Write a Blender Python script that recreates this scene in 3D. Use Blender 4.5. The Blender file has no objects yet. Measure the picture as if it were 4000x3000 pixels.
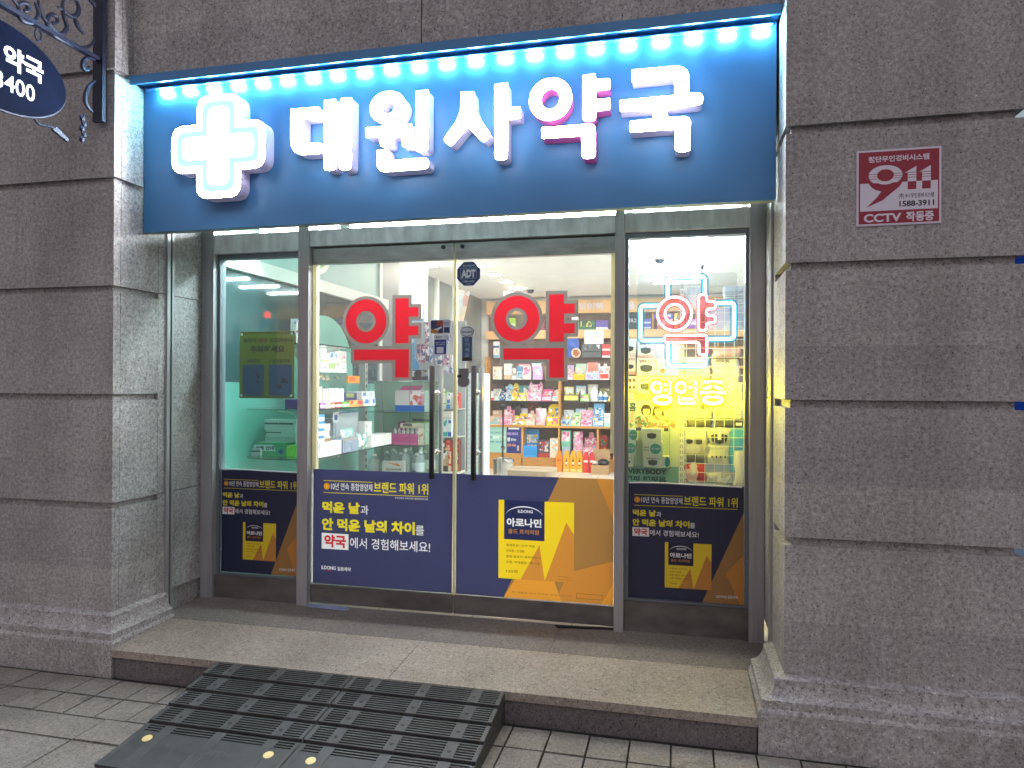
import bpy, bmesh, math, random
from mathutils import Vector, Matrix
from mathutils.geometry import delaunay_2d_cdt
S = bpy.context.scene
COL = S.collection
R = math.radians
random.seed(11)

# ------------------------------------------------------------------ camera
cam_d = bpy.data.cameras.new('camera')
cam = bpy.data.objects.new('camera', cam_d); COL.objects.link(cam)
cam_d.sensor_fit = 'HORIZONTAL'; cam_d.sensor_width = 36.0
cam_d.lens = 36.0 * 2776.257 / 4000.0
cam_d.clip_start = 0.05; cam_d.clip_end = 400
yaw, pitch, roll = 0.2309733, 0.0032347, 0.0046463
fw = Vector((-math.sin(yaw)*math.cos(pitch), math.cos(yaw)*math.cos(pitch), math.sin(pitch)))
rt = Vector((math.cos(yaw), math.sin(yaw), 0)); up = rt.cross(fw)
r2 = math.cos(roll)*rt + math.sin(roll)*up; u2 = -math.sin(roll)*rt + math.cos(roll)*up
M = Matrix((r2, u2, -fw)).transposed().to_4x4(); M.translation = Vector((0, -3.30508, 1.601))
cam.matrix_world = M
S.camera = cam
# ------------------------------------------------------------------ world and light (late dusk, street glow)
W = bpy.data.worlds.new('World'); S.world = W; W.use_nodes = True
nt = W.node_tree; nt.nodes.clear()
sky = nt.nodes.new('ShaderNodeTexSky'); sky.sky_type = 'NISHITA'; sky.sun_disc = False
sky.sun_elevation = R(2.0); sky.sun_rotation = R(200); sky.air_density = 2.0; sky.dust_density = 3.0
b1 = nt.nodes.new('ShaderNodeBackground'); b1.inputs[1].default_value = 0.02
b2 = nt.nodes.new('ShaderNodeBackground'); b2.inputs[0].default_value = (0.46, 0.46, 0.535, 1); b2.inputs[1].default_value = 0.265
ad = nt.nodes.new('ShaderNodeAddShader'); ow = nt.nodes.new('ShaderNodeOutputWorld')
nt.links.new(sky.outputs[0], b1.inputs[0]); nt.links.new(b1.outputs[0], ad.inputs[0]); nt.links.new(b2.outputs[0], ad.inputs[1])
nt.links.new(ad.outputs[0], ow.inputs[0])
sd = bpy.data.lights.new('street_glow', 'SUN'); sd.energy = 0.10; sd.angle = R(25); sd.color = (1.0, 0.95, 0.92)
so = bpy.data.objects.new('street_glow', sd); COL.objects.link(so)
so.rotation_euler = Vector((-0.25, 0.62, -0.75)).to_track_quat('-Z', 'Y').to_euler()
S.view_settings.view_transform = 'Standard'; S.view_settings.look = 'None'
S.view_settings.exposure = 1.9; S.view_settings.gamma = 1.0
S.cycles.max_bounces = 10; S.cycles.transparent_max_bounces = 24
S.cycles.sample_clamp_indirect = 6.0

# ------------------------------------------------------------------ materials
def lin(c):
    if isinstance(c, str):
        c = [int(c[i:i+2], 16)/255 for i in (0, 2, 4)]
        return tuple(v/12.92 if v <= .04045 else ((v+.055)/1.055)**2.4 for v in c)
    return tuple(c)
MATS = {}
def mat(name, col='808080', rough=.5, metal=0., emit=0., ecol=None, var=.0, scale=30., bump=0., spec=.5, aniso=None):
    if name in MATS: return MATS[name]
    m = bpy.data.materials.new(name); m.use_nodes = True; MATS[name] = m
    n = m.node_tree.nodes; l = m.node_tree.links; p = n['Principled BSDF']
    c = lin(col)
    p.inputs['Base Color'].default_value = (*c, 1); p.inputs['Roughness'].default_value = rough
    p.inputs['Metallic'].default_value = metal; p.inputs['Specular IOR Level'].default_value = spec
    if emit:
        p.inputs['Emission Color'].default_value = (*(lin(ecol) if ecol else c), 1); p.inputs['Emission Strength'].default_value = emit
    if var or bump:
        tc = n.new('ShaderNodeTexCoord'); ns = n.new('ShaderNodeTexNoise'); ns.inputs['Scale'].default_value = scale; ns.inputs['Detail'].default_value = 5
        if aniso:
            mp = n.new('ShaderNodeMapping'); mp.inputs['Scale'].default_value = aniso
            l.new(tc.outputs['Object'], mp.inputs[0]); l.new(mp.outputs[0], ns.inputs['Vector'])
        else: l.new(tc.outputs['Object'], ns.inputs['Vector'])
        if var:
            rp = n.new('ShaderNodeValToRGB'); rp.color_ramp.elements[0].position = .3; rp.color_ramp.elements[1].position = .7
            rp.color_ramp.elements[0].color = (*[max(0, v*(1-var)) for v in c], 1); rp.color_ramp.elements[1].color = (*[min(1, v*(1+var)) for v in c], 1)
            l.new(ns.outputs['Fac'], rp.inputs[0]); l.new(rp.outputs[0], p.inputs['Base Color'])
            mr = n.new('ShaderNodeMapRange'); mr.inputs['To Min'].default_value = max(.02, rough-.12); mr.inputs['To Max'].default_value = min(1, rough+.12)
            l.new(ns.outputs['Fac'], mr.inputs['Value']); l.new(mr.outputs[0], p.inputs['Roughness'])
        if bump:
            bp = n.new('ShaderNodeBump'); bp.inputs['Strength'].default_value = bump; bp.inputs['Distance'].default_value = .004
            l.new(ns.outputs['Fac'], bp.inputs['Height']); l.new(bp.outputs[0], p.inputs['Normal'])
    return m
def granite(name, light, dark, fleck, stain=.25, slabs=False, spots=False):
    m = bpy.data.materials.new(name); m.use_nodes = True
    n = m.node_tree.nodes; l = m.node_tree.links; p = n['Principled BSDF']
    tc = n.new('ShaderNodeTexCoord')
    def noise(sc, det=4., rgh=.6):
        q = n.new('ShaderNodeTexNoise'); q.inputs['Scale'].default_value = sc; q.inputs['Detail'].default_value = det; q.inputs['Roughness'].default_value = rgh
        l.new(tc.outputs['Object'], q.inputs['Vector']); return q
    def ramp(src, e):
        r = n.new('ShaderNodeValToRGB'); el = r.color_ramp.elements
        el[0].position, el[0].color = e[0][0], (*e[0][1], 1); el[1].position, el[1].color = e[1][0], (*e[1][1], 1)
        l.new(src, r.inputs[0]); return r
    def mix(kind, f, a, b):
        x = n.new('ShaderNodeMix'); x.data_type = 'RGBA'; x.blend_type = kind
        if isinstance(f, float): x.inputs[0].default_value = f
        else: l.new(f, x.inputs[0])
        for s, v in ((6, a), (7, b)):
            if isinstance(v, tuple): x.inputs[s].default_value = (*v, 1)
            else: l.new(v, x.inputs[s])
        return x.outputs[2]
    base = ramp(noise(50, 9, .86).outputs['Fac'], [(.385, lin(dark)), (.615, lin(light))])
    fl = ramp(noise(105, 3, .7).outputs['Fac'], [(.58, (0, 0, 0)), (.66, (1, 1, 1))])
    c = mix('MIX', fl.outputs[0], base.outputs[0], lin(fleck))
    wl = ramp(noise(85, 3, .6).outputs['Fac'], [(.64, (0, 0, 0)), (.72, (1, 1, 1))])
    c = mix('MIX', wl.outputs[0], c, tuple(min(1, v*1.5) for v in lin(light)))
    st = ramp(noise(1.7, 6, .65).outputs['Fac'], [(.35, (1-stain,)*3), (.65, (1.0, 1.0, 1.0))])
    c = mix('MULTIPLY', 1.0, c, st.outputs[0])
    if spots:      # trodden gum and old stains
        sp_ = ramp(noise(11., 1., .4).outputs['Fac'], [(.66, (1., 1., 1.)), (.70, (.70, .68, .67))]); c = mix('MULTIPLY', 1.0, c, sp_.outputs[0])
    if slabs:      # each course of cladding has its own tone, and rain has left upright streaks
        sx = n.new('ShaderNodeSeparateXYZ'); l.new(tc.outputs['Object'], sx.inputs[0])
        a = n.new('ShaderNodeMath'); a.operation = 'MULTIPLY_ADD'; a.inputs[1].default_value = 1/.6; a.inputs[2].default_value = .03; l.new(sx.outputs[2], a.inputs[0])
        fl_ = n.new('ShaderNodeMath'); fl_.operation = 'FLOOR'; l.new(a.outputs[0], fl_.inputs[0])
        sg = n.new('ShaderNodeMath'); sg.operation = 'SIGN'; ad_ = n.new('ShaderNodeMath'); ad_.operation = 'ADD'; ad_.inputs[1].default_value = 1.3; l.new(sx.outputs[0], ad_.inputs[0]); l.new(ad_.outputs[0], sg.inputs[0])
        mu_ = n.new('ShaderNodeMath'); mu_.operation = 'MULTIPLY_ADD'; mu_.inputs[1].default_value = 17.3; l.new(sg.outputs[0], mu_.inputs[0]); l.new(fl_.outputs[0], mu_.inputs[2])
        wn = n.new('ShaderNodeTexWhiteNoise'); wn.noise_dimensions = '1D'; l.new(mu_.outputs[0], wn.inputs['W'])
        tone = ramp(wn.outputs['Value'], [(.0, (.84, .84, .85)), (1., (1., 1., 1.))]); c = mix('MULTIPLY', 1.0, c, tone.outputs[0])
        mp = n.new('ShaderNodeMapping'); mp.inputs['Scale'].default_value = (7, 7, .35); l.new(tc.outputs['Object'], mp.inputs[0])
        sn = n.new('ShaderNodeTexNoise'); sn.inputs['Scale'].default_value = 1.; sn.inputs['Detail'].default_value = 5; l.new(mp.outputs[0], sn.inputs['Vector'])
        stk = ramp(sn.outputs['Fac'], [(.34, (.90, .89, .88)), (.56, (1., 1., 1.))]); c = mix('MULTIPLY', 1.0, c, stk.outputs[0])
    l.new(c, p.inputs['Base Color']); p.inputs['Roughness'].default_value = .62; p.inputs['Specular IOR Level'].default_value = .3
    bp = n.new('ShaderNodeBump'); bp.inputs['Strength'].default_value = .25; bp.inputs['Distance'].default_value = .002
    l.new(noise(140, 4).outputs['Fac'], bp.inputs['Height']); l.new(bp.outputs[0], p.inputs['Normal'])
    return m
def glassmat(name, tint, refl=1.0, dust_haze=.02):
    m = bpy.data.materials.new(name); m.use_nodes = True
    n = m.node_tree.nodes; l = m.node_tree.links; n.clear()
    o = n.new('ShaderNodeOutputMaterial'); t = n.new('ShaderNodeBsdfTransparent'); t.inputs[0].default_value = (*tint, 1)
    g = n.new('ShaderNodeBsdfGlossy'); g.inputs['Roughness'].default_value = .015
    f = n.new('ShaderNodeLayerWeight'); f.inputs['Blend'].default_value = .5      # Schlick reflectance, the same on both faces
    pw = n.new('ShaderNodeMath'); pw.operation = 'POWER'; pw.inputs[1].default_value = 5.; l.new(f.outputs['Facing'], pw.inputs[0])
    mu = n.new('ShaderNodeMath'); mu.operation = 'MULTIPLY_ADD'; mu.inputs[1].default_value = .96*refl; mu.inputs[2].default_value = .04*refl
    l.new(pw.outputs[0], mu.inputs[0])
    mx = n.new('ShaderNodeMixShader'); l.new(mu.outputs[0], mx.inputs[0]); l.new(t.outputs[0], mx.inputs[1]); l.new(g.outputs[0], mx.inputs[2])
    d = n.new('ShaderNodeBsdfDiffuse'); d.inputs[0].default_value = (.8, .85, .85, 1)
    ns = n.new('ShaderNodeTexNoise'); ns.inputs['Scale'].default_value = 3.; ns.inputs['Detail'].default_value = 8
    tc = n.new('ShaderNodeTexCoord'); l.new(tc.outputs['Object'], ns.inputs['Vector'])
    m2 = n.new('ShaderNodeMath'); m2.operation = 'MULTIPLY'; m2.inputs[1].default_value = dust_haze; l.new(ns.outputs['Fac'], m2.inputs[0])  # pale veil over the glass: dust and painted haze together
    mx2 = n.new('ShaderNodeMixShader'); l.new(m2.outputs[0], mx2.inputs[0]); l.new(mx.outputs[0], mx2.inputs[1]); l.new(d.outputs[0], mx2.inputs[2])
    l.new(mx2.outputs[0], o.inputs[0]); MATS[name] = m
    return m
def film(name, col, trans=.5, rough=.4):
    if name in MATS: return MATS[name]
    m = bpy.data.materials.new(name); m.use_nodes = True; MATS[name] = m
    n = m.node_tree.nodes; l = m.node_tree.links; p = n['Principled BSDF']; o = n['Material Output']
    p.inputs['Base Color'].default_value = (*lin(col), 1); p.inputs['Roughness'].default_value = rough
    t = n.new('ShaderNodeBsdfTranslucent'); t.inputs[0].default_value = (*lin(col), 1)
    mx = n.new('ShaderNodeMixShader'); mx.inputs[0].default_value = trans
    l.new(p.outputs[0], mx.inputs[1]); l.new(t.outputs[0], mx.inputs[2]); l.new(mx.outputs[0], o.inputs[0])
    return m
def printmat(name, cols, scale=28.):
    # busy printed carton artwork: cells of several inks
    if name in MATS: return MATS[name]
    m = bpy.data.materials.new(name); m.use_nodes = True; MATS[name] = m
    n = m.node_tree.nodes; l = m.node_tree.links; p = n['Principled BSDF']; p.inputs['Roughness'].default_value = .35
    tc = n.new('ShaderNodeTexCoord'); v = n.new('ShaderNodeTexVoronoi'); v.inputs['Scale'].default_value = scale
    ns = n.new('ShaderNodeTexNoise'); ns.inputs['Scale'].default_value = scale*.6
    mp = n.new('ShaderNodeMix'); mp.data_type = 'RGBA'; mp.inputs[0].default_value = .05
    l.new(tc.outputs['Object'], ns.inputs['Vector']); l.new(tc.outputs['Object'], mp.inputs[6]); l.new(ns.outputs['Color'], mp.inputs[7])
    l.new(mp.outputs[2], v.inputs['Vector'])
    sp = n.new('ShaderNodeSeparateColor'); l.new(v.outputs['Color'], sp.inputs[0])
    r = n.new('ShaderNodeValToRGB'); r.color_ramp.interpolation = 'CONSTANT'; el = r.color_ramp.elements
    k = len(cols)
    for i, c in enumerate(cols):
        e = el[i] if i < 2 else el.new(i/k)
        e.position = i/k; e.color = (*lin(c), 1)
    l.new(sp.outputs[0], r.inputs[0]); l.new(r.outputs[0], p.inputs['Base Color'])
    return m
def emis(name, col, s):
    if name in MATS: return MATS[name]
    m = bpy.data.materials.new(name); m.use_nodes = True; n = m.node_tree.nodes; n.clear(); MATS[name] = m
    e = n.new('ShaderNodeEmission'); e.inputs[0].default_value = (*lin(col), 1); e.inputs[1].default_value = s
    o = n.new('ShaderNodeOutputMaterial'); m.node_tree.links.new(e.outputs[0], o.inputs[0]); return m
def neon_halo(name, col, s, a):  # half see-through glow colour for the halo shells around neon cores
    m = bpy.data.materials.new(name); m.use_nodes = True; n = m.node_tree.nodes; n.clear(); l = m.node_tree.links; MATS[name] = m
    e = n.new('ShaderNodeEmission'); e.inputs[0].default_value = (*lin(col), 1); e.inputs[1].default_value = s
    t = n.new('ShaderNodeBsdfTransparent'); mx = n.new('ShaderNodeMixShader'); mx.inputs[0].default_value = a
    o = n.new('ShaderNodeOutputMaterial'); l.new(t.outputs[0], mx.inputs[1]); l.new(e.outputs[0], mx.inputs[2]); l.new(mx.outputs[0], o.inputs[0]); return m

G_WALL = granite('granite_wall', 'cbc8c7', '85817f', '34323a', .25, True)
G_STEP = granite('granite_step', 'b3a99d', '847b73', '35312e', .32)
G_PAVE = granite('granite_paver', '948e87', '6c6762', '3c3a38', .35, False, True)
STEEL = mat('brushed_steel', '9c9c9e', .40, .3, var=.10, scale=5, aniso=(12, 12, .6))
STEEL_B = mat('dull_steel', '5e5b58', .5, .2, var=.3, scale=7, aniso=(1, 1, 2))
STEEL_D = mat('worn_steel', 'c6c7c8', .45, .15, var=.25, scale=6, aniso=(3, 1, 1))
HSTEEL = mat('handle_steel', '77777a', .12, 1.)
CHROME = mat('chrome', 'c8c8c8', .08, 1.)
BLACKM = mat('black_gap', '0c0c0e', .6)
GLASS = glassmat('door_glass', (.96, .97, .97), 1.0, .12)
GLASSG = glassmat('window_glass', (.80, .92, .91), 1.0, .06)
GLASSC = glassmat('window_glass_clear', (.92, .96, .97), 1.0, .07)
SHELFG = glassmat('shelf_glass', (.80, .93, .89), 1.2, .03)
ACRYL = glassmat('acrylic', (.93, .95, .95), 1.0, .03)

# ------------------------------------------------------------------ mesh builder
class MB:
    def __init__(s): s.bm = bmesh.new()
    def box(s, x0, x1, y0, y1, z0, z1, rot=None, at=None):
        vs = [s.bm.verts.new(p) for p in ((x0,y0,z0),(x1,y0,z0),(x1,y1,z0),(x0,y1,z0),(x0,y0,z1),(x1,y0,z1),(x1,y1,z1),(x0,y1,z1))]
        for f in ((0,3,2,1),(4,5,6,7),(0,1,5,4),(1,2,6,5),(2,3,7,6),(3,0,4,7)): s.bm.faces.new([vs[i] for i in f])
        return s
    def prism(s, poly, y0, y1):            # outline in X,Z, from y0 (front) to y1
        a = [s.bm.verts.new((x, y0, z)) for x, z in poly]; b = [s.bm.verts.new((x, y1, z)) for x, z in poly]
        s.bm.faces.new(a); s.bm.faces.new(b[::-1]); k = len(poly)
        for i in range(k): s.bm.faces.new((a[i], b[i], b[(i+1) % k], a[(i+1) % k]))
        return s
    def prismx(s, poly, x0, x1):           # outline in Y,Z swept along X
        a = [s.bm.verts.new((x0, y, z)) for y, z in poly]; b = [s.bm.verts.new((x1, y, z)) for y, z in poly]
        s.bm.faces.new(a); s.bm.faces.new(b[::-1]); k = len(poly)
        for i in range(k): s.bm.faces.new((a[i], b[i], b[(i+1) % k], a[(i+1) % k]))
        return s
    def prismz(s, poly, z0, z1):
        a = [s.bm.verts.new((x, y, z0)) for x, y in poly]; b = [s.bm.verts.new((x, y, z1)) for x, y in poly]
        s.bm.faces.new(a); s.bm.faces.new(b[::-1]); k = len(poly)
        for i in range(k): s.bm.faces.new((a[i], b[i], b[(i+1) % k], a[(i+1) % k]))
        return s
    def ring(s, cx, cz, rx, rz, ix, iz, y0, y1, n=56):
        L = []
        for y in (y0, y1):
            for a, b in ((rx, rz), (ix, iz)):
                L.append([s.bm.verts.new((cx+a*math.cos(t), y, cz+b*math.sin(t))) for t in [2*math.pi*i/n for i in range(n)]])
        fo, fi, bo, bi = L
        for i in range(n):
            j = (i+1) % n
            s.bm.faces.new((fo[i], fo[j], fi[j], fi[i])); s.bm.faces.new((bo[j], bo[i], bi[i], bi[j]))
            s.bm.faces.new((fo[j], fo[i], bo[i], bo[j])); s.bm.faces.new((fi[i], fi[j], bi[j], bi[i]))
        return s
    def tube(s, pts, r, closed=False, n=10, taper=None):
        P = [Vector(p) for p in pts]; k = len(P); rings = []
        nrm = None
        for i in range(k):
            a = P[(i-1) % k] if (closed or i > 0) else P[i]; b = P[(i+1) % k] if (closed or i < k-1) else P[i]
            t = (b-a).normalized()
            if nrm is None:
                nrm = t.orthogonal().normalized()
            nrm = (nrm - t*nrm.dot(t)).normalized(); bn = t.cross(nrm)
            rr = r if taper is None else r*taper[i]
            rings.append([s.bm.verts.new(P[i] + rr*(nrm*math.cos(q)+bn*math.sin(q))) for q in [2*math.pi*j/n for j in range(n)]])
        for i in range(k if closed else k-1):
            A, B = rings[i], rings[(i+1) % k]
            off = 0
            if closed and i == k-1:
                off = min(range(n), key=lambda o: (A[0].co-B[o].co).length)
            for j in range(n): s.bm.faces.new((A[j], A[(j+1) % n], B[(j+1+off) % n], B[(j+off) % n]))
        if not closed: s.bm.faces.new(rings[0][::-1]); s.bm.faces.new(rings[-1])
        return s
    def lathe(s, prof, cx, cy, z, n=24):
        rings = []
        for r, h in prof:
            rings.append([s.bm.verts.new((cx+max(r, 1e-4)*math.cos(t), cy+max(r, 1e-4)*math.sin(t), z+h)) for t in [2*math.pi*i/n for i in range(n)]])
        for a, b in zip(rings, rings[1:]):
            for i in range(n): s.bm.faces.new((a[i], a[(i+1) % n], b[(i+1) % n], b[i]))
        s.bm.faces.new(rings[0][::-1]); s.bm.faces.new(rings[-1]); return s
    def ball(s, c, r, sc=(1, 1, 1), sub=2):
        m = Matrix.Translation(c) @ Matrix.Diagonal((*sc, 1))
        bmesh.ops.create_icosphere(s.bm, subdivisions=sub, radius=r, matrix=m); return s
    def xf(s, m): bmesh.ops.transform(s.bm, matrix=m, verts=s.bm.verts); return s
    def build(s, name, m, parent=None, bev=0., seg=1, smooth=False):
        if bev:
            bmesh.ops.bevel(s.bm, geom=[e for e in s.bm.edges if e.calc_face_angle(0) > .5] , offset=bev, segments=seg, affect='EDGES', clamp_overlap=True)
        bmesh.ops.recalc_face_normals(s.bm, faces=s.bm.faces)
        me = bpy.data.meshes.new(name); s.bm.to_mesh(me); s.bm.free()
        if smooth:
            me.polygons.foreach_set('use_smooth', [True]*len(me.polygons))
            me.set_sharp_from_angle(angle=R(40))
        return link(name, me, m, parent)
def link(name, me, m, parent=None):
    if m and not me.materials: me.materials.append(m)
    o = bpy.data.objects.new(name, me); COL.objects.link(o)
    if parent:
        o.parent = parent; o.location = -world_loc(parent)
    return o
def world_loc(o):
    v = o.location.copy()
    while o.parent: o = o.parent; v += o.location
    return v
def thing(name, label, cat, loc=(0, 0, 0), group=None):
    o = bpy.data.objects.new(name, None); COL.objects.link(o); o.location = loc; o.empty_display_size = .05
    return tag(o, label, cat, group)
def tag(o, label, cat, group=None):
    o['label'] = label; o['category'] = cat
    if group: o['group'] = group
    return o
def struct(o, kind='structure'): o['kind'] = kind; return o
def dup(root, delta, label, group=None):
    r = root.copy(); COL.objects.link(r); r.location = root.location + Vector(delta); r['label'] = label
    if group: r['group'] = group
    for ch in root.children:
        c = ch.copy(); COL.objects.link(c); c.parent = r
        for g in ch.children:
            d = g.copy(); COL.objects.link(d); d.parent = c
    return r
def arc(cx, cz, rx, rz, a0=0., a1=2*math.pi, n=24, end=False):
    k = n if not end else n-1
    return [(cx+rx*math.cos(a0+(a1-a0)*i/k), cz+rz*math.sin(a0+(a1-a0)*i/k)) for i in range(n)]
def rounded(poly, r=None, n=5):
    out = []; k = len(poly)
    for i in range(k):
        p = Vector(poly[i][:2]); a = Vector(poly[i-1][:2]); b = Vector(poly[(i+1) % k][:2])
        rr = poly[i][2] if len(poly[i]) > 2 else r
        da, db = (a-p), (b-p); ang = da.angle(db); la, lb = da.length, db.length
        t = min(rr/max(math.tan(ang/2), 1e-3), la*.48, lb*.48)
        p0 = p+da.normalized()*t; p1 = p+db.normalized()*t
        for q in range(n+1):
            u = q/n; w = (1-u)**2*p0 + 2*u*(1-u)*p + u*u*p1; out.append((w.x, w.y))
    return out
def roundpath(pts, r, n=6, closed=False):
    out = []; k = len(pts)
    for i in range(k):
        if not closed and i in (0, k-1): out.append(tuple(pts[i])); continue
        p = Vector(pts[i]); a = Vector(pts[i-1]); b = Vector(pts[(i+1) % k]); da, db = a-p, b-p
        t = min(r, da.length*.45, db.length*.45); p0 = p+da.normalized()*t; p1 = p+db.normalized()*t
        for q in range(n+1):
            u = q/n; w = (1-u)**2*p0 + 2*u*(1-u)*p + u*u*p1; out.append(tuple(w))
    return out
def smoothpath(pts, n=6):
    P = [Vector(p) for p in pts]; out = []
    for i in range(len(P)-1):
        p0 = P[max(i-1, 0)]; p1 = P[i]; p2 = P[i+1]; p3 = P[min(i+2, len(P)-1)]
        for q in range(n):
            t = q/n
            out.append(.5*((2*p1)+(p2-p0)*t+(2*p0-5*p1+4*p2-p3)*t*t+(3*p1-p0-3*p2+p3)*t**3))
    out.append(P[-1]); return out
def rect(x0, z0, x1, z1): return [(x0, z0), (x1, z0), (x1, z1), (x0, z1)]

# ------------------------------------------------------------------ lettering
_fc = bpy.data.curves.new('lettering_source', 'FONT'); _fo = bpy.data.objects.new('lettering_source', _fc); COL.objects.link(_fo)
def glyphs(body, bold=0., shear=0.):
    _fc.body = body; _fc.offset = bold; _fc.shear = shear; _fc.size = 1.; _fc.resolution_u = 3
    dg = bpy.context.evaluated_depsgraph_get(); dg.update()
    me = bpy.data.meshes.new_from_object(_fo.evaluated_get(dg))
    v = [(p.co.x, p.co.y) for p in me.vertices]; f = [tuple(p.vertices) for p in me.polygons]
    bpy.data.meshes.remove(me)
    x0 = min(p[0] for p in v); x1 = max(p[0] for p in v); y0 = min(p[1] for p in v); y1 = max(p[1] for p in v)
    return [((p[0]-x0)/(x1-x0), (p[1]-y0)/(y1-y0)) for p in v], f
def fit(body, x0, z0, x1, z1, bold=.02, shear=0.):   # list of flat polygons filling the given rectangle
    v, f = glyphs(body, bold, shear)
    v = [(x0+p[0]*(x1-x0), z0+p[1]*(z1-z0)) for p in v]
    return [[v[i] for i in q] for q in f]
def letters(body, x0, z0, x1, z1, y, m, parent, bold=.02, shear=0., name='lettering', depth=.0):
    pol = fit(body, x0, z0, x1, z1, bold, shear)
    return [flat(name, c, y, m, parent, depth) for c in clusters(pol)]
def flat(name, polys, y, m, parent=None, depth=0.):
    bm = bmesh.new()
    for q in polys:
        try: bm.faces.new([bm.verts.new((p[0], y, p[1])) for p in q])
        except ValueError: pass
    bmesh.ops.remove_doubles(bm, verts=bm.verts, dist=1e-6)
    if depth: 
        r_ = bmesh.ops.extrude_face_region(bm, geom=bm.faces[:]); bmesh.ops.translate(bm, vec=(0, -depth, 0), verts=[g for g in r_['geom'] if isinstance(g, bmesh.types.BMVert)])
        bmesh.ops.recalc_face_normals(bm, faces=bm.faces)
    else:
        for f_ in bm.faces:
            f_.normal_update()
            if f_.normal.y > 0: f_.normal_flip()
    me = bpy.data.meshes.new(name); bm.to_mesh(me); bm.free()
    return link(name, me, m, parent)
def clusters(polys):
    key = {}; par = list(range(len(polys)))
    def find(a):
        while par[a] != a: par[a] = par[par[a]]; a = par[a]
        return a
    for i, q in enumerate(polys):
        for p in q:
            k = (round(p[0], 5), round(p[1], 5))
            if k in key: par[find(i)] = find(key[k])
            else: key[k] = i
    isl = {}
    for i in range(len(polys)): isl.setdefault(find(i), []).append(i)
    B = [[min(p[0] for i in v for p in polys[i]), min(p[1] for i in v for p in polys[i]), max(p[0] for i in v for p in polys[i]), max(p[1] for i in v for p in polys[i]), v] for v in isl.values()]
    n = len(B); par = list(range(n)); sz = [max(b[2]-b[0], b[3]-b[1]) for b in B]
    for i in range(n):
        for j in range(i):
            gx = max(0, B[i][0]-B[j][2], B[j][0]-B[i][2]); gz = max(0, B[i][1]-B[j][3], B[j][1]-B[i][3])
            if math.hypot(gx, gz) <= max(.018, .48*max(sz[i], sz[j])): par[find(i)] = find(j)
    out = {}
    for i in range(n): out.setdefault(find(i), []).extend(polys[k] for k in B[i][4])
    return list(out.values())
def printed(layers, y, parent):
    # one flat printed sheet: later layers lie over earlier ones; the plane is partitioned so that nothing overlaps
    V, F, own = [], [], []
    for i, (nm, m, polys) in enumerate(layers):
        for q in polys:
            if len(q) < 3: continue
            a = sum(q[k-1][0]*q[k][1]-q[k][0]*q[k-1][1] for k in range(len(q)))
            if abs(a) < 1e-10: continue
            if a < 0: q = q[::-1]
            F.append(list(range(len(V), len(V)+len(q)))); own.append(i); V += [Vector((p[0], p[1])) for p in q]
    vo, eo, fo, ov, oe, of = delaunay_2d_cdt(V, [], F, 0, 1e-6)
    per = {}
    for f_, src in zip(fo, of):
        if src: per.setdefault(max(own[k] for k in src), []).append([(vo[k].x, vo[k].y) for k in f_])
    return [flat(layers[i][0], c, y, layers[i][1], parent) for i, p in sorted(per.items()) for c in clusters(p)]


# ------------------------------------------------------------------ measured outlines (metres, facade coordinates)
DATA_BOT = [[-2.765, 0.806, -2.657, 0.979], [-2.682, 0.846, -2.62, 0.993], [-2.621, 0.861, -2.538, 0.992], [-2.57, 0.913, -2.525, 1.024], [-2.511, 0.87, -2.457, 0.988], [-2.478, 0.915, -2.43, 1.023], [-2.437, 0.841, -2.375, 1.034], [-2.366, 0.818, -2.301, 0.988], [-2.333, 0.819, -2.281, 0.999], [-2.302, 0.82, -2.221, 1.019], [-2.336, 0.919, -2.295, 1.036], [-2.249, 0.821, -2.208, 1.035]]
DATA_CART = [[8.808, -2.067, 0.222, -1.952, 0.579], [8.786, -1.937, 0.222, -1.824, 0.584], [8.794, -1.821, 0.222, -1.712, 0.586], [8.79, -1.71, 0.222, -1.601, 0.589], [8.753, -1.593, 0.222, -1.49, 0.57], [8.748, -1.486, 0.222, -1.386, 0.572], [8.627, -1.371, 0.222, -1.092, 0.581]]
DATA_DAE = [[[(-2.032, 3.081, 0.004), (-1.86, 3.079, 0.02), (-1.859, 3.025, 0.02), (-1.963, 3.025, 0.004), (-1.963, 2.891, 0.004), (-1.848, 2.887, 0.02), (-1.848, 2.832, 0.02), (-2.031, 2.833, 0.085)], [(-1.834, 3.112, 0.004), (-1.77, 3.111, 0.004), (-1.77, 2.993, 0.004), (-1.74, 2.992, 0.004), (-1.74, 3.113, 0.004), (-1.679, 3.111, 0.004), (-1.681, 2.734, 0.022), (-1.745, 2.736, 0.022), (-1.746, 2.933, 0.004), (-1.771, 2.935, 0.004), (-1.771, 2.737, 0.022), (-1.835, 2.741, 0.022)]]]
DATA_GUK = [[[(-0.225, 3.116, 0.004), (0.039, 3.113, 0.07), (0.039, 2.98, 0.004), (0.103, 2.977, 0.028), (0.102, 2.922, 0.028), (-0.059, 2.922, 0.004), (-0.059, 2.874, 0.004), (0.046, 2.873, 0.035), (0.047, 2.707, 0.022), (-0.022, 2.711, 0.022), (-0.023, 2.818, 0.004), (-0.232, 2.819, 0.004), (-0.232, 2.871, 0.004), (-0.126, 2.873, 0.004), (-0.127, 2.922, 0.004), (-0.28, 2.923, 0.004), (-0.281, 2.974, 0.004), (-0.026, 2.977, 0.004), (-0.026, 3.063, 0.004), (-0.225, 3.061, 0.004)]]]
DATA_HK = [[0.072, 1.286, 0.094, 1.361], [0.225, 1.287, 0.246, 1.361], [0.073, 1.072, 0.095, 1.148], [0.223, 1.04, 0.245, 1.093]]
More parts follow.
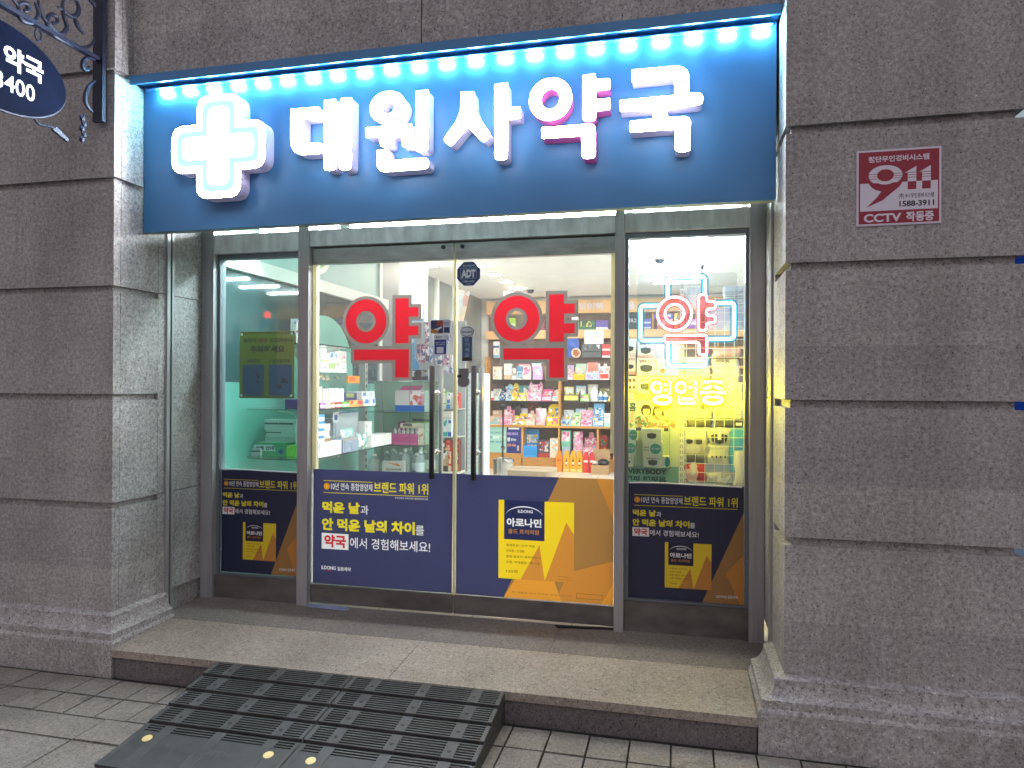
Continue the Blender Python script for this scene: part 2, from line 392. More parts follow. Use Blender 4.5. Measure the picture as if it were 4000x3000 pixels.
DATA_LED = [-2.873, -2.724, -2.569, -2.412, -2.259, -2.107, -1.953, -1.805, -1.649, -1.493, -1.338, -1.184, -1.027, -0.872, -0.718, -0.562, -0.409, -0.251, -0.093, 0.061, 0.217, 0.369]
DATA_LX1 = [[1.273, 1.48, 1.356, 1.591], [1.362, 1.481, 1.439, 1.576], [1.452, 1.481, 1.531, 1.576], [1.537, 1.482, 1.613, 1.581], [1.617, 1.481, 1.695, 1.578], [1.706, 1.486, 1.958, 1.543], [1.964, 1.496, 2.093, 1.552], [2.097, 1.496, 2.212, 1.554], [1.977, 1.437, 2.107, 1.493], [2.112, 1.434, 2.231, 1.493], [1.739, 1.434, 2.01, 1.484], [1.29, 1.438, 1.366, 1.477], [1.371, 1.438, 1.445, 1.478], [1.45, 1.441, 1.521, 1.479], [1.526, 1.442, 1.621, 1.48], [1.626, 1.438, 1.743, 1.48]]
DATA_LX2 = [[1.211, 1.348, 1.347, 1.392], [1.212, 1.3, 1.332, 1.341], [1.213, 1.245, 1.348, 1.294], [1.213, 1.195, 1.366, 1.242], [1.214, 1.099, 1.274, 1.196], [1.352, 1.259, 1.629, 1.313], [1.368, 1.185, 1.613, 1.257], [1.283, 1.085, 1.614, 1.189], [1.635, 1.093, 1.91, 1.196], [1.911, 1.106, 2.141, 1.184], [1.714, 1.307, 2.166, 1.345], [1.715, 1.265, 2.166, 1.304], [1.727, 1.213, 2.153, 1.262], [1.803, 1.345, 2.145, 1.388], [2.159, 1.194, 2.286, 1.287], [2.153, 1.093, 2.348, 1.186], [2.351, 1.091, 2.571, 1.185]]
DATA_MB = [[-0.334, 1.789, -0.254, 1.89], [-0.323, 1.676, -0.256, 1.787], [-0.251, 1.666, -0.134, 1.774], [-0.132, 1.667, -0.008, 1.766], [-0.333, 1.568, -0.249, 1.666], [-0.247, 1.558, -0.139, 1.663], [-0.134, 1.561, -0.021, 1.662], [-0.332, 1.522, -0.268, 1.564], [-0.246, 1.776, -0.147, 1.879]]
DATA_MB2 = [[-0.306, 1.285, -0.24, 1.353], [-0.21, 1.284, -0.101, 1.355], [-0.324, 1.196, -0.25, 1.281], [-0.207, 1.198, -0.095, 1.282], [-0.324, 1.132, -0.263, 1.193], [-0.203, 1.136, -0.094, 1.196], [-0.092, 1.137, -0.053, 1.222]]
DATA_PK = {'a': [0.034, 1.63, 0.179, 1.776], 'b': [0.193, 1.63, 0.352, 1.781], 'c': [0.034, 1.417, 0.198, 1.625], 'd': [0.204, 1.415, 0.376, 1.625], 'e': [0.038, 1.359, 0.193, 1.407], 'f': [0.213, 1.36, 0.377, 1.41], 'g': [0.035, 1.197, 0.163, 1.346], 'h': [0.165, 1.258, 0.303, 1.344], 'i': [0.166, 1.143, 0.295, 1.256], 'j': [0.038, 1.144, 0.161, 1.192], 'k': [0.296, 1.096, 0.394, 1.356], 'l': [0.32, 1.022, 0.397, 1.221], 'm': [0.036, 1.025, 0.161, 1.134], 'n': [0.164, 1.02, 0.306, 1.09]}
DATA_PKB = [[-2.607, 1.354, -2.565, 1.572], [-2.561, 1.354, -2.52, 1.538], [-2.518, 1.359, -2.471, 1.526], [-2.414, 1.387, -2.377, 1.527], [-2.606, 1.245, -2.458, 1.323], [-2.605, 1.042, -2.559, 1.229], [-2.556, 1.05, -2.502, 1.237], [-2.499, 1.059, -2.457, 1.238], [-2.604, 0.909, -2.53, 0.995], [-2.526, 0.841, -2.476, 1.0], [-2.603, 0.652, -2.496, 0.906], [-2.493, 0.686, -2.455, 0.911], [-2.412, 0.704, -2.374, 1.007]]
DATA_PKS = [[-2.801, 2.081, -2.75, 2.313], [-2.891, 1.861, -2.848, 2.074], [-2.845, 1.861, -2.798, 2.069], [-2.791, 1.865, -2.749, 2.049], [-2.745, 1.865, -2.707, 2.041], [-2.544, 2.079, -2.503, 2.164], [-2.691, 1.845, -2.658, 1.947], [-2.654, 1.829, -2.592, 1.946], [-2.588, 1.829, -2.51, 1.946], [-2.502, 1.813, -2.461, 1.946], [-2.6, 1.735, -2.509, 1.821], [-2.502, 1.735, -2.46, 1.821]]
DATA_PKU = {'a': [0.04, 2.08, 0.161, 2.202], 'b': [0.257, 2.075, 0.388, 2.202], 'c': [0.165, 1.946, 0.388, 2.071], 'd': [0.195, 1.774, 0.356, 1.83]}
DATA_ROWA = [[-3.059, 1.714, -2.98, 1.89], [-2.977, 1.714, -2.906, 1.899], [-2.865, 1.714, -2.735, 1.98], [-2.73, 1.714, -2.65, 1.923], [-2.644, 1.714, -2.54, 1.936], [-2.536, 1.714, -2.398, 1.941], [-2.361, 1.714, -2.209, 1.943], [-1.811, 1.714, -1.693, 1.883], [-1.688, 1.714, -1.503, 1.928], [-1.495, 1.714, -1.268, 1.985], [-1.263, 1.714, -1.103, 1.98]]
DATA_ROWB = [[-3.089, 1.36, -3.037, 1.517], [-3.031, 1.36, -2.936, 1.561], [-2.932, 1.36, -2.836, 1.6], [-2.834, 1.36, -2.736, 1.641], [-2.732, 1.36, -2.634, 1.653], [-2.629, 1.36, -2.47, 1.491], [-2.464, 1.36, -2.222, 1.692], [-2.218, 1.36, -2.042, 1.557], [-2.038, 1.36, -1.901, 1.551], [-1.853, 1.36, -1.593, 1.617], [-1.575, 1.36, -1.425, 1.482], [-1.42, 1.36, -1.288, 1.615], [-1.285, 1.36, -1.128, 1.53], [-1.123, 1.36, -1.087, 1.451]]
DATA_ROWC = [[-3.139, 0.959, -2.912, 1.097], [-2.904, 0.959, -2.7, 1.265], [-2.697, 0.959, -2.613, 1.108], [-2.609, 0.959, -2.481, 1.145], [-2.477, 0.959, -2.316, 1.194], [-2.312, 0.959, -2.128, 1.231], [-2.124, 0.959, -1.912, 1.31], [-1.882, 0.959, -1.725, 1.173], [-1.719, 0.959, -1.563, 1.179], [-1.559, 0.959, -1.368, 1.215], [-1.364, 0.959, -1.186, 1.323], [-1.182, 0.959, -1.081, 1.171]]
DATA_ROWD = [[-2.521, 0.44, -2.281, 0.879], [-2.273, 0.446, -2.078, 0.711], [-2.073, 0.444, -1.928, 0.745], [-1.88, 0.609, -1.731, 0.878], [-1.695, 0.613, -1.532, 0.857], [-1.517, 0.606, -1.297, 0.849], [-1.262, 0.612, -1.086, 0.805]]
DATA_RW = {'pum': [-0.832, 2.86, -0.701, 2.986], 'kyung': [-0.851, 2.532, -0.656, 2.816], 'pur': [-0.404, 2.7, -0.104, 2.781], 'pink': [-0.348, 2.55, -0.104, 2.693], 'yel': [-0.083, 2.547, -0.013, 2.783], 'vio': [0.101, 2.544, 0.276, 2.692], 'pur2': [-0.57, 2.629, -0.449, 2.704], 'pur3': [-0.57, 2.547, -0.449, 2.623]}
DATA_SA = [[[(-1.079, 3.085, 0.004), (-1.012, 3.083, 0.004), (-1.007, 3.003, 0.06), (-0.976, 2.936, 0.06), (-0.922, 2.859, 0.02), (-0.958, 2.82, 0.02), (-1.042, 2.912, 0.004), (-1.131, 2.814, 0.02), (-1.172, 2.852, 0.02), (-1.101, 2.941, 0.06), (-1.08, 2.997, 0.06)], [(-0.902, 3.11, 0.004), (-0.838, 3.11, 0.004), (-0.836, 2.988, 0.004), (-0.772, 2.987, 0.004), (-0.771, 2.931, 0.004), (-0.836, 2.929, 0.004), (-0.837, 2.729, 0.022), (-0.9, 2.732, 0.022)]]]
DATA_SCR = [[(-0.065, 3.487), (-0.088, 3.441), (-0.13, 3.406), (-0.186, 3.381), (-0.258, 3.376), (-0.322, 3.375), (-0.359, 3.404), (-0.362, 3.444), (-0.336, 3.477), (-0.309, 3.477), (-0.305, 3.455), (-0.325, 3.435), (-0.336, 3.445)], [(-0.066, 3.656), (-0.082, 3.673), (-0.105, 3.673)], [(-0.417, 3.508), (-0.406, 3.461), (-0.383, 3.433), (-0.342, 3.412), (-0.308, 3.397), (-0.28, 3.404), (-0.255, 3.434), (-0.248, 3.465), (-0.27, 3.514), (-0.274, 3.566), (-0.26, 3.603)], [(-0.555, 3.435), (-0.524, 3.418), (-0.52, 3.38), (-0.499, 3.363), (-0.454, 3.377), (-0.422, 3.413), (-0.416, 3.451), (-0.436, 3.486)], [(-0.53, 3.414), (-0.512, 3.443), (-0.484, 3.455), (-0.471, 3.44), (-0.483, 3.419), (-0.496, 3.421)], [(-0.302, 3.533), (-0.26, 3.531), (-0.224, 3.526), (-0.187, 3.55), (-0.173, 3.582), (-0.18, 3.615), (-0.203, 3.628)], [(-0.202, 3.531), (-0.187, 3.508), (-0.164, 3.488), (-0.14, 3.475)], [(-0.064, 3.367), (-0.103, 3.362), (-0.133, 3.339), (-0.146, 3.305), (-0.136, 3.285), (-0.11, 3.296), (-0.102, 3.318)], [(-0.063, 3.254), (-0.105, 3.205), (-0.125, 3.147), (-0.12, 3.105), (-0.077, 3.078)]]
DATA_UP = {'green': [-1.618, 2.534, -1.342, 2.693], 'purple': [-1.336, 2.531, -1.135, 2.689], 'dred': [-2.29, 2.542, -2.19, 2.719], 'white': [-1.741, 2.541, -1.623, 2.75], 'lime': [-2.831, 2.618, -2.696, 2.755], 'notice': [-1.52, 2.305, -1.207, 2.523], 'blue': [-1.807, 2.089, -1.616, 2.4], 'g1': [-1.569, 2.182, -1.24, 2.302], 'g2': [-1.569, 2.085, -1.239, 2.175], 'r1': [-1.234, 2.193, -1.1, 2.294], 'r2': [-1.233, 2.08, -1.1, 2.185], 'jar': [-1.736, 2.078, -1.578, 2.235], 'w1': [-3.078, 2.262, -2.978, 2.359], 'w2': [-3.077, 2.082, -2.977, 2.248]}
DATA_WON = [[[(-1.597, 2.946, 0.004), (-1.338, 2.948, 0.022), (-1.339, 2.897, 0.022), (-1.452, 2.892, 0.004), (-1.454, 2.838, 0.025), (-1.514, 2.84, 0.025), (-1.518, 2.896, 0.004), (-1.596, 2.898, 0.004)], [(-1.32, 3.114, 0.004), (-1.255, 3.113, 0.004), (-1.255, 2.801, 0.022), (-1.316, 2.805, 0.022), (-1.32, 2.83, 0.004), (-1.394, 2.836, 0.004), (-1.393, 2.888, 0.004), (-1.32, 2.888, 0.004)], [(-1.532, 2.825, 0.004), (-1.47, 2.824, 0.004), (-1.467, 2.766, 0.004), (-1.252, 2.766, 0.022), (-1.25, 2.712, 0.03), (-1.533, 2.71, 0.085)]]]
DATA_WON_R = [-1.475, 3.044, 0.099, 0.083, 0.036, 0.034]
DATA_YAK = [[[(-0.461, 3.111, 0.004), (-0.401, 3.116, 0.004), (-0.399, 3.085, 0.004), (-0.332, 3.085, 0.004), (-0.331, 3.035, 0.004), (-0.396, 3.032, 0.004), (-0.397, 2.989, 0.004), (-0.33, 2.989, 0.004), (-0.331, 2.937, 0.004), (-0.397, 2.933, 0.004), (-0.398, 2.885, 0.022), (-0.46, 2.89, 0.022)], [(-0.663, 2.874, 0.004), (-0.399, 2.873, 0.03), (-0.4, 2.705, 0.022), (-0.463, 2.709, 0.022), (-0.466, 2.819, 0.004), (-0.662, 2.821, 0.004)]]]
DATA_YAK_R = [-0.62, 3.011, 0.105, 0.104, 0.047, 0.05]

# ================================================================== SETTING
XL, XR, J0, CO = -3.034, 0.4516, 0.348, 0.60
GZ = 0.037                                   # pavement level
g = MB(); g.box(-40, 40, -60, 30, -.3, GZ-.012); struct(g.build('ground', mat('joint_sand', '201e1d', .95, var=.3, scale=60)))
pv = MB(); rng = random.Random(3)
def paver(x0, x1, y0, y1):
    dz = rng.uniform(-.0025, .0015); pv.box(x0+.0045, x1-.0045, y0+.0055, y1-.0055, GZ-.03, GZ+dz)
rows_ = [(-.115, -.305), (-.305, -.50)]
for (a, b) in rows_:
    x = -6.03
    while x < 3.2:
        paver(x, x+.1765, b, a); x += .1765
x = -6.2
while x < 3.2: paver(x, x+.9, -.693, -.50); x += .9
y = -.693; i = 0
while y > -2.6:
    x = -6.4+(i % 2)*.19
    while x < 3.2: paver(x, x+.38, y-.38, y); x += .38
    y -= .38; i += 1
struct(pv.build('pavement', G_PAVE, bev=.003))
road = MB(); road.box(-40, 40, -60, -2.64, -.2, GZ-.006); struct(road.build('road', mat('asphalt', '2c2c2e', .9, var=.3, scale=80, bump=.3)))

# ---------------- stone pillars
def pillar(name, xa, xb, label, plx0, plx1, sgn):
    t = thing(name, label, 'pillar', ((xa+xb)/2, .3, GZ))
    m = MB()
    m.box(xa+.026, xb-.026, .026, .80, GZ, 4.7)
    for k in range(8):
        z0, z1 = J0+CO*k, J0+CO*(k+1)-.036
        m.box(xa, xb, 0, .05, z0, z1)                           # front slab
        m.box(xa, xb, .053, .346, z0, z1)                       # returns into the reveal
    ob = m.build('stone_courses', G_WALL, t, bev=.0045, seg=2)
    m = MB()
    for k in range(8):
        z0, z1 = J0+CO*k+.002, J0+CO*(k+1)-.002
        m.box(xa+.001, xb-.001, .349, .86, z0, z1)
    m.build('reveal_slabs', G_WALL, t, bev=.002)
    # moulded plinth swept round the corner
    prof = [(0, .350), (.028, .341), (.036, .334)]
    for q in range(1, 8):
        a = q/8*math.pi/2
        prof.append((.036+.050*(1-math.cos(a)), .334-.076*math.sin(a)))
    prof += [(.087, .256), (.088, .224), (.094, .216), (.100, .206), (.100, GZ-.02)]
    sy, sx = .85, (.8 if sgn > 0 else 1.15)
    bm = bmesh.new()
    xc = xb if sgn > 0 else xa; xo = xa if sgn > 0 else xb
    cols = []
    for d, z in prof:
        cols.append([bm.verts.new(p) for p in ((xo, -d*sy, z), (xc+sgn*d*sx, -d*sy, z), (xc+sgn*d*sx, .405, z))])
    for a, b in zip(cols, cols[1:]):
        for i in (0, 1): bm.faces.new((a[i], a[i+1], b[i+1], b[i]))
    inn = [bm.verts.new((xc, .405, z)) for z in (.350, GZ-.02)]
    bm.faces.new([c[2] for c in cols[1:]]+[inn[1], cols[0][2]])
    inf = bm.verts.new((xo, 0, GZ-.02)); bm.faces.new([c[0] for c in cols]+[inf])
    bmesh.ops.recalc_face_normals(bm, faces=bm.faces)
    me = bpy.data.meshes.new('plinth'); bm.to_mesh(me); bm.free()
    link('plinth', me, G_WALL, t)
    return t
pillar('stone_pillar', -5.6, XL, 'granite pillar left of the shop opening carrying the wrought iron bracket', 0, 0, 1)
pillar('stone_pillar', XR, 1.374, 'granite pillar right of the shop opening bearing the red security plate', 0, 0, -1)
# ---------------- wall over the shop
t = thing('facade_wall', 'plain granite wall over the blue illuminated sign', 'wall', (-1.3, .3, 3.4))
m = MB(); m.box(XL+.002, -1.299, .135, .19, 3.349, 4.7); m.box(-1.293, XR-.002, .135, .19, 3.349, 4.7); m.build('stone_slab', G_WALL, t, bev=.003)
m = MB(); m.box(XL+.003, XR-.003, .34, .92, 2.80, 4.7); m.build('lintel', mat('lintel', '6f6f70', .8), t)
# neighbour beyond the right pillar
t = thing('neighbouring_shopfront', 'sliver of a lit neighbouring shopfront right of the right pillar', 'building', (2.6, .5, 0))
m = MB(); m.box(1.40, 4.6, .35, .4, GZ, .75); m.build('base_wall', G_WALL, t); m = MB(); m.box(1.40, 4.6, .38, .42, 3.2, 4.7); m.build('upper_wall', G_WALL, t)
m = MB(); m.box(1.40, 4.6, .36, .42, 1.35, 2.45); m.build('sign_band', emis('neighbour_blue', '2a56c8', .06), t)
m = MB(); m.box(1.40, 4.6, .37, .42, 2.451, 3.199); m.build('lit_panel', emis('neighbour_white', 'd8ecf4', .13), t)
m = MB(); m.box(1.40, 4.6, .37, .42, .751, 1.349); m.build('window', emis('neighbour_window', '8fa9c4', .08), t)

# ---------------- entrance step
t = thing('entrance_step', 'granite entrance step of large slabs in front of the glass doors', 'step', (-1.3, .3, GZ))
def slab(x0, x1, y0, y1):
    zf = lambda y: .180+(y+.085)*(.222-.180)/.86
    return [(y0, zf(y0)), (y1, zf(y1)), (y1, zf(y1)-.04), (y0, zf(y0)-.04)]
m = MB()
for x0, x1 in ((-2.954, -1.372), (-1.369, .334)): m.prismx(slab(0, 0, -.085, .384), x0, x1)
m.build('front_slab', G_STEP, t, bev=.003, seg=2)
m = MB()
for x0, x1 in ((XL+.002, -2.122), (-2.12, -1.372), (-1.37, -.662), (-.66, XR-.002)): m.prismx(slab(0, 0, .3865, .775), x0, x1)
m.build('rear_slab', granite('granite_rear', '8c8580', '68625e', '2e2c2a', .25), t, bev=.001)
m = MB(); m.box(XL+.09, XR-.12, -.073, .77, GZ-.02, .138); m.build('riser', granite('granite_riser', '7c7676', '5c5858', '2a282c', .3), t)

# ================================================================== SIGN
t = thing('shop_sign', 'long blue sign box with a lit cross and five raised white letters', 'sign', (-1.3, .27, 2.48))
BLUE = mat('blue_panel', (.045, .185, .40), .42, var=.08, scale=3)
m = MB(); m.box(-3.028, .438, .215, .233, 2.482, 3.318); m.build('panel', BLUE, t, bev=.002)
m = MB(); m.box(-3.026, .436, .2335, .285, 2.484, 3.31); m.build('backing_box', mat('sign_backing', '84908c', .5), t)
m = MB(); m.box(-3.03, .444, .105, .118, 3.297, 3.347); m.box(-3.03, .444, .1185, .32, 3.326, 3.347); m.build('canopy', BLUE, t)
LEDM = emis('led_white', '9cf0ff', 100)
LEDX = DATA_LED
m = MB(); m.box(-3.0, .42, .186, .2145, 3.2975, 3.3025); m.build('led_light_shield', mat('led_light_shield', '3c5c84', .5), t)  # added strip that keeps LED light off the canopy underside
m = MB()
m.prism(rounded(rect(-.034, -.010, .034, .010), .0095), .199, .212)
led0 = m.build('led_module', LEDM, t); led0.location = Vector((LEDX[0], 0, 3.275)) - t.location
for x in LEDX[1:]:
    o = led0.copy(); COL.objects.link(o); o.location = Vector((x, 0, 3.275)) - t.location; o.parent = t
LIT = emis('lit_acrylic', 'fdfbff', 38)
SIDE = mat('letter_side', 'b4aecb', .4, emit=.03, ecol='cfc8f0')
LITP = emis('lit_acrylic_pink', 'fff4fb', 34)
SIDEP = mat('letter_side_red', 'a85a94', .4, emit=.04, ecol='d040a8')
def letter(polys, ring, lit, side):
    b = MB(); f = MB()
    for p in polys:
        q = rounded(p); b.prism(q, .1295, .216); 
        f.prism(q, .1265, .1292)
    if ring:
        b.ring(*ring, .1295, .216); f.ring(*ring, .1265, .1292)
    o = b.build('letter', side, t, smooth=False); f.build('lit_face', lit, o)
    return o
letter(DATA_DAE[0], None, LIT, SIDE)['label'] = 'white letter next to the cross'
letter(DATA_WON[0], DATA_WON_R, LIT, SIDE)
letter(DATA_SA[0], None, LIT, SIDE)
letter(DATA_YAK[0], DATA_YAK_R, LITP, SIDEP)['label'] = 'letter with a pink glowing rim'
letter(DATA_GUK[0], None, LIT, SIDE)['label'] = 'white letter at the right end'
X0, X1, X2, X3, Z0, Z1, Z2, Z3 = -2.770, -2.609, -2.336, -2.186, 2.631, 2.779, 3.043, 3.200
def cross(i, r):
    return rounded([(X0+i, Z1+i), (X1+i, Z1+i), (X1+i, Z0+i), (X2-i, Z0+i), (X2-i, Z1+i), (X3-i, Z1+i), (X3-i, Z2-i), (X2-i, Z2-i), (X2-i, Z3-i), (X1+i, Z3-i), (X1+i, Z2-i), (X0+i, Z2-i)], r)
def crossr(i, ro, ri):
    pts = [(X0+i, Z1+i, ro), (X1+i, Z1+i, ri), (X1+i, Z0+i, ro), (X2-i, Z0+i, ro), (X2-i, Z1+i, ri), (X3-i, Z1+i, ro), (X3-i, Z2-i, ro), (X2-i, Z2-i, ri), (X2-i, Z3-i, ro), (X1+i, Z3-i, ro), (X1+i, Z2-i, ri), (X0+i, Z2-i, ro)]
    return rounded(pts, n=7)
c = MB().prism(crossr(0, .085, .004), .1295, .216).build('cross', SIDE, t)
for nm, i, ro, ri, y, mm in (('cross_border', .0015, .085, .004, .1262, LIT), ('cross_field', .034, .055, .004, .1250, emis('cross_field', 'ccfdff', .285)), ('cross_core', .068, .05, .004, .1238, emis('cross_core', 'ffffff', 4.))):
    MB().prism(crossr(i, ro, ri), y, .1293 if i < .01 else y+.0012).build(nm, mm, c)

# ---------------- wrought iron bracket and hanging oval plate
IRON = mat('wrought_iron', '1d2136', .55, .3, var=.2, scale=40)
t = thing('sign_bracket', 'dark wrought iron bracket with scrolls on the left pillar', 'bracket', (-3.105, -.03, 3.04))
m = MB(); m.box(-3.137, -3.073, -.045, -.02, 3.04, 4.3); m.build('post', IRON, t, bev=.004)
m = MB(); m.box(-3.122, -3.088, -1.35, -.046, 3.372, 3.392); m.box(-3.115, -3.095, -.02, .01, 3.1, 3.12); m.box(-3.115, -3.095, -.02, .01, 3.9, 3.92); m.build('arm', IRON, t, bev=.002)
for i, p in enumerate(DATA_SCR):
    q = smoothpath([(-3.105, a, b) for a, b in p])
    m = MB(); k = len(q); m.tube(q, .011, n=8, taper=[.55+.6*math.sin(math.pi*j/(k-1)) for j in range(k)]); m.build('scroll', IRON, t, smooth=True)
t = thing('hanging_sign', 'dark oval plate with white lettering hanging below the iron bracket', 'sign', (-3.105, -.62, 2.89))
def ovalx(cy, cz, ry, rz, x0, x1, name, mm, par, n=64):
    poly = [(cy+ry*math.cos(a), cz+rz*math.sin(a)) for a in [2*math.pi*i/n for i in range(n)]]
    return MB().prismx(poly, x0, x1).build(name, mm, par, bev=.003)
ovalx(-.625, 3.095, .364, .205, -3.118, -3.092, 'plate', mat('dark_enamel', '0c1122', .8, var=.25, scale=8, spec=.03), t)
m = MB(); m.tube([(-3.105, -.625+.366*math.cos(a), 3.095+.207*math.sin(a)) for a in [2*math.pi*i/60 for i in range(60)]], .008, closed=True, n=8); m.build('rim', IRON, t, smooth=True)
for y in (-.415, -.835):
    m = MB(); m.tube([(-3.105, y+.018*math.cos(a), 3.335+.03*math.sin(a)) for a in [2*math.pi*i/16 for i in range(16)]], .0045, closed=True, n=6); m.build('hook', IRON, t)
def lettersx(body, y0, z0, y1, z1, x, mm, par, bold=.02):
    bm = bmesh.new()
    for q in fit(body, y0, z0, y1, z1, bold):
        try: bm.faces.new([bm.verts.new((x, p[0], p[1])) for p in q])
        except ValueError: pass
    me = bpy.data.meshes.new('lettering'); bm.to_mesh(me); bm.free(); return link('lettering', me, mm, par)
WPAINT = mat('white_paint', 'd4d2e4', .6)
lettersx('약국', -.612, 3.092, -.397, 3.205, -3.0905, WPAINT, t, .035)
lettersx('3400', -.655, 2.984, -.445, 3.064, -3.0905, WPAINT, t, .012)
m = MB()
m.tube(smoothpath([(-3.105, -.44, 2.915), (-3.105, -.40, 2.893), (-3.105, -.33, 2.905), (-3.105, -.25, 2.885)]), .006, n=6)
m.prismx([(-.31, 2.915), (-.235, 2.878), (-.24, 2.862), (-.335, 2.893)], -3.112, -3.098); m.build('leaf_ornament', IRON, t)
m = MB()
for k in range(5): m.ball((-3.105, -.145+.012*(k % 2), 3.02-.028*k), .022, (.6, .8, 1.1), 1)
tag(m.build('iron_leaf', IRON), 'small dark iron leaf on the left pillar beside the post foot', 'ornament')

# ---------------- security plate on the right pillar
t = thing('security_plate', 'red and white 911 CCTV notice plate on the right pillar', 'sign', (.9, -.003, 2.29))
m = MB(); m.prism(rect(.737, 2.292, 1.064, 2.615), -.005, .0005); m.build('plate', mat('plate_white', 'cfc9d6', .4), t, bev=.001)
CR = mat('plate_red', '8c1430', .4); CW = mat('plate_print', 'd2ccda', .4); CK = mat('plate_black', '1c1a24', .4)
def el(cx, cz, rx, rz, n=40): return [(cx+rx*math.cos(2*math.pi*i/n), cz+rz*math.sin(2*math.pi*i/n)) for i in range(n)]
zm = 2.4735
cx, cz, rx, rz, ix, iz = .85, 2.505, .066, .043, .033, .026
def clip(poly, z, above):
    o = []
    for a, b in zip(poly, poly[1:]+poly[:1]):
        ina, inb = (a[1] >= z) == above, (b[1] >= z) == above
        if ina: o.append(a)
        if ina != inb: u = (z-a[1])/(b[1]-a[1]); o.append((a[0]+u*(b[0]-a[0]), z))
    return o
tail = [(.784, zm), (.916, zm), (.905, 2.455), (.888, 2.440), (.868, 2.424), (.841, 2.400), (.776, 2.371), (.814, 2.409), (.834, 2.437), (.812, 2.444), (.796, 2.456)]
one = lambda x: [(x, 2.511), (x+.045, 2.537), (x+.045, zm), (x+.012, zm), (x+.012, 2.511)]
oneb = lambda x: [(x+.012, zm), (x+.045, zm), (x+.045, 2.440), (x+.012, 2.440)]
stripes = [rect(x0, z, x1, z+.0022) for z in (2.510, 2.500, 2.490) for x0, x1 in ((.783, .818), (.882, .917), (.930, .970), (.985, 1.026))]
printed([('print', CW, [rect(.741, 2.296, 1.060, 2.611)]), ('print', CR, [rect(.745, zm, 1.056, 2.607), rect(.745, 2.300, 1.056, 2.355), rect(.745, 2.355, .751, zm), rect(1.051, 2.355, 1.056, zm), tail, oneb(.924), oneb(.979)]),
   ('print', CW, [clip(el(cx, cz, rx, rz), zm, True), one(.924), one(.979)]), ('print', CR, [clip(el(cx, cz, ix, iz), zm, True)]+stripes), ('print', CW, [clip(el(cx, 2.482, .034, .016), zm, False)]),
   ('lettering', CW, fit('첨단무인경비시스템', .783, 2.562, 1.018, 2.588, .03)+fit('CCTV', .766, 2.307, .912, 2.343, .035)+fit('작동중', .930, 2.305, 1.036, 2.347, .035)),
   ('lettering', CK, fit('(주) 911무인경비시스템', .902, 2.400, 1.036, 2.424, .02)+fit('1588-3911', .904, 2.368, 1.037, 2.393, .035))], -.0058, t)

# ================================================================== SHOPFRONT
fr = thing('storefront_frame', 'brushed steel shopfront frame around doors and display windows', 'frame', (-1.3, .8, .2))
m = MB(); m.box(XL+.001, -2.946, .74, .86, .205, 2.9); m.build('jamb', STEEL, fr, bev=.003)
m = MB(); m.box(.372, XR-.001, .74, .86, .205, 2.9); m.build('jamb', STEEL, fr, bev=.003)
for x0, x1 in ((-2.335, -2.264), (-.356, -.302)):
    m = MB(); m.box(x0, x1, .735, .86, .205, 2.9); m.build('mullion', STEEL, fr, bev=.003)
for x0, x1, z0, z1 in ((-2.9455, -2.3355, 2.452, 2.575), (-2.2635, -.3565, 2.474, 2.577), (-.3015, .3715, 2.478, 2.583)):
    m = MB(); m.box(x0, x1, .748, .800, z0, z1); m.build('transom', STEEL_D, fr, bev=.002)
m = MB(); m.box(-2.9455, -2.3355, .765, .855, .207, .362); m.build('sill', STEEL_B, fr, bev=.002)
m = MB(); m.box(-.3015, .3715, .765, .855, .207, .388); m.build('sill', STEEL_B, fr, bev=.002)
m = MB(); m.box(-2.263, -.357, .806, .85, 2.452, 2.5); m.build('gap_blocker', BLACKM, fr)  # black strip added to stop shop light leaking through the gap
BEAD = mat('bead', '6a7078', .4, .3)
for x0, x1, z0, z1 in ((-2.945, -2.336, .3625, 2.4515), (-.301, .371, .3885, 2.4775)):
    m = MB()
    m.box(x0, x0+.018, .785, .845, z0, z1); m.box(x1-.018, x1, .785, .845, z0, z1); m.box(x0+.0185, x1-.0185, .785, .845, z1-.03, z1); m.box(x0+.0185, x1-.0185, .785, .845, z0, z0+.012)
    m.build('glazing_bead', BEAD, fr)
for x, lab in ((XL, 'steel shutter rail on the left reveal beside the blue sign corner'), (XR, 'steel shutter rail on the yellow lit right reveal')):
    s = 1 if x < -1 else -1
    t = thing('shutter_rail', lab, 'shutter rail', (x, .42, .22))
    a, b = sorted((x-.02*s, x+.012*s)); m = MB(); m.box(a, b, .410, .436, .24, 2.9); m.box(a, b, .452, .470, .24, 2.9); m.build('rail', STEEL, t, bev=.002)
    a, b = sorted((x-.02*s, x+.002*s)); m = MB(); m.box(a, b, .4365, .4515, .24, 2.9); m.build('slot', BLACKM, t)
# window panes
t = thing('display_window', 'left display window of greenish glass behind the yellow notice', 'window', (-2.64, .815, .4))
m = MB(); m.box(-2.926, -2.355, .812, .820, .37, 2.43); m.build('pane', GLASSG, t)
t = thing('display_window', 'right display window with the neon cross hanging behind it', 'window', (.03, .815, .4))
m = MB(); m.box(-.282, .352, .812, .820, .40, 2.46); m.build('pane', GLASSC, t)
for x0, x1, l in ((-2.9455, -2.3355, 'narrow transom pane over the left display window'), (-2.2635, -.3565, 'long transom pane over the glass doors'), (-.3015, .3715, 'narrow bright transom pane over the neon cross window')):
    m = MB(); m.box(x0, x1, .801, .807, 2.570, 2.86); o = m.build('transom_pane', GLASSC); tag(o, l, 'window')

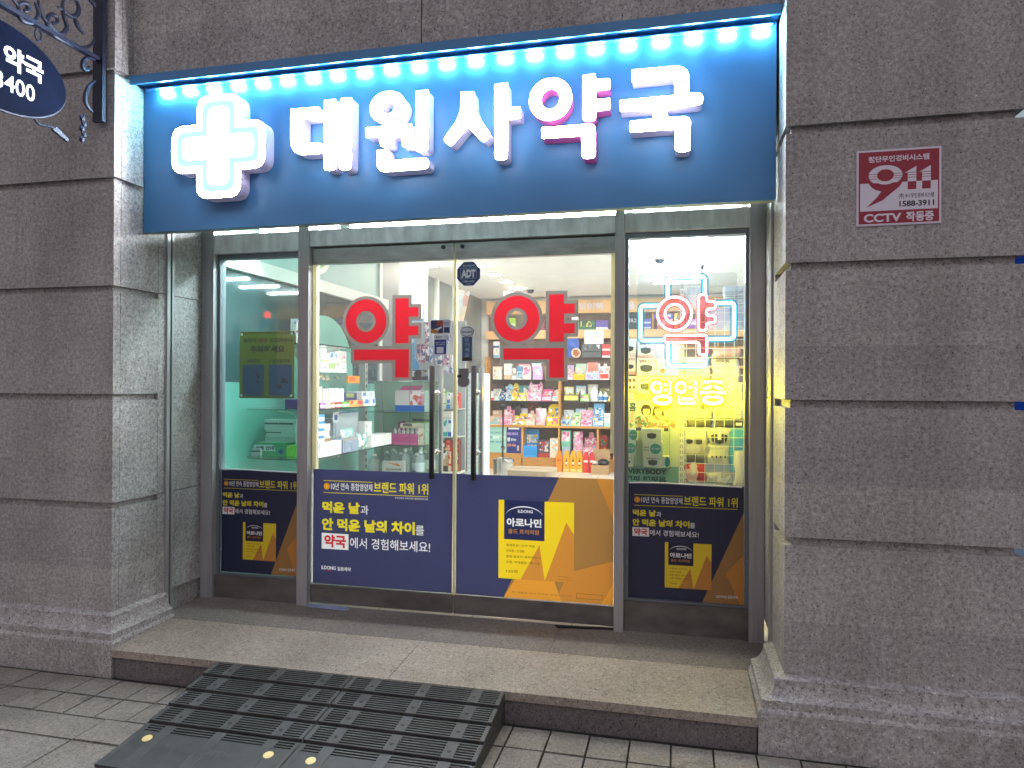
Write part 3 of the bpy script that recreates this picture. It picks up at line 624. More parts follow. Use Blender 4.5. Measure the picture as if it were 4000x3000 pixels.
# lit strip lamps hung just inside, seen over the transoms
for x0, x1, l, e, c in ((-2.92, -2.36, 'pale strip lamp over the left display window transom', 34., 'f4f6f2'), (-2.22, -.39, 'long strip lamp over the glass door transom', 46., 'f6f9ff'), (-.28, .35, 'bright strip lamp over the transom above the neon', 11., 'f4fdff')):
    t = thing('strip_lamp', l, 'lamp', ((x0+x1)/2, 1.25, 2.72), 'strip lamps over the transoms')
    m = MB(); m.box(x0, x1, 1.22, 1.28, 2.672, 2.735); m.build('tube', emis('strip_'+c, c, e), t, bev=.01, seg=2)
    m = MB(); m.prismx([(1.205, 2.736), (1.205, 2.77), (1.31, 2.77), (1.31, 2.585), (1.300, 2.585), (1.300, 2.736)], x0-.02, x1+.02); m.build('housing', mat('lamp_housing', 'c8cac6', .5), t)  # back plate added to shield the interior and send the light outward
    for x in (x0+.05, x1-.05): m = MB(); m.tube([(x, 1.25, 2.771), (x, 1.25, 3.099)], .004, n=8); m.build('hanger', mat('lamp_housing', 'c8cac6', .5), t)
# glass doors
SEAL = film('edge_seal', 'e8e2c4', .5)
GRIME = mat('door_rail', '858786', .35, .4, var=.3, scale=7, aniso=(1, 1, 3))
def door(x0, x1, label, hx, seals, lx):
    t = thing('glass_door', label, 'door', ((x0+x1)/2, .8, .235))
    m = MB(); m.box(x0+.004, x1-.004, .798, .808, .346, 2.366); m.build('pane', GLASS, t)
    m = MB(); m.box(x0+.002, x1-.002, .778, .828, 2.367, 2.462); m.build('top_rail', GRIME, t, bev=.002)
    m = MB(); m.box(x0+.002, x1-.002, .778, .828, .234, .345); m.build('bottom_rail', STEEL_B, t, bev=.002)
    for a, b, z0, z1 in seals:
        m = MB(); m.box(a, b, .790, .8275, z0, z1); m.build('edge_seal', SEAL, t)
    for y, r in ((.722, .0165), (.884, .0165)):
        m = MB(); m.tube([(hx, y, 1.047), (hx, y, 1.05), (hx, y, 1.717), (hx, y, 1.72)], r, n=20); h = m.build('handle', HSTEEL if y < .8 else CHROME, t, smooth=True)
        ya, yb = sorted((y, .798 if y < .8 else .808))
        for z in (1.20, 1.56):
            m = MB(); m.tube([(hx, ya, z), (hx, yb, z)], .009, n=12); m.ball((hx, .792 if y < .8 else .814, z), .015, (1, .5, 1)); m.build('standoff', CHROME, h, smooth=True)
    m = MB(); m.lathe([(.013, 0), (.013, .006), (.004, .007)], 0, 0, 0, 14); m.xf(Matrix.Translation((lx, .778, 2.44)) @ Matrix.Rotation(R(90), 4, 'X')); m.build('lock_cap', BLACKM, t)
    return t
dl = door(-2.262, -1.322, 'left glass door with the slogan film along its lower half', -1.438, [(-2.2618, -2.238, 1.07, 2.366), (-1.3275, -1.3185, .24, 2.46)], -1.39)
dr = door(-1.318, -.3575, 'right glass door with the yellow carton film along its lower half', -1.178, [(-.383, -.358, 1.22, 2.366), (-1.3178, -1.3115, .24, 2.46)], -1.27)

# ---------------- red lettering on the doors (decal with grey outline)
RED = mat('decal_red', 'c01c2c', .45); GREY = mat('decal_grey', 'a8a69c', .5)
REDF = film('decal_red_film', 'c8202e', .25); GREYF = film('decal_grey_film', '98968e', .12)
def yak(dx, label, par):
    x, z = -1.902+dx, 2.001
    t = thing('door_decal', label, 'decal', (x, .79, 1.65))
    Yp = [(-1.706, 2.140), (-1.619, 2.140), (-1.619, 2.083), (-1.555, 2.083), (-1.555, 2.026), (-1.618, 2.026), (-1.618, 1.968), (-1.555, 1.968), (-1.555, 1.911), (-1.618, 1.911), (-1.618, 1.862), (-1.706, 1.862)]
    Gp = [(-1.981, 1.826), (-1.616, 1.826), (-1.616, 1.652), (-1.705, 1.652), (-1.705, 1.759), (-1.981, 1.759)]
    e = .0205
    Yo = [(-1.706-e, 2.140+e), (-1.619+e, 2.140+e), (-1.619+e, 2.083+e), (-1.555+e, 2.083+e), (-1.555+e, 2.026-e), (-1.618+e, 2.026-e), (-1.618+e, 1.968+e), (-1.555+e, 1.968+e), (-1.555+e, 1.911-e), (-1.618+e, 1.911-e), (-1.618+e, 1.826+e), (-1.706-e, 1.826+e)]
    Go = [(-1.981-e, 1.826+e), (-1.616+e, 1.826+e), (-1.616+e, 1.652-e), (-1.705-e, 1.652-e), (-1.705-e, 1.759-e), (-1.981-e, 1.759-e)]
    sh = lambda P: [(p[0]+dx, p[1]) for p in P]
    def rg(ro, ri, n=64):
        return [[(x+ri*math.cos(a), z+ri*math.sin(a)), (x+ro*math.cos(a), z+ro*math.sin(a)), (x+ro*math.cos(b), z+ro*math.sin(b)), (x+ri*math.cos(b), z+ri*math.sin(b))] for a, b in [(2*math.pi*i/n, 2*math.pi*(i+1)/n) for i in range(n)]]
    printed([('outline', GREYF, [sh(Yo), sh(Go)]+rg(.158, .045)), ('lettering', REDF, [sh(Yp), sh(Gp)]+rg(.1375, .065))], .7965, t)
yak(0, 'large red letter decal with grey outline on the left glass door', dl)
yak(.963, 'large red letter decal with grey outline on the right glass door', dr)

# ================================================================== POSTERS
def place(x0, z0, w, h): return lambda P: [[(x0+p[0]*w, z0+p[1]*h) for p in q] for q in P]
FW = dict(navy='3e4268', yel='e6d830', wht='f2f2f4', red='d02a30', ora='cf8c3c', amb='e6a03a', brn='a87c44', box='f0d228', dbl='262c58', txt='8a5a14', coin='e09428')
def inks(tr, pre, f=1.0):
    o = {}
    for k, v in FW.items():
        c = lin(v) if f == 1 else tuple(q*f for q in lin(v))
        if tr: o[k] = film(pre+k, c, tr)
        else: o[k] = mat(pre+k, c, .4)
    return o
def slogan(x0, z1, w, small=True, bs=1., drop=None):
    # slogan block; x0 left edge, z1 top, w width of the block; proportions measured on the left door film
    s = w/1020.
    X = lambda u: x0+(u-560)*s
    Z = lambda v, u=560: z1-(v-862)*s
    b = lambda u0, v0, u1, v1: (X(u0), Z(v1), X(u1), Z(v0))
    zb = z1-(1048-862)*s if drop is None else z1-drop
    c = lambda u0, v0, u1, v1: (x0+(u0-560)*s*bs, zb-(v1-1048)*s*bs, x0+(u1-560)*s*bs, zb-(v0-1048)*s*bs)
    yel = fit('브랜드 파워 1위', *b(1058, 858, 1560, 955), bold=.02) + fit('먹은 날', *c(565, 1048, 925, 1150), bold=.045)
    yel += fit('안 먹은 날의 차이', *c(560, 1195, 1440, 1305), bold=.045) + [rect(*b(575, 862, 1045, 867)), rect(*b(575, 968, 1558, 973))]
    wht = fit('10년 연속 종합영양제', *b(648, 880, 1043, 944), bold=.005) + fit('과', *c(932, 1070, 1008, 1150), bold=.005)
    wht += fit('를', *c(1447, 1222, 1524, 1304), bold=.005) + fit('에서 경험해보세요!', *c(834, 1355, 1580, 1450), bold=.008) + [rect(*c(560, 1330, 820, 1470))]
    red = fit('약국', *c(585, 1343, 795, 1456), bold=.04)
    cx, cz = X(607), Z(914)
    coin = [el(cx, cz, 30*s, 30*s, 24)]
    one_ = [rect(cx-4*s, cz-17*s, cx+4*s, cz+17*s)]
    fine = fit('한국산업의 브랜드파워 종합영양제 부문', *b(1255, 984, 1558, 1000), bold=.0) if small else []
    return yel, wht, red, coin, one_, fine
def carton_art(x0, z0, w, h):
    # printed picture of the yellow carton: returns layers of polygons
    p = place(x0, z0, w, h)
    box = p([rect(0, 0, 1, 1)])
    tri = p([[(.62, 0), (1, 0), (1, .60), (.90, .75)], [(.30, 0), (.55, .45), (.62, 0)]])
    navy = p([rect(.075, .50, .615, 1.0)])
    wht = fit('아로나민', x0+.11*w, z0+.665*h, x0+.575*w, z0+.775*h, .035) + fit('ILDONG', x0+.26*w, z0+.845*h, x0+.46*w, z0+.882*h, .03)
    a = [(x0+w*(.345+.25*math.cos(t)), z0+h*(.80+.13*math.sin(t))) for t in [R(15+150*i/14) for i in range(15)]]
    b_ = [(x0+w*(.345+.25*math.cos(t)), z0+h*(.80+.115*math.sin(t))) for t in [R(15+150*i/14) for i in range(15)]]
    wht += [[a[i], a[i+1], b_[i+1], b_[i]] for i in range(14)]
    ora = fit('골드 프리미엄', x0+.13*w, z0+.575*h, x0+.54*w, z0+.635*h, .015)
    txt = []
    for i, s_ in enumerate(('육체피로 / 눈의 피로', '근육통 / 신경통', '병중·병후의 체력저하시', '요통, 어깨결림 / 뼈 건강')):
        txt += fit(s_, x0+.105*w, z0+(.41-.072*i)*h, x0+(.49, .35, .56, .56)[i]*w, z0+(.445-.072*i)*h, .01)
    txt += fit('120정', x0+.105*w, z0+.075*h, x0+.26*w, z0+.115*h, .005)
    fx = p([rect(.80, .03, .955, .034), rect(.80, .066, .955, .07), rect(.80, .034, .803, .066), rect(.952, .034, .955, .066)])
    return box, tri, navy, wht, ora, txt, fx
I = inks(.46, 'film_')
# left door film
t = thing('door_film', 'navy slogan film with yellow lettering on the left glass door', 'poster', (-1.8, .79, .35))
yel, wht, red, coin, one_, fine = slogan(-2.196, 1.002, .724)
wht2 = fit('ILDONG', -2.197, .440, -2.098, .463, .03) + fit('일동제약', -2.087, .437, -1.995, .462, .02)
printed([('sheet', I['navy'], [rect(-2.256, .349, -1.332, 1.071)]), ('lettering', I['yel'], yel), ('lettering', I['wht'], wht+wht2+fine), ('emblem', I['coin'], coin), ('lettering', I['yel'], one_), ('lettering', I['red'], red+[rect(-2.16, .430, -2.128, .434)])], .7972, t)
# right door film
t = thing('door_film', 'navy and orange film picturing a yellow carton on the right glass door', 'poster', (-.84, .79, .35))
bx = carton_art(-1.043, .461, .452, .465)
x0, x1, z0, z1 = -1.307, -.363, .349, 1.071
printed([('sheet', I['navy'], [rect(x0, z0, x1, z1)]), ('triangle', I['brn'], [[(-.680, z1), (x1, z1), (x1, z0), (-1.010, z0)]]), ('triangle', I['ora'], [[(-.462, z1), (x1, z1), (x1, .84)], [(-.70, z0), (x1, z0), (x1, .60), (-.62, .52)]]),
  ('triangle', I['amb'], [[(-1.010, z0), (-.665, z0), (-.715, .49), (-.915, .50)], [(-.43, z0), (x1, z0), (x1, .47)]]), ('carton_print', I['box'], bx[0]), ('carton_print', I['ora'], bx[1]), ('carton_print', I['dbl'], bx[2]), ('lettering', I['wht'], bx[3]), ('lettering', I['ora'], bx[4]), ('lettering', I['txt'], bx[5]+bx[6]+fit('본 제품은 의사 약사와 상의하십시오', -.96, .378, -.60, .388, 0)+[rect(-.575, .372, -.425, .375), rect(-.575, .400, -.425, .403), rect(-.575, .375, -.572, .400), rect(-.428, .375, -.425, .400)])], .7972, t)
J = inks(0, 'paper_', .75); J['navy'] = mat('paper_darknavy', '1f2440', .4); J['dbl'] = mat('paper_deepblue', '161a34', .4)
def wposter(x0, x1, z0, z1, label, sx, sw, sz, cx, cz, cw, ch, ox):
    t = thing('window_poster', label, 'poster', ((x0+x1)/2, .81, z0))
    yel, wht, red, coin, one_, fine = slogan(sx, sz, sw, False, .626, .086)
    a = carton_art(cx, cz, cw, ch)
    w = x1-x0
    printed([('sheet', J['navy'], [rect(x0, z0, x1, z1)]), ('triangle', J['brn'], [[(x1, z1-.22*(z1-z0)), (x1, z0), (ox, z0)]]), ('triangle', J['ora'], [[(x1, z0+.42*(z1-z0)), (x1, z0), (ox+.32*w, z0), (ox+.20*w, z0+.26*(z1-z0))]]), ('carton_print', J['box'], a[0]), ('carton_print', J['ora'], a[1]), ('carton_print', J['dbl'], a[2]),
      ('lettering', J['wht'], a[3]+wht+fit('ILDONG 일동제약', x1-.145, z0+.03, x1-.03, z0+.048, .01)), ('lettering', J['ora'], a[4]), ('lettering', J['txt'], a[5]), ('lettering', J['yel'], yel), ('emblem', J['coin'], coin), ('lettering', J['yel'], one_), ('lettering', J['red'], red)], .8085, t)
    m = MB(); m.tube(smoothpath([(x0+.006, .807, z1+.001), (x0+.25*w, .8065, z1+.006), (x0+.6*w, .8075, z1+.001), (x1-.01, .807, z1-.002)]), .004, n=8); m.build('curled_edge', mat('paper_back', 'cfcfd6', .6), t)
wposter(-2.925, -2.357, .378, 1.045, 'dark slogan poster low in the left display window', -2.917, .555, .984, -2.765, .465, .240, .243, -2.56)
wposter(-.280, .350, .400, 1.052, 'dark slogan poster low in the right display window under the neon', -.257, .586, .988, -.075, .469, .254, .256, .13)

# yellow wet floor notice in the left window
t = thing('warning_notice', 'yellow slippery floor notice with blue pictures in the left window', 'notice', (-2.61, .83, 1.51))
NY = film('notice_yellow', '6c7816', .10); NK = mat('notice_black', '1c2010', .5); NB = film('notice_blue', '264a70', .1); NR = mat('notice_red', '7c2c28', .5)
x0, z0, x1, z1 = -2.814, 1.515, -2.414, 1.951
st = []
for i in range(24):
    a = x0+.004+i*.0165
    st.append([(a, z1-.017), (a+.009, z1-.017), (a+.013, z1-.003), (a+.004, z1-.003)]); st.append([(a, z0+.003), (a+.009, z0+.003), (a+.013, z0+.017), (a+.004, z0+.017)])
fig = [[(-2.70, 1.69), (-2.675, 1.68), (-2.665, 1.64), (-2.68, 1.645)], [(-2.70, 1.645), (-2.67, 1.62), (-2.665, 1.60), (-2.69, 1.625)], [(-2.50, 1.645), (-2.485, 1.65), (-2.47, 1.625), (-2.455, 1.625), (-2.46, 1.615), (-2.51, 1.62)], [(-2.54, 1.60), (-2.51, 1.605), (-2.50, 1.585), (-2.53, 1.58)]]
printed([('sheet', NY, [rect(x0, z0, x1, z1)]), ('picture', NB, [rounded(rect(-2.79, 1.533, -2.632, 1.735), .012), rounded(rect(-2.598, 1.533, -2.432, 1.735), .012)]), ('lettering', NK, st+fig+fit('바닥이', -2.784, 1.877, -2.694, 1.908, .04)+fit('미끄러우니', -2.592, 1.877, -2.43, 1.908, .04)+fit('주의하세요', -2.735, 1.812, -2.485, 1.858, .045)+fit('✓비맞은우산', -2.772, 1.748, -2.66, 1.77, .03)+fit('✓넘어짐주의', -2.596, 1.748, -2.448, 1.77, .03)), ('lettering', NR, fit('매우', -2.683, 1.877, -2.606, 1.908, .045))], .832, t)
for x, z in ((-2.797, 1.933), (-2.431, 1.933), (-2.797, 1.533), (-2.435, 1.533)):
    m = MB(); m.ball((x, .829, z), .009, (1, .5, 1)); m.build('suction_cup', mat('suction_cup', 'd8e4e4', .2), t, smooth=True)

# ---------------- small stickers on the doors
SB = mat('sticker_blue', '1d3a68', .4); SW = mat('sticker_white', 'c9d2da', .4); SP = mat('sticker_pale', '9fb4cc', .4)
t = thing('security_sticker', 'blue octagonal security sticker high on the right glass door', 'sticker', (-1.236, .79, 2.2))
oc = lambda r: [(-1.236+r*math.cos(R(22.5+45*i)), 2.277+r*math.sin(R(22.5+45*i))) for i in range(8)]
printed([('sheet', SW, [oc(.0795)]), ('sheet', SB, [oc(.0765)]), ('sheet', SP, [rect(-1.288, 2.246, -1.186, 2.312)]), ('sheet', SB, [rect(-1.286, 2.248, -1.188, 2.310)]), ('lettering', SW, fit('ADT', -1.283, 2.253, -1.192, 2.303, .06)), ('lettering', SP, fit('캡스경비구역', -1.272, 2.318, -1.20, 2.332, .02)+fit('1588-6400', -1.273, 2.225, -1.20, 2.238, .02)+fit('고객센터', -1.255, 2.212, -1.218, 2.220, .0))], .7962, t)
t = thing('pull_sticker', 'blue pull sticker with an oval white head beside the right door handle', 'sticker', (-1.243, .79, 1.75))
PB = mat('sticker_teal', '33597e', .4)
printed([('sheet', SW, [rounded(rect(-1.277, 1.749, -1.209, 1.91), .01), el(-1.244, 1.929, .046, .033)]), ('sheet', mat('sticker_dark', '20242c', .4), [el(-1.244, 1.929, .043, .030), rect(-1.274, 1.752, -1.212, 1.775)]), ('sheet', SW, [el(-1.244, 1.929, .039, .026)]), ('sheet', PB, [rect(-1.274, 1.7755, -1.212, 1.897)]), ('lettering', SP, sum([fit(c_, -1.258, 1.868-.030*i, -1.230, 1.892-.030*i, .01) for i, c_ in enumerate('당기세요')], [])), ('lettering', SB, fit('벨크스토퍼', -1.278, 1.92, -1.210, 1.934, .03))], .7962, t)
t = thing('event_card', 'small landscape photo card on the left glass door above the handle', 'card', (-1.41, .79, 1.92))
printed([('sheet', SW, [rounded(rect(-1.476, 1.918, -1.348, 2.003), .005)]), ('picture', mat('card_blue', '2c3c66', .4), [rect(-1.474, 1.921, -1.396, 2.0)]), ('picture', mat('card_red', '9c4434', .4), [[(-1.44, 1.97), (-1.396, 1.965), (-1.396, 2.0), (-1.43, 2.0)]]), ('picture', mat('card_orange', 'c07a30', .4), [[(-1.474, 1.921), (-1.42, 1.921), (-1.44, 1.94), (-1.474, 1.95)]]), ('picture', SW, [[(-1.456, 1.945), (-1.41, 1.962), (-1.40, 1.958), (-1.43, 1.935)]]), ('lettering', SB, [rect(-1.391, 1.985-.008*i, -1.357, 1.988-.008*i) for i in range(3)]+[rect(-1.39, 1.924, -1.354, 1.958)])], .7962, t)
t = thing('payment_sticker', 'blue and white upright payment sticker on the left glass door', 'sticker', (-1.41, .79, 1.79))
printed([('sheet', SW, [rounded(rect(-1.454, 1.79, -1.372, 1.913), .007)]), ('sheet', mat('sticker_royal', '1c3c88', .4), [rounded(rect(-1.451, 1.793, -1.375, 1.882), .006)]), ('picture', SW, [rect(-1.436, 1.800, -1.392, 1.838)]), ('lettering', SW, fit('간편결제 가능매장', -1.445, 1.860, -1.381, 1.868, .02)+fit('사용 가능합니다', -1.441, 1.848, -1.385, 1.856, .02)), ('lettering', SB, fit('PAY', -1.44, 1.893, -1.40, 1.902, .04))], .7962, t)
t = thing('lock_plate', 'dull grey lock plate on the right glass door below the pull sticker', 'lock', (-1.26, .79, 1.6))
m = MB(); m.prism(rounded(rect(-1.293, 1.655, -1.230, 1.707), .008), .789, .7975); m.prism(el(-1.262, 1.628, .037, .034), .787, .7975); m.build('plate', mat('lock_grey', '77767c', .45), t, bev=.001)
m = MB(); m.box(-1.300, -1.277, .7855, .7889, 1.652, 1.668); m.build('keyhole', BLACKM, t)

# ================================================================== NEON
def yz(p, y=.95): return [(a, y, b) for a, b in p]
def neon(par, name, paths, r, core, halo):  # two wider shells per tube put the neon's halo into coloured geometry
    for closed, p in paths:
        a = MB(); a.tube(p, r, closed, 10); o = a.build(name, core, par, smooth=True)
        b = MB(); b.tube(p, r*1.5, closed, 12); b.build('halo_shell', halo[0], o, smooth=True)
        b = MB(); b.tube(p, r*2.3, closed, 12); b.build('outer_halo', halo[1], o, smooth=True)
NC = emis('neon_cyan_core', '90ecff', 40.); NCH = (neon_halo('neon_cyan_halo', (.0, .15, .225), 1., .86), neon_halo('neon_cyan_outer_halo', (.0, .12, .20), 1., .34))
NP = emis('neon_pink_core', 'ffb0b0', 30.); NPH = (neon_halo('neon_pink_halo', (.27, .04, .05), 1., .8), neon_halo('neon_pink_outer_halo', (.25, .015, .025), 1., .26))
NYC = emis('neon_yellow_core', 'ffe21c', 260.); NYH = (neon_halo('neon_yellow_halo', (.27, .25, .0), 1., .8), neon_halo('neon_yellow_outer_halo', (.25, .225, .0), 1., .38))
t = thing('neon_cross', 'cyan neon cross framing a pink neon letter in the right window', 'neon sign', (.04, .95, 1.72))
C = [[(-.067, 2.129), (-.067, 2.241), (.143, 2.241), (.143, 2.131)], [(.203, 2.086), (.305, 2.086), (.305, 1.879), (.158, 1.879)], [(-.064, 1.857), (-.062, 1.723), (.148, 1.723), (.147, 1.792)], [(-.117, 2.079), (-.223, 2.079), (-.223, 1.874), (-.083, 1.874)]]
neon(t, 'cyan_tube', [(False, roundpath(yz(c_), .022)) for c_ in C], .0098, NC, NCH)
rg = lambda cx, cz, a, b, n=40: [(cx+a*math.cos(2*math.pi*i/n), .95, cz+b*math.sin(2*math.pi*i/n)) for i in range(n)]
NPATH = [(True, rg(-.028, 2.029, .097, .098)), (True, rg(-.028, 2.029, .054, .055)),
  (True, roundpath(yz([(.108, 2.137), (.153, 2.137), (.153, 2.095), (.202, 2.095), (.202, 2.054), (.153, 2.054), (.153, 2.014), (.202, 2.014), (.202, 1.973), (.153, 1.973), (.153, 1.929), (.108, 1.929)]), .02, closed=True)),
  (True, roundpath(yz([(-.086, 1.902), (.155, 1.902), (.155, 1.788), (.111, 1.788), (.111, 1.862), (-.086, 1.862)]), .018, closed=True))]
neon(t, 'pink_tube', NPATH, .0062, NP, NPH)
m = MB(); m.prism(rounded(rect(-.245, 1.70, .325, 2.262), .03), .966, .971); m.build('clear_backing', ACRYL, t)
m = MB()
for x in (-.055, .128): m.tube([(x, .966, 2.24), (x, .966, 2.47), (x, .966, 2.80)], .0018, n=6)
m.box(.122, .135, .96, .972, 2.285, 2.31); m.build('hanging_wire', mat('wire', '6c7478', .4), t)
PKG = glassmat('pink_glow_tint', (1., .50, .52), .6, .10)  # tinted panels added to colour in the pink glow between the tubes
m = MB(); m.ring(-.028, 2.029, .092, .093, .058, .059, .9615, .9645, 40); m.build('pink_glow_panel', PKG, t)
m = MB(); m.prism([(.112, 2.133), (.149, 2.133), (.149, 2.091), (.198, 2.091), (.198, 2.058), (.149, 2.058), (.149, 2.010), (.198, 2.010), (.198, 1.977), (.149, 1.977), (.149, 1.933), (.112, 1.933)], .9615, .9645); m.build('pink_glow_panel', PKG, t)
m = MB(); m.prism([(-.082, 1.898), (.151, 1.898), (.151, 1.792), (.115, 1.792), (.115, 1.866), (-.082, 1.866)], .9615, .9645); m.build('pink_glow_panel', PKG, t)
t = thing('neon_open_sign', 'yellow neon lettering below the neon cross in the right window', 'neon sign', (.07, .95, 1.5))
OP = [[(-.055, 1.634), (-.055, 1.557)], [(-.098, 1.614), (-.055, 1.614)], [(-.098, 1.584), (-.055, 1.584)], [(.089, 1.634), (.089, 1.562)], [(.038, 1.599), (.089, 1.599)], [(.002, 1.550), (.002, 1.507), (.089, 1.507), (.089, 1.552)], [(.002, 1.532), (.089, 1.532)], [(.138, 1.631), (.240, 1.631)], [(.189, 1.628), (.180, 1.607), (.136, 1.586)], [(.189, 1.628), (.199, 1.607), (.242, 1.586)], [(.121, 1.570), (.258, 1.570)], [(.189, 1.570), (.189, 1.551)]]
YP_ = [(False, [(a, .95, b) for a, b in p]) for p in OP] + [(True, rg(-.127, 1.598, .029, .029, 24)), (True, rg(-.095, 1.526, .047, .022, 28)), (True, rg(.010, 1.599, .027, .028, 24)), (True, rg(.189, 1.528, .050, .021, 28))]
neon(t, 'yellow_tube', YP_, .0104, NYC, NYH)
m = MB(); m.prism(rounded(rect(-.175, 1.485, .275, 1.655), .02), .966, .971); m.build('clear_backing', ACRYL, t)
m = MB(); m.tube([(-.02, .962, 1.655), (-.02, .968, 1.70)], .0018, n=6); m.tube([(.12, .962, 1.655), (.12, .968, 1.70)], .0018, n=6); m.build('hanging_wire', mat('wire', '6c7478', .4), t)

# ================================================================== RAMP, FLYER
RUB = mat('black_rubber', '363738', .6, var=.35, scale=14, bump=.25); RUBL = mat('worn_rubber', '3d3e3f', .6, var=.4, scale=9); SLOT = mat('slot_black', '0e1012', .8)
REFL = mat('reflector_yellow', 'd9c486', .35, emit=.0)
def ramp(xa, xb, label, refl):
    w = xb-xa; t = thing('rubber_ramp', label, 'ramp', ((xa+xb)/2, -.4, GZ))
    ang = R(10.2); top = Vector((0, -.090, .174))
    MX = Matrix.Translation(top) @ Matrix.Rotation(ang, 4, 'X')
    L, pit = .80, .124
    b = MB(); b.prismx([(-.090, .150), (-.090, GZ+.001), (-.74, GZ+.001), (-.74, GZ+.002)], xa, xb); b.build('wedge', SLOT, t)
    ribs = MB(); bands = [MB() for _ in range(5)]; holes = [MB() for _ in range(12)]
    fr_ = [(.0, .03), (.135, .205), (.47, .535), (.80, .868), (.975, 1.)]
    for r in range(5):
        cnt = [len(q_.bm.verts) for q_ in [ribs]+bands+holes]
        y1 = -r*pit; y0 = y1-pit+.012 if r < 4 else -.795
        last = False
        for bi, (a, c) in enumerate(fr_):
            bands[bi].box(xa+a*w, xa+c*w, y0, y1, -.012, .004)
        if not last:
            for k, (p, q) in enumerate(zip(fr_, fr_[1:])):
                n = 6
                for j in range(n+1):
                    hh = pit-.012; yb = y1-hh
                    rb = hh/(n+1.25*(n+1))*1.25
                    gp = (hh-(n+1)*rb)/n
                    a0 = yb+j*(rb+gp)
                    if r == 4 and j < n-2: continue
                    ribs.box(xa+p[1]*w+.0003, xa+q[0]*w-.0003, a0, a0+rb, -.012, .0037)
                if r == 4:
                    ribs.box(xa+p[1]*w+.0003, xa+q[0]*w-.0003, y0, y1-pit+.012+.062, -.012, .0034)
            for hi, u in enumerate((.17, .502, .834)): (holes[min(hi+3*r, 11)].lathe([(.0085, .0042), (.0085, .0048), (.004, .0049)], xa+u*w, (y0+y1)/2-.012, 0, 14) if r < 4 else None)
        if r < 5:    # every row is a flatter tread with a small riser at its front
            mr = Matrix.Translation((0, y1, .004)) @ Matrix.Rotation(R(-4.2), 4, 'X') @ Matrix.Translation((0, -y1, -.004))
            for q_, c0 in zip([ribs]+bands+holes, cnt):
                q_.bm.verts.ensure_lookup_table()
                for v in q_.bm.verts[c0:]: v.co = mr @ v.co
    # dark floor of the slots
    fl_ = MB(); fl_.box(xa+.001, xb-.001, -L+.005, 0, -.018, -.0125); fl_.xf(MX); fl_.build('slot_floor', SLOT, t)
    ribs.xf(MX); [q_.xf(MX) for q_ in bands+holes]
    ribs.build('ribbed_tread', RUB, t, bev=.0008); [q_.build('flat_band' if i_ < 5 else 'toe_plate', RUBL, t, bev=.001) for i_, q_ in enumerate(bands)]; [q_.build('bolt_hole', BLACKM, t) for q_ in holes]
    for u in refl:
        q = MB(); q.lathe([(.021, .0042), (.021, .006), (.018, .0068)], xa+u*w, -.600, .008, 24); q.xf(MX); q.build('reflector', REFL, t, smooth=True)
    pol = fit('welcome', xa+.26*w, -.655, xa+.72*w, -.600, .03)
    bm = bmesh.new()
    for p in pol:
        try: bm.faces.new([bm.verts.new((v[0], v[1], .0058+(-.496-v[1])*math.tan(R(4.2)))) for v in p])
        except ValueError: pass
    me = bpy.data.meshes.new('lettering'); bm.transform(MX); bm.to_mesh(me); bm.free(); link('lettering', me, RUBL, t)
    for x0, x1 in ((xa-.0015, xa-.0003), (xb+.0003, xb+.0015)): s = MB(); s.prismx([(-.090, .172), (-.090, GZ+.001), (-.86, GZ+.001), (-.86, GZ+.006)], x0, x1); s.build('side', RUB, t)
ramp(-2.308, -1.552, 'black rubber ramp module left of the seam before the step', (.115, .885))
ramp(-1.546, -.785, 'black rubber ramp module right of the seam before the step', (.13, .87))
m = MB(); P4 = [(-2.271, .735), (-2.262, .772), (-2.03, .772), (-1.968, .735), (-1.98, .700), (-2.22, .708)]
m.prismz(P4, .2235, .2245); o = m.build('flyer', mat('flyer_paper', '8e97bd', .5, var=.3, scale=22)); tag(o, 'pale blue flyer lying on the step under the left door', 'flyer')
m = MB(); m.prismz([(-.69, .742), (-.36, .772), (-.358, .755), (-.67, .712)], .2235, .229); o = m.build('rubber_strip', BLACKM); tag(o, 'black rubber strip lying below the right door corner', 'strip')

# ================================================================== INTERIOR
FZ, CZ_, YW, LXW, RXW = .222, 3.10, 8.55, -3.06, 1.30
def floor_mat():
    m = bpy.data.materials.new('floor_tile'); m.use_nodes = True; n = m.node_tree.nodes; l = m.node_tree.links; p = n['Principled BSDF']
    tc = n.new('ShaderNodeTexCoord'); b = n.new('ShaderNodeTexBrick'); b.offset = 0
    b.inputs['Color1'].default_value = (*lin('f0e8da'), 1); b.inputs['Color2'].default_value = (*lin('ece2d2'), 1); b.inputs['Mortar'].default_value = (*lin('b9ac96'), 1)
    b.inputs['Scale'].default_value = 1.; b.inputs['Mortar Size'].default_value = .004; b.inputs['Brick Width'].default_value = .6; b.inputs['Row Height'].default_value = .6
    l.new(tc.outputs['Object'], b.inputs['Vector']); l.new(b.outputs[0], p.inputs['Base Color']); p.inputs['Roughness'].default_value = .25; return m
m = MB(); m.box(-3.4, RXW, .776, YW, .1, FZ); struct(m.build('shop_floor', floor_mat()))
CEIL = mat('ceiling_paint', 'f2f4f4', .8, var=.05, scale=4)
m = MB(); m.box(-3.4, RXW, .921, YW+.1, CZ_, 3.2); struct(m.build('shop_ceiling', CEIL))
WALLP = mat('wall_paint', 'e2e4e0', .7, var=.06, scale=3)
m = MB(); m.box(-3.4, RXW, YW, YW+.1, FZ, CZ_); struct(m.build('back_wall', WALLP))
m = MB(); m.box(RXW, RXW+.08, .861, YW+.1, .1, 3.2); struct(m.build('right_wall', WALLP))
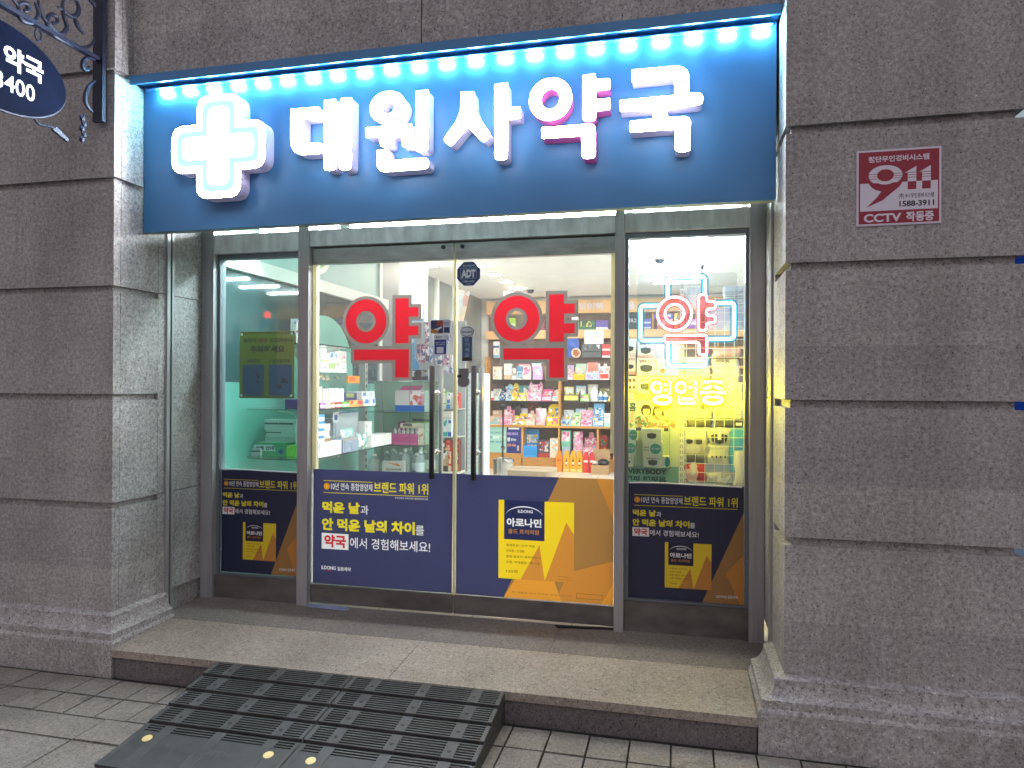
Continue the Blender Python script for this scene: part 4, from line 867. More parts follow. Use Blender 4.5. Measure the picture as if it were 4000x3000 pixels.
# left wall: tinted glass partition with posts and a boxed beam
TEAL = mat('teal_panel', '66a59b', .35, var=.12, scale=1.5); TEALU = mat('teal_band', '98b8b2', .4, var=.08, scale=2)
DARKG = mat('dark_glass', '2c4a4e', .03, spec=1.0)
GREYP = mat('grey_partition', '6d7475', .45, var=.2, scale=3); WHITEP = mat('white_trim', 'dcdfd8', .45)
t = thing('glass_partition', 'teal glass partition with a white boxed beam along the left side of the shop', 'partition', (LXW, 3, FZ))
m = MB(); m.box(LXW-.08, LXW, .861, 3.588, FZ, 1.62); m.build('lower_panel', TEAL, t)
m = MB(); m.box(LXW-.08, LXW-.001, .861, 3.588, 1.622, 2.50); m.build('dark_pane', DARKG, t)
m = MB(); m.box(LXW-.08, LXW, .861, 3.588, 2.502, CZ_); m.build('upper_panel', TEALU, t)
m = MB(); m.box(LXW, LXW+.05, .93, 3.75, 2.41, 2.512); m.build('beam', WHITEP, t, bev=.003)
m = MB(); m.box(LXW-.05, LXW+.02, 3.59, 3.66, FZ, CZ_); m.box(-3.38, LXW+.02, 4.93, 5.03, FZ, CZ_); m.box(-3.33, -3.28, 6.1, 6.16, FZ, CZ_); m.box(-3.33, -3.28, 6.9, 6.95, FZ, CZ_); m.build('post', WHITEP, t, bev=.002)
m = MB(); m.box(LXW-.05, LXW+.01, 3.68, 4.12, FZ, CZ_); m.build('grey_pier', GREYP, t)
m = MB(); m.box(LXW-.05, LXW, 4.122, 4.929, FZ, CZ_); m.build('pale_panel', WALLP, t)
m = MB(); m.box(-3.38, -3.33, 5.031, YW-.01, FZ, CZ_); m.build('far_pane', mat('grey_glass', '6f7d7e', .08, spec=.8, var=.2, scale=2), t)
for nm, r0, r1, mm in (('white_disc', .0, .30, mat('disc_white', 'dfe6da', .4)), ('green_ring', .215, .245, mat('disc_green', '8fc87a', .4))):
    for yy, zz in ((2.28, 2.84),):
        bm = bmesh.new(); n = 56
        a = [bm.verts.new((LXW+(.0015 if r0 == 0 else .003), yy+r1*math.cos(2*math.pi*i/n), zz+r1*math.sin(2*math.pi*i/n)*.93)) for i in range(n)]
        if r0 == 0: bm.faces.new(a)
        else:
            b = [bm.verts.new((LXW+.003, yy+r0*math.cos(2*math.pi*i/n), zz+r0*math.sin(2*math.pi*i/n)*.93)) for i in range(n)]
            for i in range(n): bm.faces.new((a[i], a[(i+1) % n], b[(i+1) % n], b[i]))
        me = bpy.data.meshes.new(nm); bm.to_mesh(me); bm.free(); link(nm, me, mm, t)
bm = bmesh.new(); n = 48
bm.faces.new([bm.verts.new((LXW+.0012, 2.45+.55*math.cos(2*math.pi*i/n), 1.72+.50*math.sin(2*math.pi*i/n))) for i in range(n)])
me = bpy.data.meshes.new('teal_disc'); bm.to_mesh(me); bm.free(); link('teal_disc', me, mat('disc_teal', '6fb0a2', .4), t)

# ---------------- ceiling lights
TUBE = emis('tube_light', 'f0faff', 32.)
t0 = None
words_ = ['nearest the transom', 'second from the glass front', 'third from the glass front', 'over the ceiling camera', 'fourth back over the neon cross', 'just above the neon cross', 'farthest back behind the neon cross']
for i, y in enumerate((2.45, 3.25, 3.95, 4.65, 5.35, 6.1, 6.85)):
    if i == 0:
        t0 = thing('ceiling_light', 'white batten tube light on the shop ceiling '+words_[0], 'ceiling light', (-.05, y, CZ_), 'batten lights on the shop ceiling')
        m = MB(); m.box(-.36, .26, y-.05, y+.05, CZ_-.025, CZ_-.001); m.build('housing', WHITEP, t0)
        m = MB(); m.box(-.355, .255, y-.036, y+.036, CZ_-.052, CZ_-.026); m.build('tube', TUBE, t0, bev=.008, seg=2)
    else: dup(t0, (0, y-2.45, 0), 'white batten tube light on the shop ceiling '+words_[i], 'batten lights on the shop ceiling')
DOWN = emis('downlight', 'fff6e4', 90.)
d0 = None
for i, (x, y, lab) in enumerate(((-2.39, 5.16, 'beside the octagonal sticker'), (-2.39, 5.85, 'second in the row behind the right door'), (-2.39, 6.55, 'third in the row behind the right door'), (-2.39, 7.25, 'farthest of the row by the back wall'), (-2.98, 5.0, 'seen over the left door lettering'))):
    if i == 0:
        d0 = thing('downlight', 'round recessed ceiling downlight '+lab, 'ceiling light', (x, y, CZ_), 'round downlights'); 
        m = MB(); m.lathe([(.085, -.012), (.085, 0), (.07, 0)], x, y, CZ_-.001, 28); m.build('rim', WHITEP, d0)
        m = MB(); m.lathe([(.001, -.0165), (.075, -.0165), (.075, -.0125)], x, y, CZ_-.001, 28); m.build('lens', DOWN, d0)
    else: dup(d0, (x+2.39, y-5.16, 0), 'round recessed ceiling downlight '+lab, 'round downlights')
def cam_dome(x, y, lab):
    t = thing('security_camera', lab, 'camera', (x, y, CZ_))
    m = MB(); m.lathe([(.075, 0), (.078, -.03), (.06, -.04)], x, y, CZ_-.002, 24); m.build('mount', WHITEP, t, smooth=True)
    m = MB(); m.lathe([(.055, -.041), (.052, -.065), (.035, -.088), (.001, -.095)], x, y, CZ_-.002, 24); m.build('dome', mat('camera_dome', '3c444c', .1), t, smooth=True)
cam_dome(-2.19, 7.2, 'white dome security camera on the ceiling over the right door letter'); cam_dome(-.22, 5.0, 'dome security camera between the ceiling tube lights')
t = thing('wall_speaker', 'white box hanging from the ceiling left of the dome camera', 'speaker', (-2.5, 7.06, 2.9))
m = MB(); m.box(-2.56, -2.44, 7.0, 7.1, 2.84, 3.02); m.build('body', WHITEP, t, bev=.012, seg=3); m = MB(); m.tube([(-2.5, 7.05, 3.02), (-2.5, 7.05, 3.099)], .012); m.build('stem', WHITEP, t)

# ================================================================== GOODS
rg_ = random.Random(5)
def pm(cols, sc=28): return printmat('print_'+'_'.join(cols)+str(int(sc)), cols, sc)
def carton(name, label, x0, z0, x1, z1, y, d, col, band=None, art=None, cat='box', bandz=(0., .3), group=None, flap=False, face='Y', rot=0.):
    # printed carton; face 'Y' shows its front towards the street, 'X' towards the aisle (then x0,x1 are Y extents and y is the X of the front)
    w, h = x1-x0, z1-z0
    base = ((x0+x1)/2, y+d/2, z0) if face == 'Y' else (y-d/2, (x0+x1)/2, z0)
    t = thing(name, label, cat, base, group)
    def put(a0, b0, a1, b1, off, th):
        q = MB()
        if face == 'Y': q.box(x0+a0*w, x0+a1*w, y-off, y-off+th, z0+b0*h, z0+b1*h)
        else: q.box(y+off-th, y+off, x0+a0*w, x0+a1*w, z0+b0*h, z0+b1*h)
        return q
    q = MB()
    if face == 'Y': q.box(x0, x1, y, y+d, z0, z1)
    else: q.box(y-d, y, x0, x1, z0, z1)
    q.build('carton', mat('card_'+col, col, .45), t, bev=min(.0025, w*.06, h*.06))
    if band: put(.0, bandz[0], 1., bandz[1], .0012, .0024).build('printed_band', mat('card_'+band, band, .4), t)
    if art: put(.10, .34 if bandz[0] < .3 else .08, .90, .92 if bandz[1] < .6 else bandz[0]-.05, .0012, .0024).build('printed_front', art, t)
    if flap:
        q = MB()
        if face == 'Y': q.prismx([(y+d, z1), (y+d+.004, z1), (y+d*.6+.004, z1+.32*h), (y+d*.6, z1+.32*h)], x0, x1)
        else: q.prism([(y-d, z1), (y-d-.004, z1), (y-d*.7-.004, z1+.3*h), (y-d*.7, z1+.3*h)], x0, x1)
        q.build('open_flap', mat('card_'+col, col, .45), t)
    return t
def display(name, label, x0, z0, x1, z1, y, d, col, art, hdr='arch', goods=None, lipc=None):
    # counter display: tray with low front, goods in it and a tall printed back card
    w, h = x1-x0, z1-z0; t = thing(name, label, 'display box', ((x0+x1)/2, y+d/2, z0))
    c = mat('card_'+col, col, .42)
    q = MB(); q.box(x0, x1, y, y+.004, z0, z0+.42*h); q.box(x0, x1, y+.005, y+d, z0, z0+.03)
    for a, b in ((x0, x0+.004), (x1-.004, x1)): q.prismx([(y+.005, z0+.031), (y+d-.005, z0+.031), (y+d-.005, z0+.72*h), (y+.005, z0+.42*h)], a, b)
    q.build('tray', c, t)
    zt = z0+.78*h
    if hdr == 'arch': pts = [(x0, z0), (x1, z0), (x1, zt)] + arc((x0+x1)/2, zt, w/2, z1-zt, 0, math.pi, 14, True)[1:-1] + [(x0, zt)]
    elif hdr == 'ears': pts = [(x0, z0), (x1, z0), (x1, zt), (x1-.14*w, z1), (x1-.30*w, zt+.03*h), (x0+.30*w, zt+.03*h), (x0+.14*w, z1), (x0, zt)]
    elif hdr == 'tab': pts = [(x0, z0), (x1, z0), (x1, zt), (x0+.70*w, zt), (x0+.66*w, z1), (x0+.34*w, z1), (x0+.30*w, zt), (x0, zt)]
    else: pts = rect(x0, z0, x1, z1)
    q = MB(); q.prism(pts, y+d-.004, y+d); q.build('back_card', c, t)
    q = MB(); q.prism(rounded(rect(x0+.1*w, z0+.50*h, x1-.1*w, z0+.80*h), .01), y+d-.0065, y+d-.0045); q.build('printed_back', art, t)
    q = MB(); q.box(x0+.06*w, x1-.06*w, y-.0016, y-.0002, z0+.07*h, z0+.36*h); q.build('printed_front', mat('card_'+(lipc or col)+'_l', lipc or col, .4) if lipc else art, t)
    k = max(2, int(w/.055))
    for i in range(k):
        cx = x0+(i+.5)*w/k; r_ = min(.022, w/k*.42); gcol = (goods or ['f4a8c0', 'f2e4b0', 'a8d4ea', 'f2f0ee'])[i % 4]
        q = MB(); q.lathe([(.4*r_, 0), (r_, .012), (r_, .2*h), (r_*.8, .26*h), (.3*r_, .30*h)], cx, y+.035, z0+.031, 12); q.ball((cx, y+.035, z0+.031+.36*h), r_*.95, (1, 1, .9), 1)
        q.build('toy', mat('toy_'+gcol, gcol, .35), t, smooth=True)
    return t
def pouch(name, label, x0, z0, x1, z1, y, d, col, art, face='Y', cat='pouch'):
    w, h = x1-x0, z1-z0; base = ((x0+x1)/2, y+d/2, z0) if face == 'Y' else (y-d/2, (x0+x1)/2, z0)
    t = thing(name, label, cat, base)
    bm = bmesh.new(); nx, nz = 9, 11; grid = {}
    for s in (0, 1):
        for i in range(nx+1):
            for j in range(nz+1):
                u, v = i/nx, j/nz; bul = (math.sin(math.pi*u)**.6)*(math.sin(math.pi*min(1, v*.98+.01))**.5)*d*.5
                wob = .0025*math.sin(9*u+5*v+x0*50)
                yy = y+d/2+(-1 if s == 0 else 1)*bul+wob
                X = x0+u*w+.004*math.sin(7*v+z0*30)*(1 if 0 < v < 1 else .3); Zz = z0+v*h
                grid[s, i, j] = bm.verts.new((X, yy, Zz) if face == 'Y' else (2*y-yy-d*0, X, Zz))
    for s in (0, 1):
        for i in range(nx):
            for j in range(nz): bm.faces.new((grid[s, i, j], grid[s, i+1, j], grid[s, i+1, j+1], grid[s, i, j+1]))
    bmesh.ops.remove_doubles(bm, verts=bm.verts, dist=.0008); bmesh.ops.recalc_face_normals(bm, faces=bm.faces)
    me = bpy.data.meshes.new('bag'); bm.to_mesh(me); bm.free(); me.polygons.foreach_set('use_smooth', [True]*len(me.polygons))
    link('bag', me, art, t)
    q = MB()
    if face == 'Y': q.box(x0+.02*w, x1-.02*w, y+d/2-.0025, y+d/2+.0025, z1-.01, z1+.006)
    else: q.box(y-d/2-.0025, y-d/2+.0025, x0+.02*w, x1-.02*w, z1-.01, z1+.006)
    q.build('seal', mat('card_'+col, col, .35), t); return t
def bottle(name, label, x0, x1, z0, z1, y, body, cap, lab=None, pump=False, cat='bottle'):
    r_ = (x1-x0)/2; cx = (x0+x1)/2; h = z1-z0; t = thing(name, label, cat, (cx, y, z0))
    q = MB(); q.lathe([(r_*.92, 0), (r_, .01), (r_, .60*h), (r_*.9, .70*h), (r_*.5, .81*h), (r_*.36, .84*h), (r_*.36, .88*h)], cx, y, z0, 24); q.build('body', body, t, smooth=True)
    q = MB()
    if pump: q.lathe([(r_*.42, .882*h), (r_*.42, .92*h), (r_*.14, .925*h), (r_*.14, .97*h), (r_*.35, .975*h), (r_*.35, h)], cx, y, z0, 16); q.box(cx-r_*1.1, cx, y-r_*.15, y+r_*.15, z0+.975*h, z0+h)
    else: q.lathe([(r_*.45, .882*h), (r_*.45, .985*h), (r_*.38, h)], cx, y, z0, 20)
    q.build('pump' if pump else 'cap', cap, t, smooth=False)
    if lab: q = MB(); q.lathe([(r_*1.012, .12*h), (r_*1.012, .5*h)], cx, y, z0, 24); q.build('printed_label', lab, t, smooth=True)
    return t

# ---------------- back shelving unit
WOOD = mat('shelf_wood', 'c8914a', .5, var=.18, scale=5, aniso=(1, 1, 9)); WOODD = mat('shelf_back', '75665a', .7, var=.2, scale=6)
t = thing('shelving_unit', 'long wooden shelving unit full of toys against the back wall', 'shelves', (-2.1, 8.4, FZ))
m = MB(); m.box(-3.2, 1.1, YW-.035, YW-.005, .3, 2.80); m.build('back_board', WOODD, t)
m = MB(); m.box(-3.18, -1.0, 8.19, YW-.036, .923, .957); m.build('counter_shelf', WOOD, t, bev=.002)
m = MB(); m.box(-2.53, -1.0, 8.21, YW-.036, .405, .428); m.box(-2.53, -1.0, 8.23, YW-.036, FZ+.001, .404); m.build('base_shelf', WOOD, t)
m = MB(); m.box(-3.18, -2.545, 8.21, 8.235, FZ+.001, .922); m.build('front_board', WOOD, t)
m = MB()
for x in (-3.17, -1.915): m.box(x-.018, x+.018, 8.25, YW-.036, .958, 2.10)
for x in (-2.53, -1.915, -1.28): m.box(x-.016, x+.016, 8.215, YW-.036, .4285, .9225)
m.box(-1.03, -.994, 8.2, YW-.036, FZ, 2.1); m.build('divider', WOOD, t, bev=.002)
for z in (1.355, 1.709):
    m = MB(); m.box(-3.15, -1.935, 8.24, YW-.037, z-.006, z+.004); m.box(-1.895, -1.032, 8.24, YW-.037, z-.006, z+.004); m.build('glass_shelf', SHELFG, t)
for z0, z1 in ((2.40, 2.535), (2.815, 3.035)):
    m = MB(); m.box(-3.2, 1.1, 8.36, YW-.036, z0, z1); m.build('fascia', mat('orange_fascia', 'dfb27c', .5, var=.08, scale=3, aniso=(.5, 1, 6)), t, bev=.002)
m = MB()
for x in (-.42, .02, .6): m.box(x-.012, x+.012, 8.37, YW-.036, 2.0, 2.814)
m.box(-.99, 1.1, 8.37, YW-.036, 2.22, 2.245); m.box(-.99, 1.1, 8.37, YW-.036, 1.9, 1.93); m.build('cabinet_rail', WOOD, t)
letters('품', -.832, 2.862, -.701, 2.984, 8.3585, WPAINT, t, .03)
letters('의약외', -1.62, 2.862, -1.22, 2.984, 8.3585, WPAINT, t, .03)

Y0 = 8.27
PINK, YEL, BLUEP, MINT, WHT, LIL, GRN, PEACH = (pm(['f6c4d6', 'f08ab4', 'ffffff', 'f8dbe6', 'd85a8c'], 34), pm(['f4d428', 'fbe98a', 'e88a2c', 'ffffff', '3c6ab0'], 30), pm(['8fc4e8', '3c78c0', 'ffffff', 'd8ecf6', 'f0c84c'], 32),
   pm(['b8e0d4', '7cc4b4', 'ffffff', 'e8f4ea', 'f2b8a0'], 32), pm(['f4f2ee', 'ffffff', 'e0d8d0', 'c8b0a8', 'f0e4dc'], 36), pm(['d8c4ec', 'b890dc', 'ffffff', '8cc8e4', 'f4a8d0'], 30), pm(['b8dc8c', 'e8f0d4', '6cb070', 'ffffff', 'f4e4a0'], 34), pm(['f8dcc0', 'f0b898', 'ffffff', 'a8d8e0', 'f8eac8'], 32))
def brow(i, T, dz=0): x0, z0, x1, z1 = T[i]; return x0+.003, z0+.001+dz, x1-.003, z1
A = DATA_ROWA; z_ = 1.7135
def bx(i, T): a = T[i]; return (a[0]+.002, max(a[1], 0)+.0005, a[2]-.002, a[3])
carton('medicine_carton', 'slim cream carton at the left end of the top toy shelf', *bx(0, A), Y0+.02, .10, 'e8dec0', art=WHT)
carton('medicine_carton', 'white cream carton second from the left on the top toy shelf', *bx(1, A), Y0, .12, 'f2ecd8', art=WHT)
carton('medicine_carton', 'tall white carton pair block on the top toy shelf under the ring decal', *bx(2, A), Y0+.01, .14, 'f4f2ec', 'd8b89c', WHT)
carton('toy_carton', 'narrow dark and white carton beside the tall white block', *bx(3, A), Y0+.03, .10, '6c6660', 'efeeea', WHT, bandz=(.0, .45))
carton('toy_carton', 'blue and white carton picturing a dark round shape on the top toy shelf', *bx(4, A), Y0+.01, .12, 'eaf0f2', '5c94c0', pm(['6ca4cc', '8a4a50', '5c94c0', '9cc4dc'], 14), bandz=(.6, 1.))
carton('toy_carton', 'pale pink carton with faces left of the lilac one', *bx(5, A), Y0+.01, .12, 'e8d0d4', None, PINK)
carton('toy_carton', 'lilac carton with rainbow print on the top toy shelf', *bx(6, A), Y0, .12, 'd4a8dc', None, LIL)
display('toy_display', 'small pink and white toy display right of the red decal stroke', *bx(7, A), Y0, .16, 'f0c8d8', PINK, 'tab')
display('toy_display', 'yellow cartoon display box on the top toy shelf', *bx(8, A), Y0, .18, 'f0d23c', YEL, 'box', lipc='d8b020')
display('toy_display', 'white and purple display box with round goods on the top toy shelf', *bx(9, A), Y0, .18, 'dcd4ec', LIL, 'box', ['f4f4f2', 'eaeaf0', 'ffffff', 'e0e0ea'])
display('toy_display', 'red and white toy display at the right end of the top toy shelf', *bx(10, A), Y0, .18, 'f0eae6', pm(['e04838', 'ffffff', '3c68b0', 'f2e8e0', 'f0b8a0'], 34), 'tab', ['e8604c', 'f4ece8', 'e8b0a0', 'f6f2ee'], 'd8402c')
B = DATA_ROWB
carton('toy_carton', 'small white carton at the left end of the middle toy shelf', *bx(0, B), Y0, .10, 'f2efea', 'd85a60', WHT)
display('toy_display', 'aqua toy display left of the navy one', *bx(1, B), Y0, .15, 'a8d8d8', MINT, 'tab')
display('toy_display', 'navy figure display on the middle toy shelf', *bx(2, B), Y0, .15, '2c4478', pm(['2c4c94', '6c9cd0', 'e8e8f0', 'c03c4c', '1c2c5c'], 34), 'tab', ['8cacd8', 'f0f0f4', '3c5ca0', 'd0d8e8'])
display('toy_display', 'light blue arched toy display beside the navy one', *bx(3, B), Y0, .15, 'b4d8ee', BLUEP, 'arch')
display('toy_display', 'yellow arched toy display on the middle toy shelf', *bx(4, B), Y0, .15, 'f2d848', YEL, 'arch')
display('toy_display', 'low yellow and green gum display before the dark recess', *bx(5, B), Y0-.02, .15, 'e8dc58', GRN, 'box')
display('toy_display', 'tall pink display with pointed ears on the middle toy shelf', *bx(6, B), Y0-.01, .17, 'f0b4cc', PINK, 'ears')
display('toy_display', 'magenta topped pink toy display left of the wooden divider', *bx(7, B), Y0, .16, 'd85c94', PINK, 'box', lipc='f4c8dc')
display('toy_display', 'white and peach toy display touching the wooden divider', *bx(8, B), Y0, .16, 'f6e4d8', PEACH, 'arch')
display('toy_display', 'dark backed display with lime bags right of the wooden divider', *bx(9, B), Y0, .18, '5c4e3c', pm(['6c5c44', '3c3428', '9c8458', '584838'], 30), 'box', ['d8e83c', 'f4c838', 'c8e060', 'f0d858'], 'e0e070')
display('toy_display', 'green frog coloured display on the middle toy shelf', *bx(10, B), Y0, .16, 'a8d478', GRN, 'arch')
PLW = mat('white_plastic', 'f2f2f0', .3)
bottle('lotion_bottle', 'tall white pump bottle on the middle toy shelf', B[11][0], B[11][2], 1.361, B[11][3], Y0+.08, PLW, PLW, WHT, True)
x0, z0, x1, z1 = B[12]; w3 = (x1-x0)/2
bottle('lotion_bottle', 'left of the two shorter white pump bottles with blue bases', x0, x0+w3-.004, 1.361, z1, Y0+.06, PLW, PLW, mat('label_blue', '4c8cc8', .4), True)
bottle('lotion_bottle', 'right of the two shorter white pump bottles with blue bases', x0+w3, x1, 1.361, z1-.01, Y0+.06, PLW, PLW, mat('label_blue', '4c8cc8', .4), True)
carton('toy_carton', 'narrow yellow carton at the right end of the middle toy shelf', *bx(13, B), Y0, .1, 'ecc434', None, YEL)
C_ = DATA_ROWC; Yc = 8.2
def bxc(i): a = C_[i]; return (a[0]+.002, .9575, a[2]-.002, a[3])
display('toy_display', 'peach and aqua display box at the left end of the wooden counter', *bxc(0), Yc, .20, 'f2d2b8', PEACH, 'box', lipc='9cd0dc')
display('toy_display', 'pink house shaped toy display behind the broom handle', *bxc(1), Yc, .20, 'f0a4c4', PINK, 'tab')
display('toy_display', 'small yellow candy display between pink boxes on the counter', *bxc(2), Yc, .16, 'f4dc50', YEL, 'box')
display('toy_display', 'yellow display box with orange print on the wooden counter', *bxc(3), Yc, .18, 'f0cc2c', YEL, 'box')
display('toy_display', 'beige pink display of small cakes on the wooden counter', *bxc(4), Yc, .18, 'ecd0c8', PEACH, 'tab')
pouch('snack_pouch', 'big white and pink pouch standing on the wooden counter', *bxc(5), Yc, .10, 'f4d8e4', pm(['faf0f4', 'f4d4e2', 'ffffff', 'eab4cc'], 16))
display('toy_display', 'yellow display with a round blue head and pinwheels on the counter', *bxc(6), Yc, .18, 'f2d02c', pm(['3c78c0', 'f2d02c', 'e86c98', '50b0d8', 'ffffff'], 24), 'arch', ['f0a0b8', '3c9cd0', 'f0a0b8', '3c9cd0'])
display('toy_display', 'pale blue keyring display right of the divider on the counter', *bxc(7), Yc, .18, 'b8d8ea', BLUEP, 'tab')
display('toy_display', 'green and white animal display on the counter', *bxc(8), Yc, .18, 'c8e4bc', GRN, 'arch')
display('toy_display', 'plain pink display carton with sweets on the counter', *bxc(9), Yc, .18, 'f6bcd0', PINK, 'box')
display('toy_display', 'tall blue display with upright tubes on the counter', *bxc(10), Yc, .18, '7cb4e0', BLUEP, 'box', ['f4d0a0', 'e88ca0', 'ffffff', 'f0e08c'])
carton('toy_carton', 'white and mint carton at the right end of the counter', *bxc(11), Yc, .12, 'f0f2ee', 'a8d8cc', WHT)
carton('toy_carton', 'dark grey carton behind the pink house display', -2.78, 1.1, -2.60, 1.30, 8.41, .08, '55504e', None, pm(['4c4846', '6c6460', '3c3836'], 20))
carton('toy_carton', 'brown carton behind the beige cake display', -2.48, 1.1, -2.30, 1.32, 8.41, .08, '7c4c3c', None, pm(['7c4c3c', '94604c', '603828'], 20))
D_ = DATA_ROWD
def bxd(i, z=.4285): a = D_[i]; return (a[0]+.002, z, a[2]-.002, a[3])
display('toothbrush_display', 'bright blue toothbrush display in the lower wooden compartment', *bxd(0), 8.22, .2, '3ca0e4', BLUEP, 'box', ['3c9ce0', 'f4a8b8', 'f4b0c0', 'f0dc90'], '2c90dc')
carton('toy_carton', 'dark red and grey carton stack beside the blue toothbrush display', *bxd(1), 8.25, .2, '50485a', 'b03a34', pm(['3c3c54', 'a84038', 'd8c8b8', '5c6c94'], 26), bandz=(0, .25))
carton('toy_carton', 'beige carton with small black prints right of the dark red stack', *bxd(2), 8.25, .2, 'ecdcc8', None, PEACH)
carton('toy_carton', 'pale blue carton under the mint topped figure pack', D_[3][0]+.01, .4285, D_[3][2]-.01, .615, 8.26, .18, 'b4cce4', None, None)
carton('toy_carton', 'mint and pink figure pack on a pale blue carton', D_[3][0]+.002, .6155, D_[3][2]-.002, D_[3][3], 8.25, .16, '8cd0b8', '7cc4ac', PINK)
pouch('snack_pouch', 'pink pouch standing in the lower wooden compartment', D_[4][0], .4285, D_[4][2], D_[4][3], 8.26, .12, 'e8a8c4', pm(['f4c8da', 'eaa4c2', 'faf0f4', 'd87ca4'], 18))
display('toy_display', 'pink basket display right of the pink pouch', D_[5][0], .4285, D_[5][2], D_[5][3], 8.24, .2, 'f0b0c4', PINK, 'tab')
display('toy_display', 'tray of colourful small figures in the last lower compartment', D_[6][0], .4285, D_[6][2]-.06, D_[6][3], 8.24, .2, 'c04838', pm(['d83c2c', 'f0c830', '6c3c94', '4c7c3c', 'f0e8e0'], 34), 'box', ['d84c2c', 'f0c42c', '8c4cac', 'e8503c'])
# upper goods
U = DATA_UP
for k, nm, lab, col, band, art in (('green', 'ginseng_carton', 'dark green gift carton under the orange fascia behind the right door', '2c6a50', None, pm(['2c6a50', '1e5440', 'd8c878', '3c8064'], 22)), ('purple', 'ginseng_carton', 'purple and white gift carton beside the dark green one', '6c5cac', 'e4e0f0', None), ('dred', 'ginseng_carton', 'dark red gift carton right of the ring decal', '7c2c34', None, pm(['7c2c34', '601c24', 'c89c5c'], 22)), ('white', 'carton', 'plain white carton between red decal and green gift carton', 'eef0ec', None, None), ('lime', 'carton', 'lime and white carton seen through the ring decal', 'a8d84c', 'eaf2da', None),
   ('g1', 'keyboard_carton', 'upper grey flat carton under the white notice', '5a6264', None, pm(['5a6264', '6c7476', '4c5456', 'dcdfe0'], 20)), ('g2', 'keyboard_carton', 'lower grey flat carton beside the almond jar', '545c5e', None, None), ('r1', 'medicine_carton', 'upper red and white carton at the right door edge', 'd84848', 'f2f0ee', None), ('r2', 'medicine_carton', 'lower red and white carton at the right door edge', 'd04444', 'e8eef4', None), ('w1', 'medicine_carton', 'white carton with blue print on the cabinet end under the ring decal', 'eef2f4', '3c78c0', WHT), ('w2', 'medicine_carton', 'white and pale blue carton below the blue printed one', 'eaf0f2', '8cb8d8', WHT), ('blue', 'shopping_bag', 'deep blue folded bag beside the almond jar', '2c5cb8', None, pm(['2c5cb8', '2450a0', '3c6cc8'], 12))):
    a = U[k]; carton(nm, lab, a[0]+.002, a[1], a[2]-.002, a[3], 8.38, .09, col, band, art, 'box' if k != 'blue' else 'bag')
t = thing('shelf_board', 'thin shelf holding gift cartons below the orange fascia', 'shelf', (-1.9, 8.4, 2.53)); m = MB(); m.box(-2.4, -1.05, 8.36, 8.5, 2.5365, 2.5405); m.build('board', WHITEP, t)
a = U['notice']; t = thing('paper_notice', 'white printed notice hung from the lower orange fascia', 'notice', ((a[0]+a[2])/2, 8.35, a[1]))
printed([('sheet', mat('paper_white', 'f4f4f0', .5), [rect(a[0], a[1], a[2], a[3])]), ('lettering', mat('paper_ink', '5c6470', .5), [rect(a[0]+.09, a[1]+.03+.028*i, a[2]-.09+.02*(i % 2), a[1]+.038+.028*i) for i in range(4)]), ('lettering', mat('paper_teal', '3c94a4', .5), fit('안내문', a[0]+.07, a[1]+.150, a[2]-.08, a[1]+.195, .02))], 8.357, t)
a = U['jar']; t = thing('nut_jar', 'round tub of brown nuts seen beside the grey flat cartons', 'jar', ((a[0]+a[2])/2, 8.36, a[1]))
cx, cz, r_ = (a[0]+a[2])/2, (a[1]+a[3])/2, (a[2]-a[0])/2
q = MB(); q.ring(cx, cz, r_, r_, r_*.82, r_*.82, 8.33, 8.37, 32); q.prism(el(cx, cz, r_*.82, r_*.82, 32), 8.362, 8.37); q.build('tub', mat('tub_cream', 'e8d8c4', .4), t)
q = MB()
for i in range(16): an = i*2.4; rr = r_*.68*math.sqrt(i/16); q.ball((cx+rr*math.cos(an), 8.353, cz+rr*math.sin(an)), .017, (1.2, .6, .8), 1)
q.build('nuts', mat('almond', 'b06a34', .5), t, smooth=True)
for k, lab, col, band, art in (('kyung', 'dark slate gift board with white brush lettering left of the neon', '3c4a50', None, None), ('pur', 'flat purple carton behind the neon ring', '7c5cc4', None, LIL), ('pink', 'pale pink gift carton behind the neon ring', 'f0d0cc', 'd87868', PEACH), ('yel', 'upright yellow carton behind the neon ring', 'f0c848', None, YEL), ('vio', 'violet carton behind the white grid panel', '8c54c0', None, LIL), ('pur2', 'upper small purple carton left of the neon ring', '6c6cc0', 'd8d4f0', None), ('pur3', 'lower small purple carton left of the neon ring', '6464b8', 'd0ccec', None)):
    a = DATA_RW[k]; t = carton('gift_carton', lab, a[0], max(a[1], 2.5365), a[2], a[3], 8.38, .09, col, band, art)
    if k == 'kyung': letters('경옥고', a[0]+.03, a[1]+.11, a[2]-.02, a[1]+.18, 8.3775, WPAINT, t, .01)
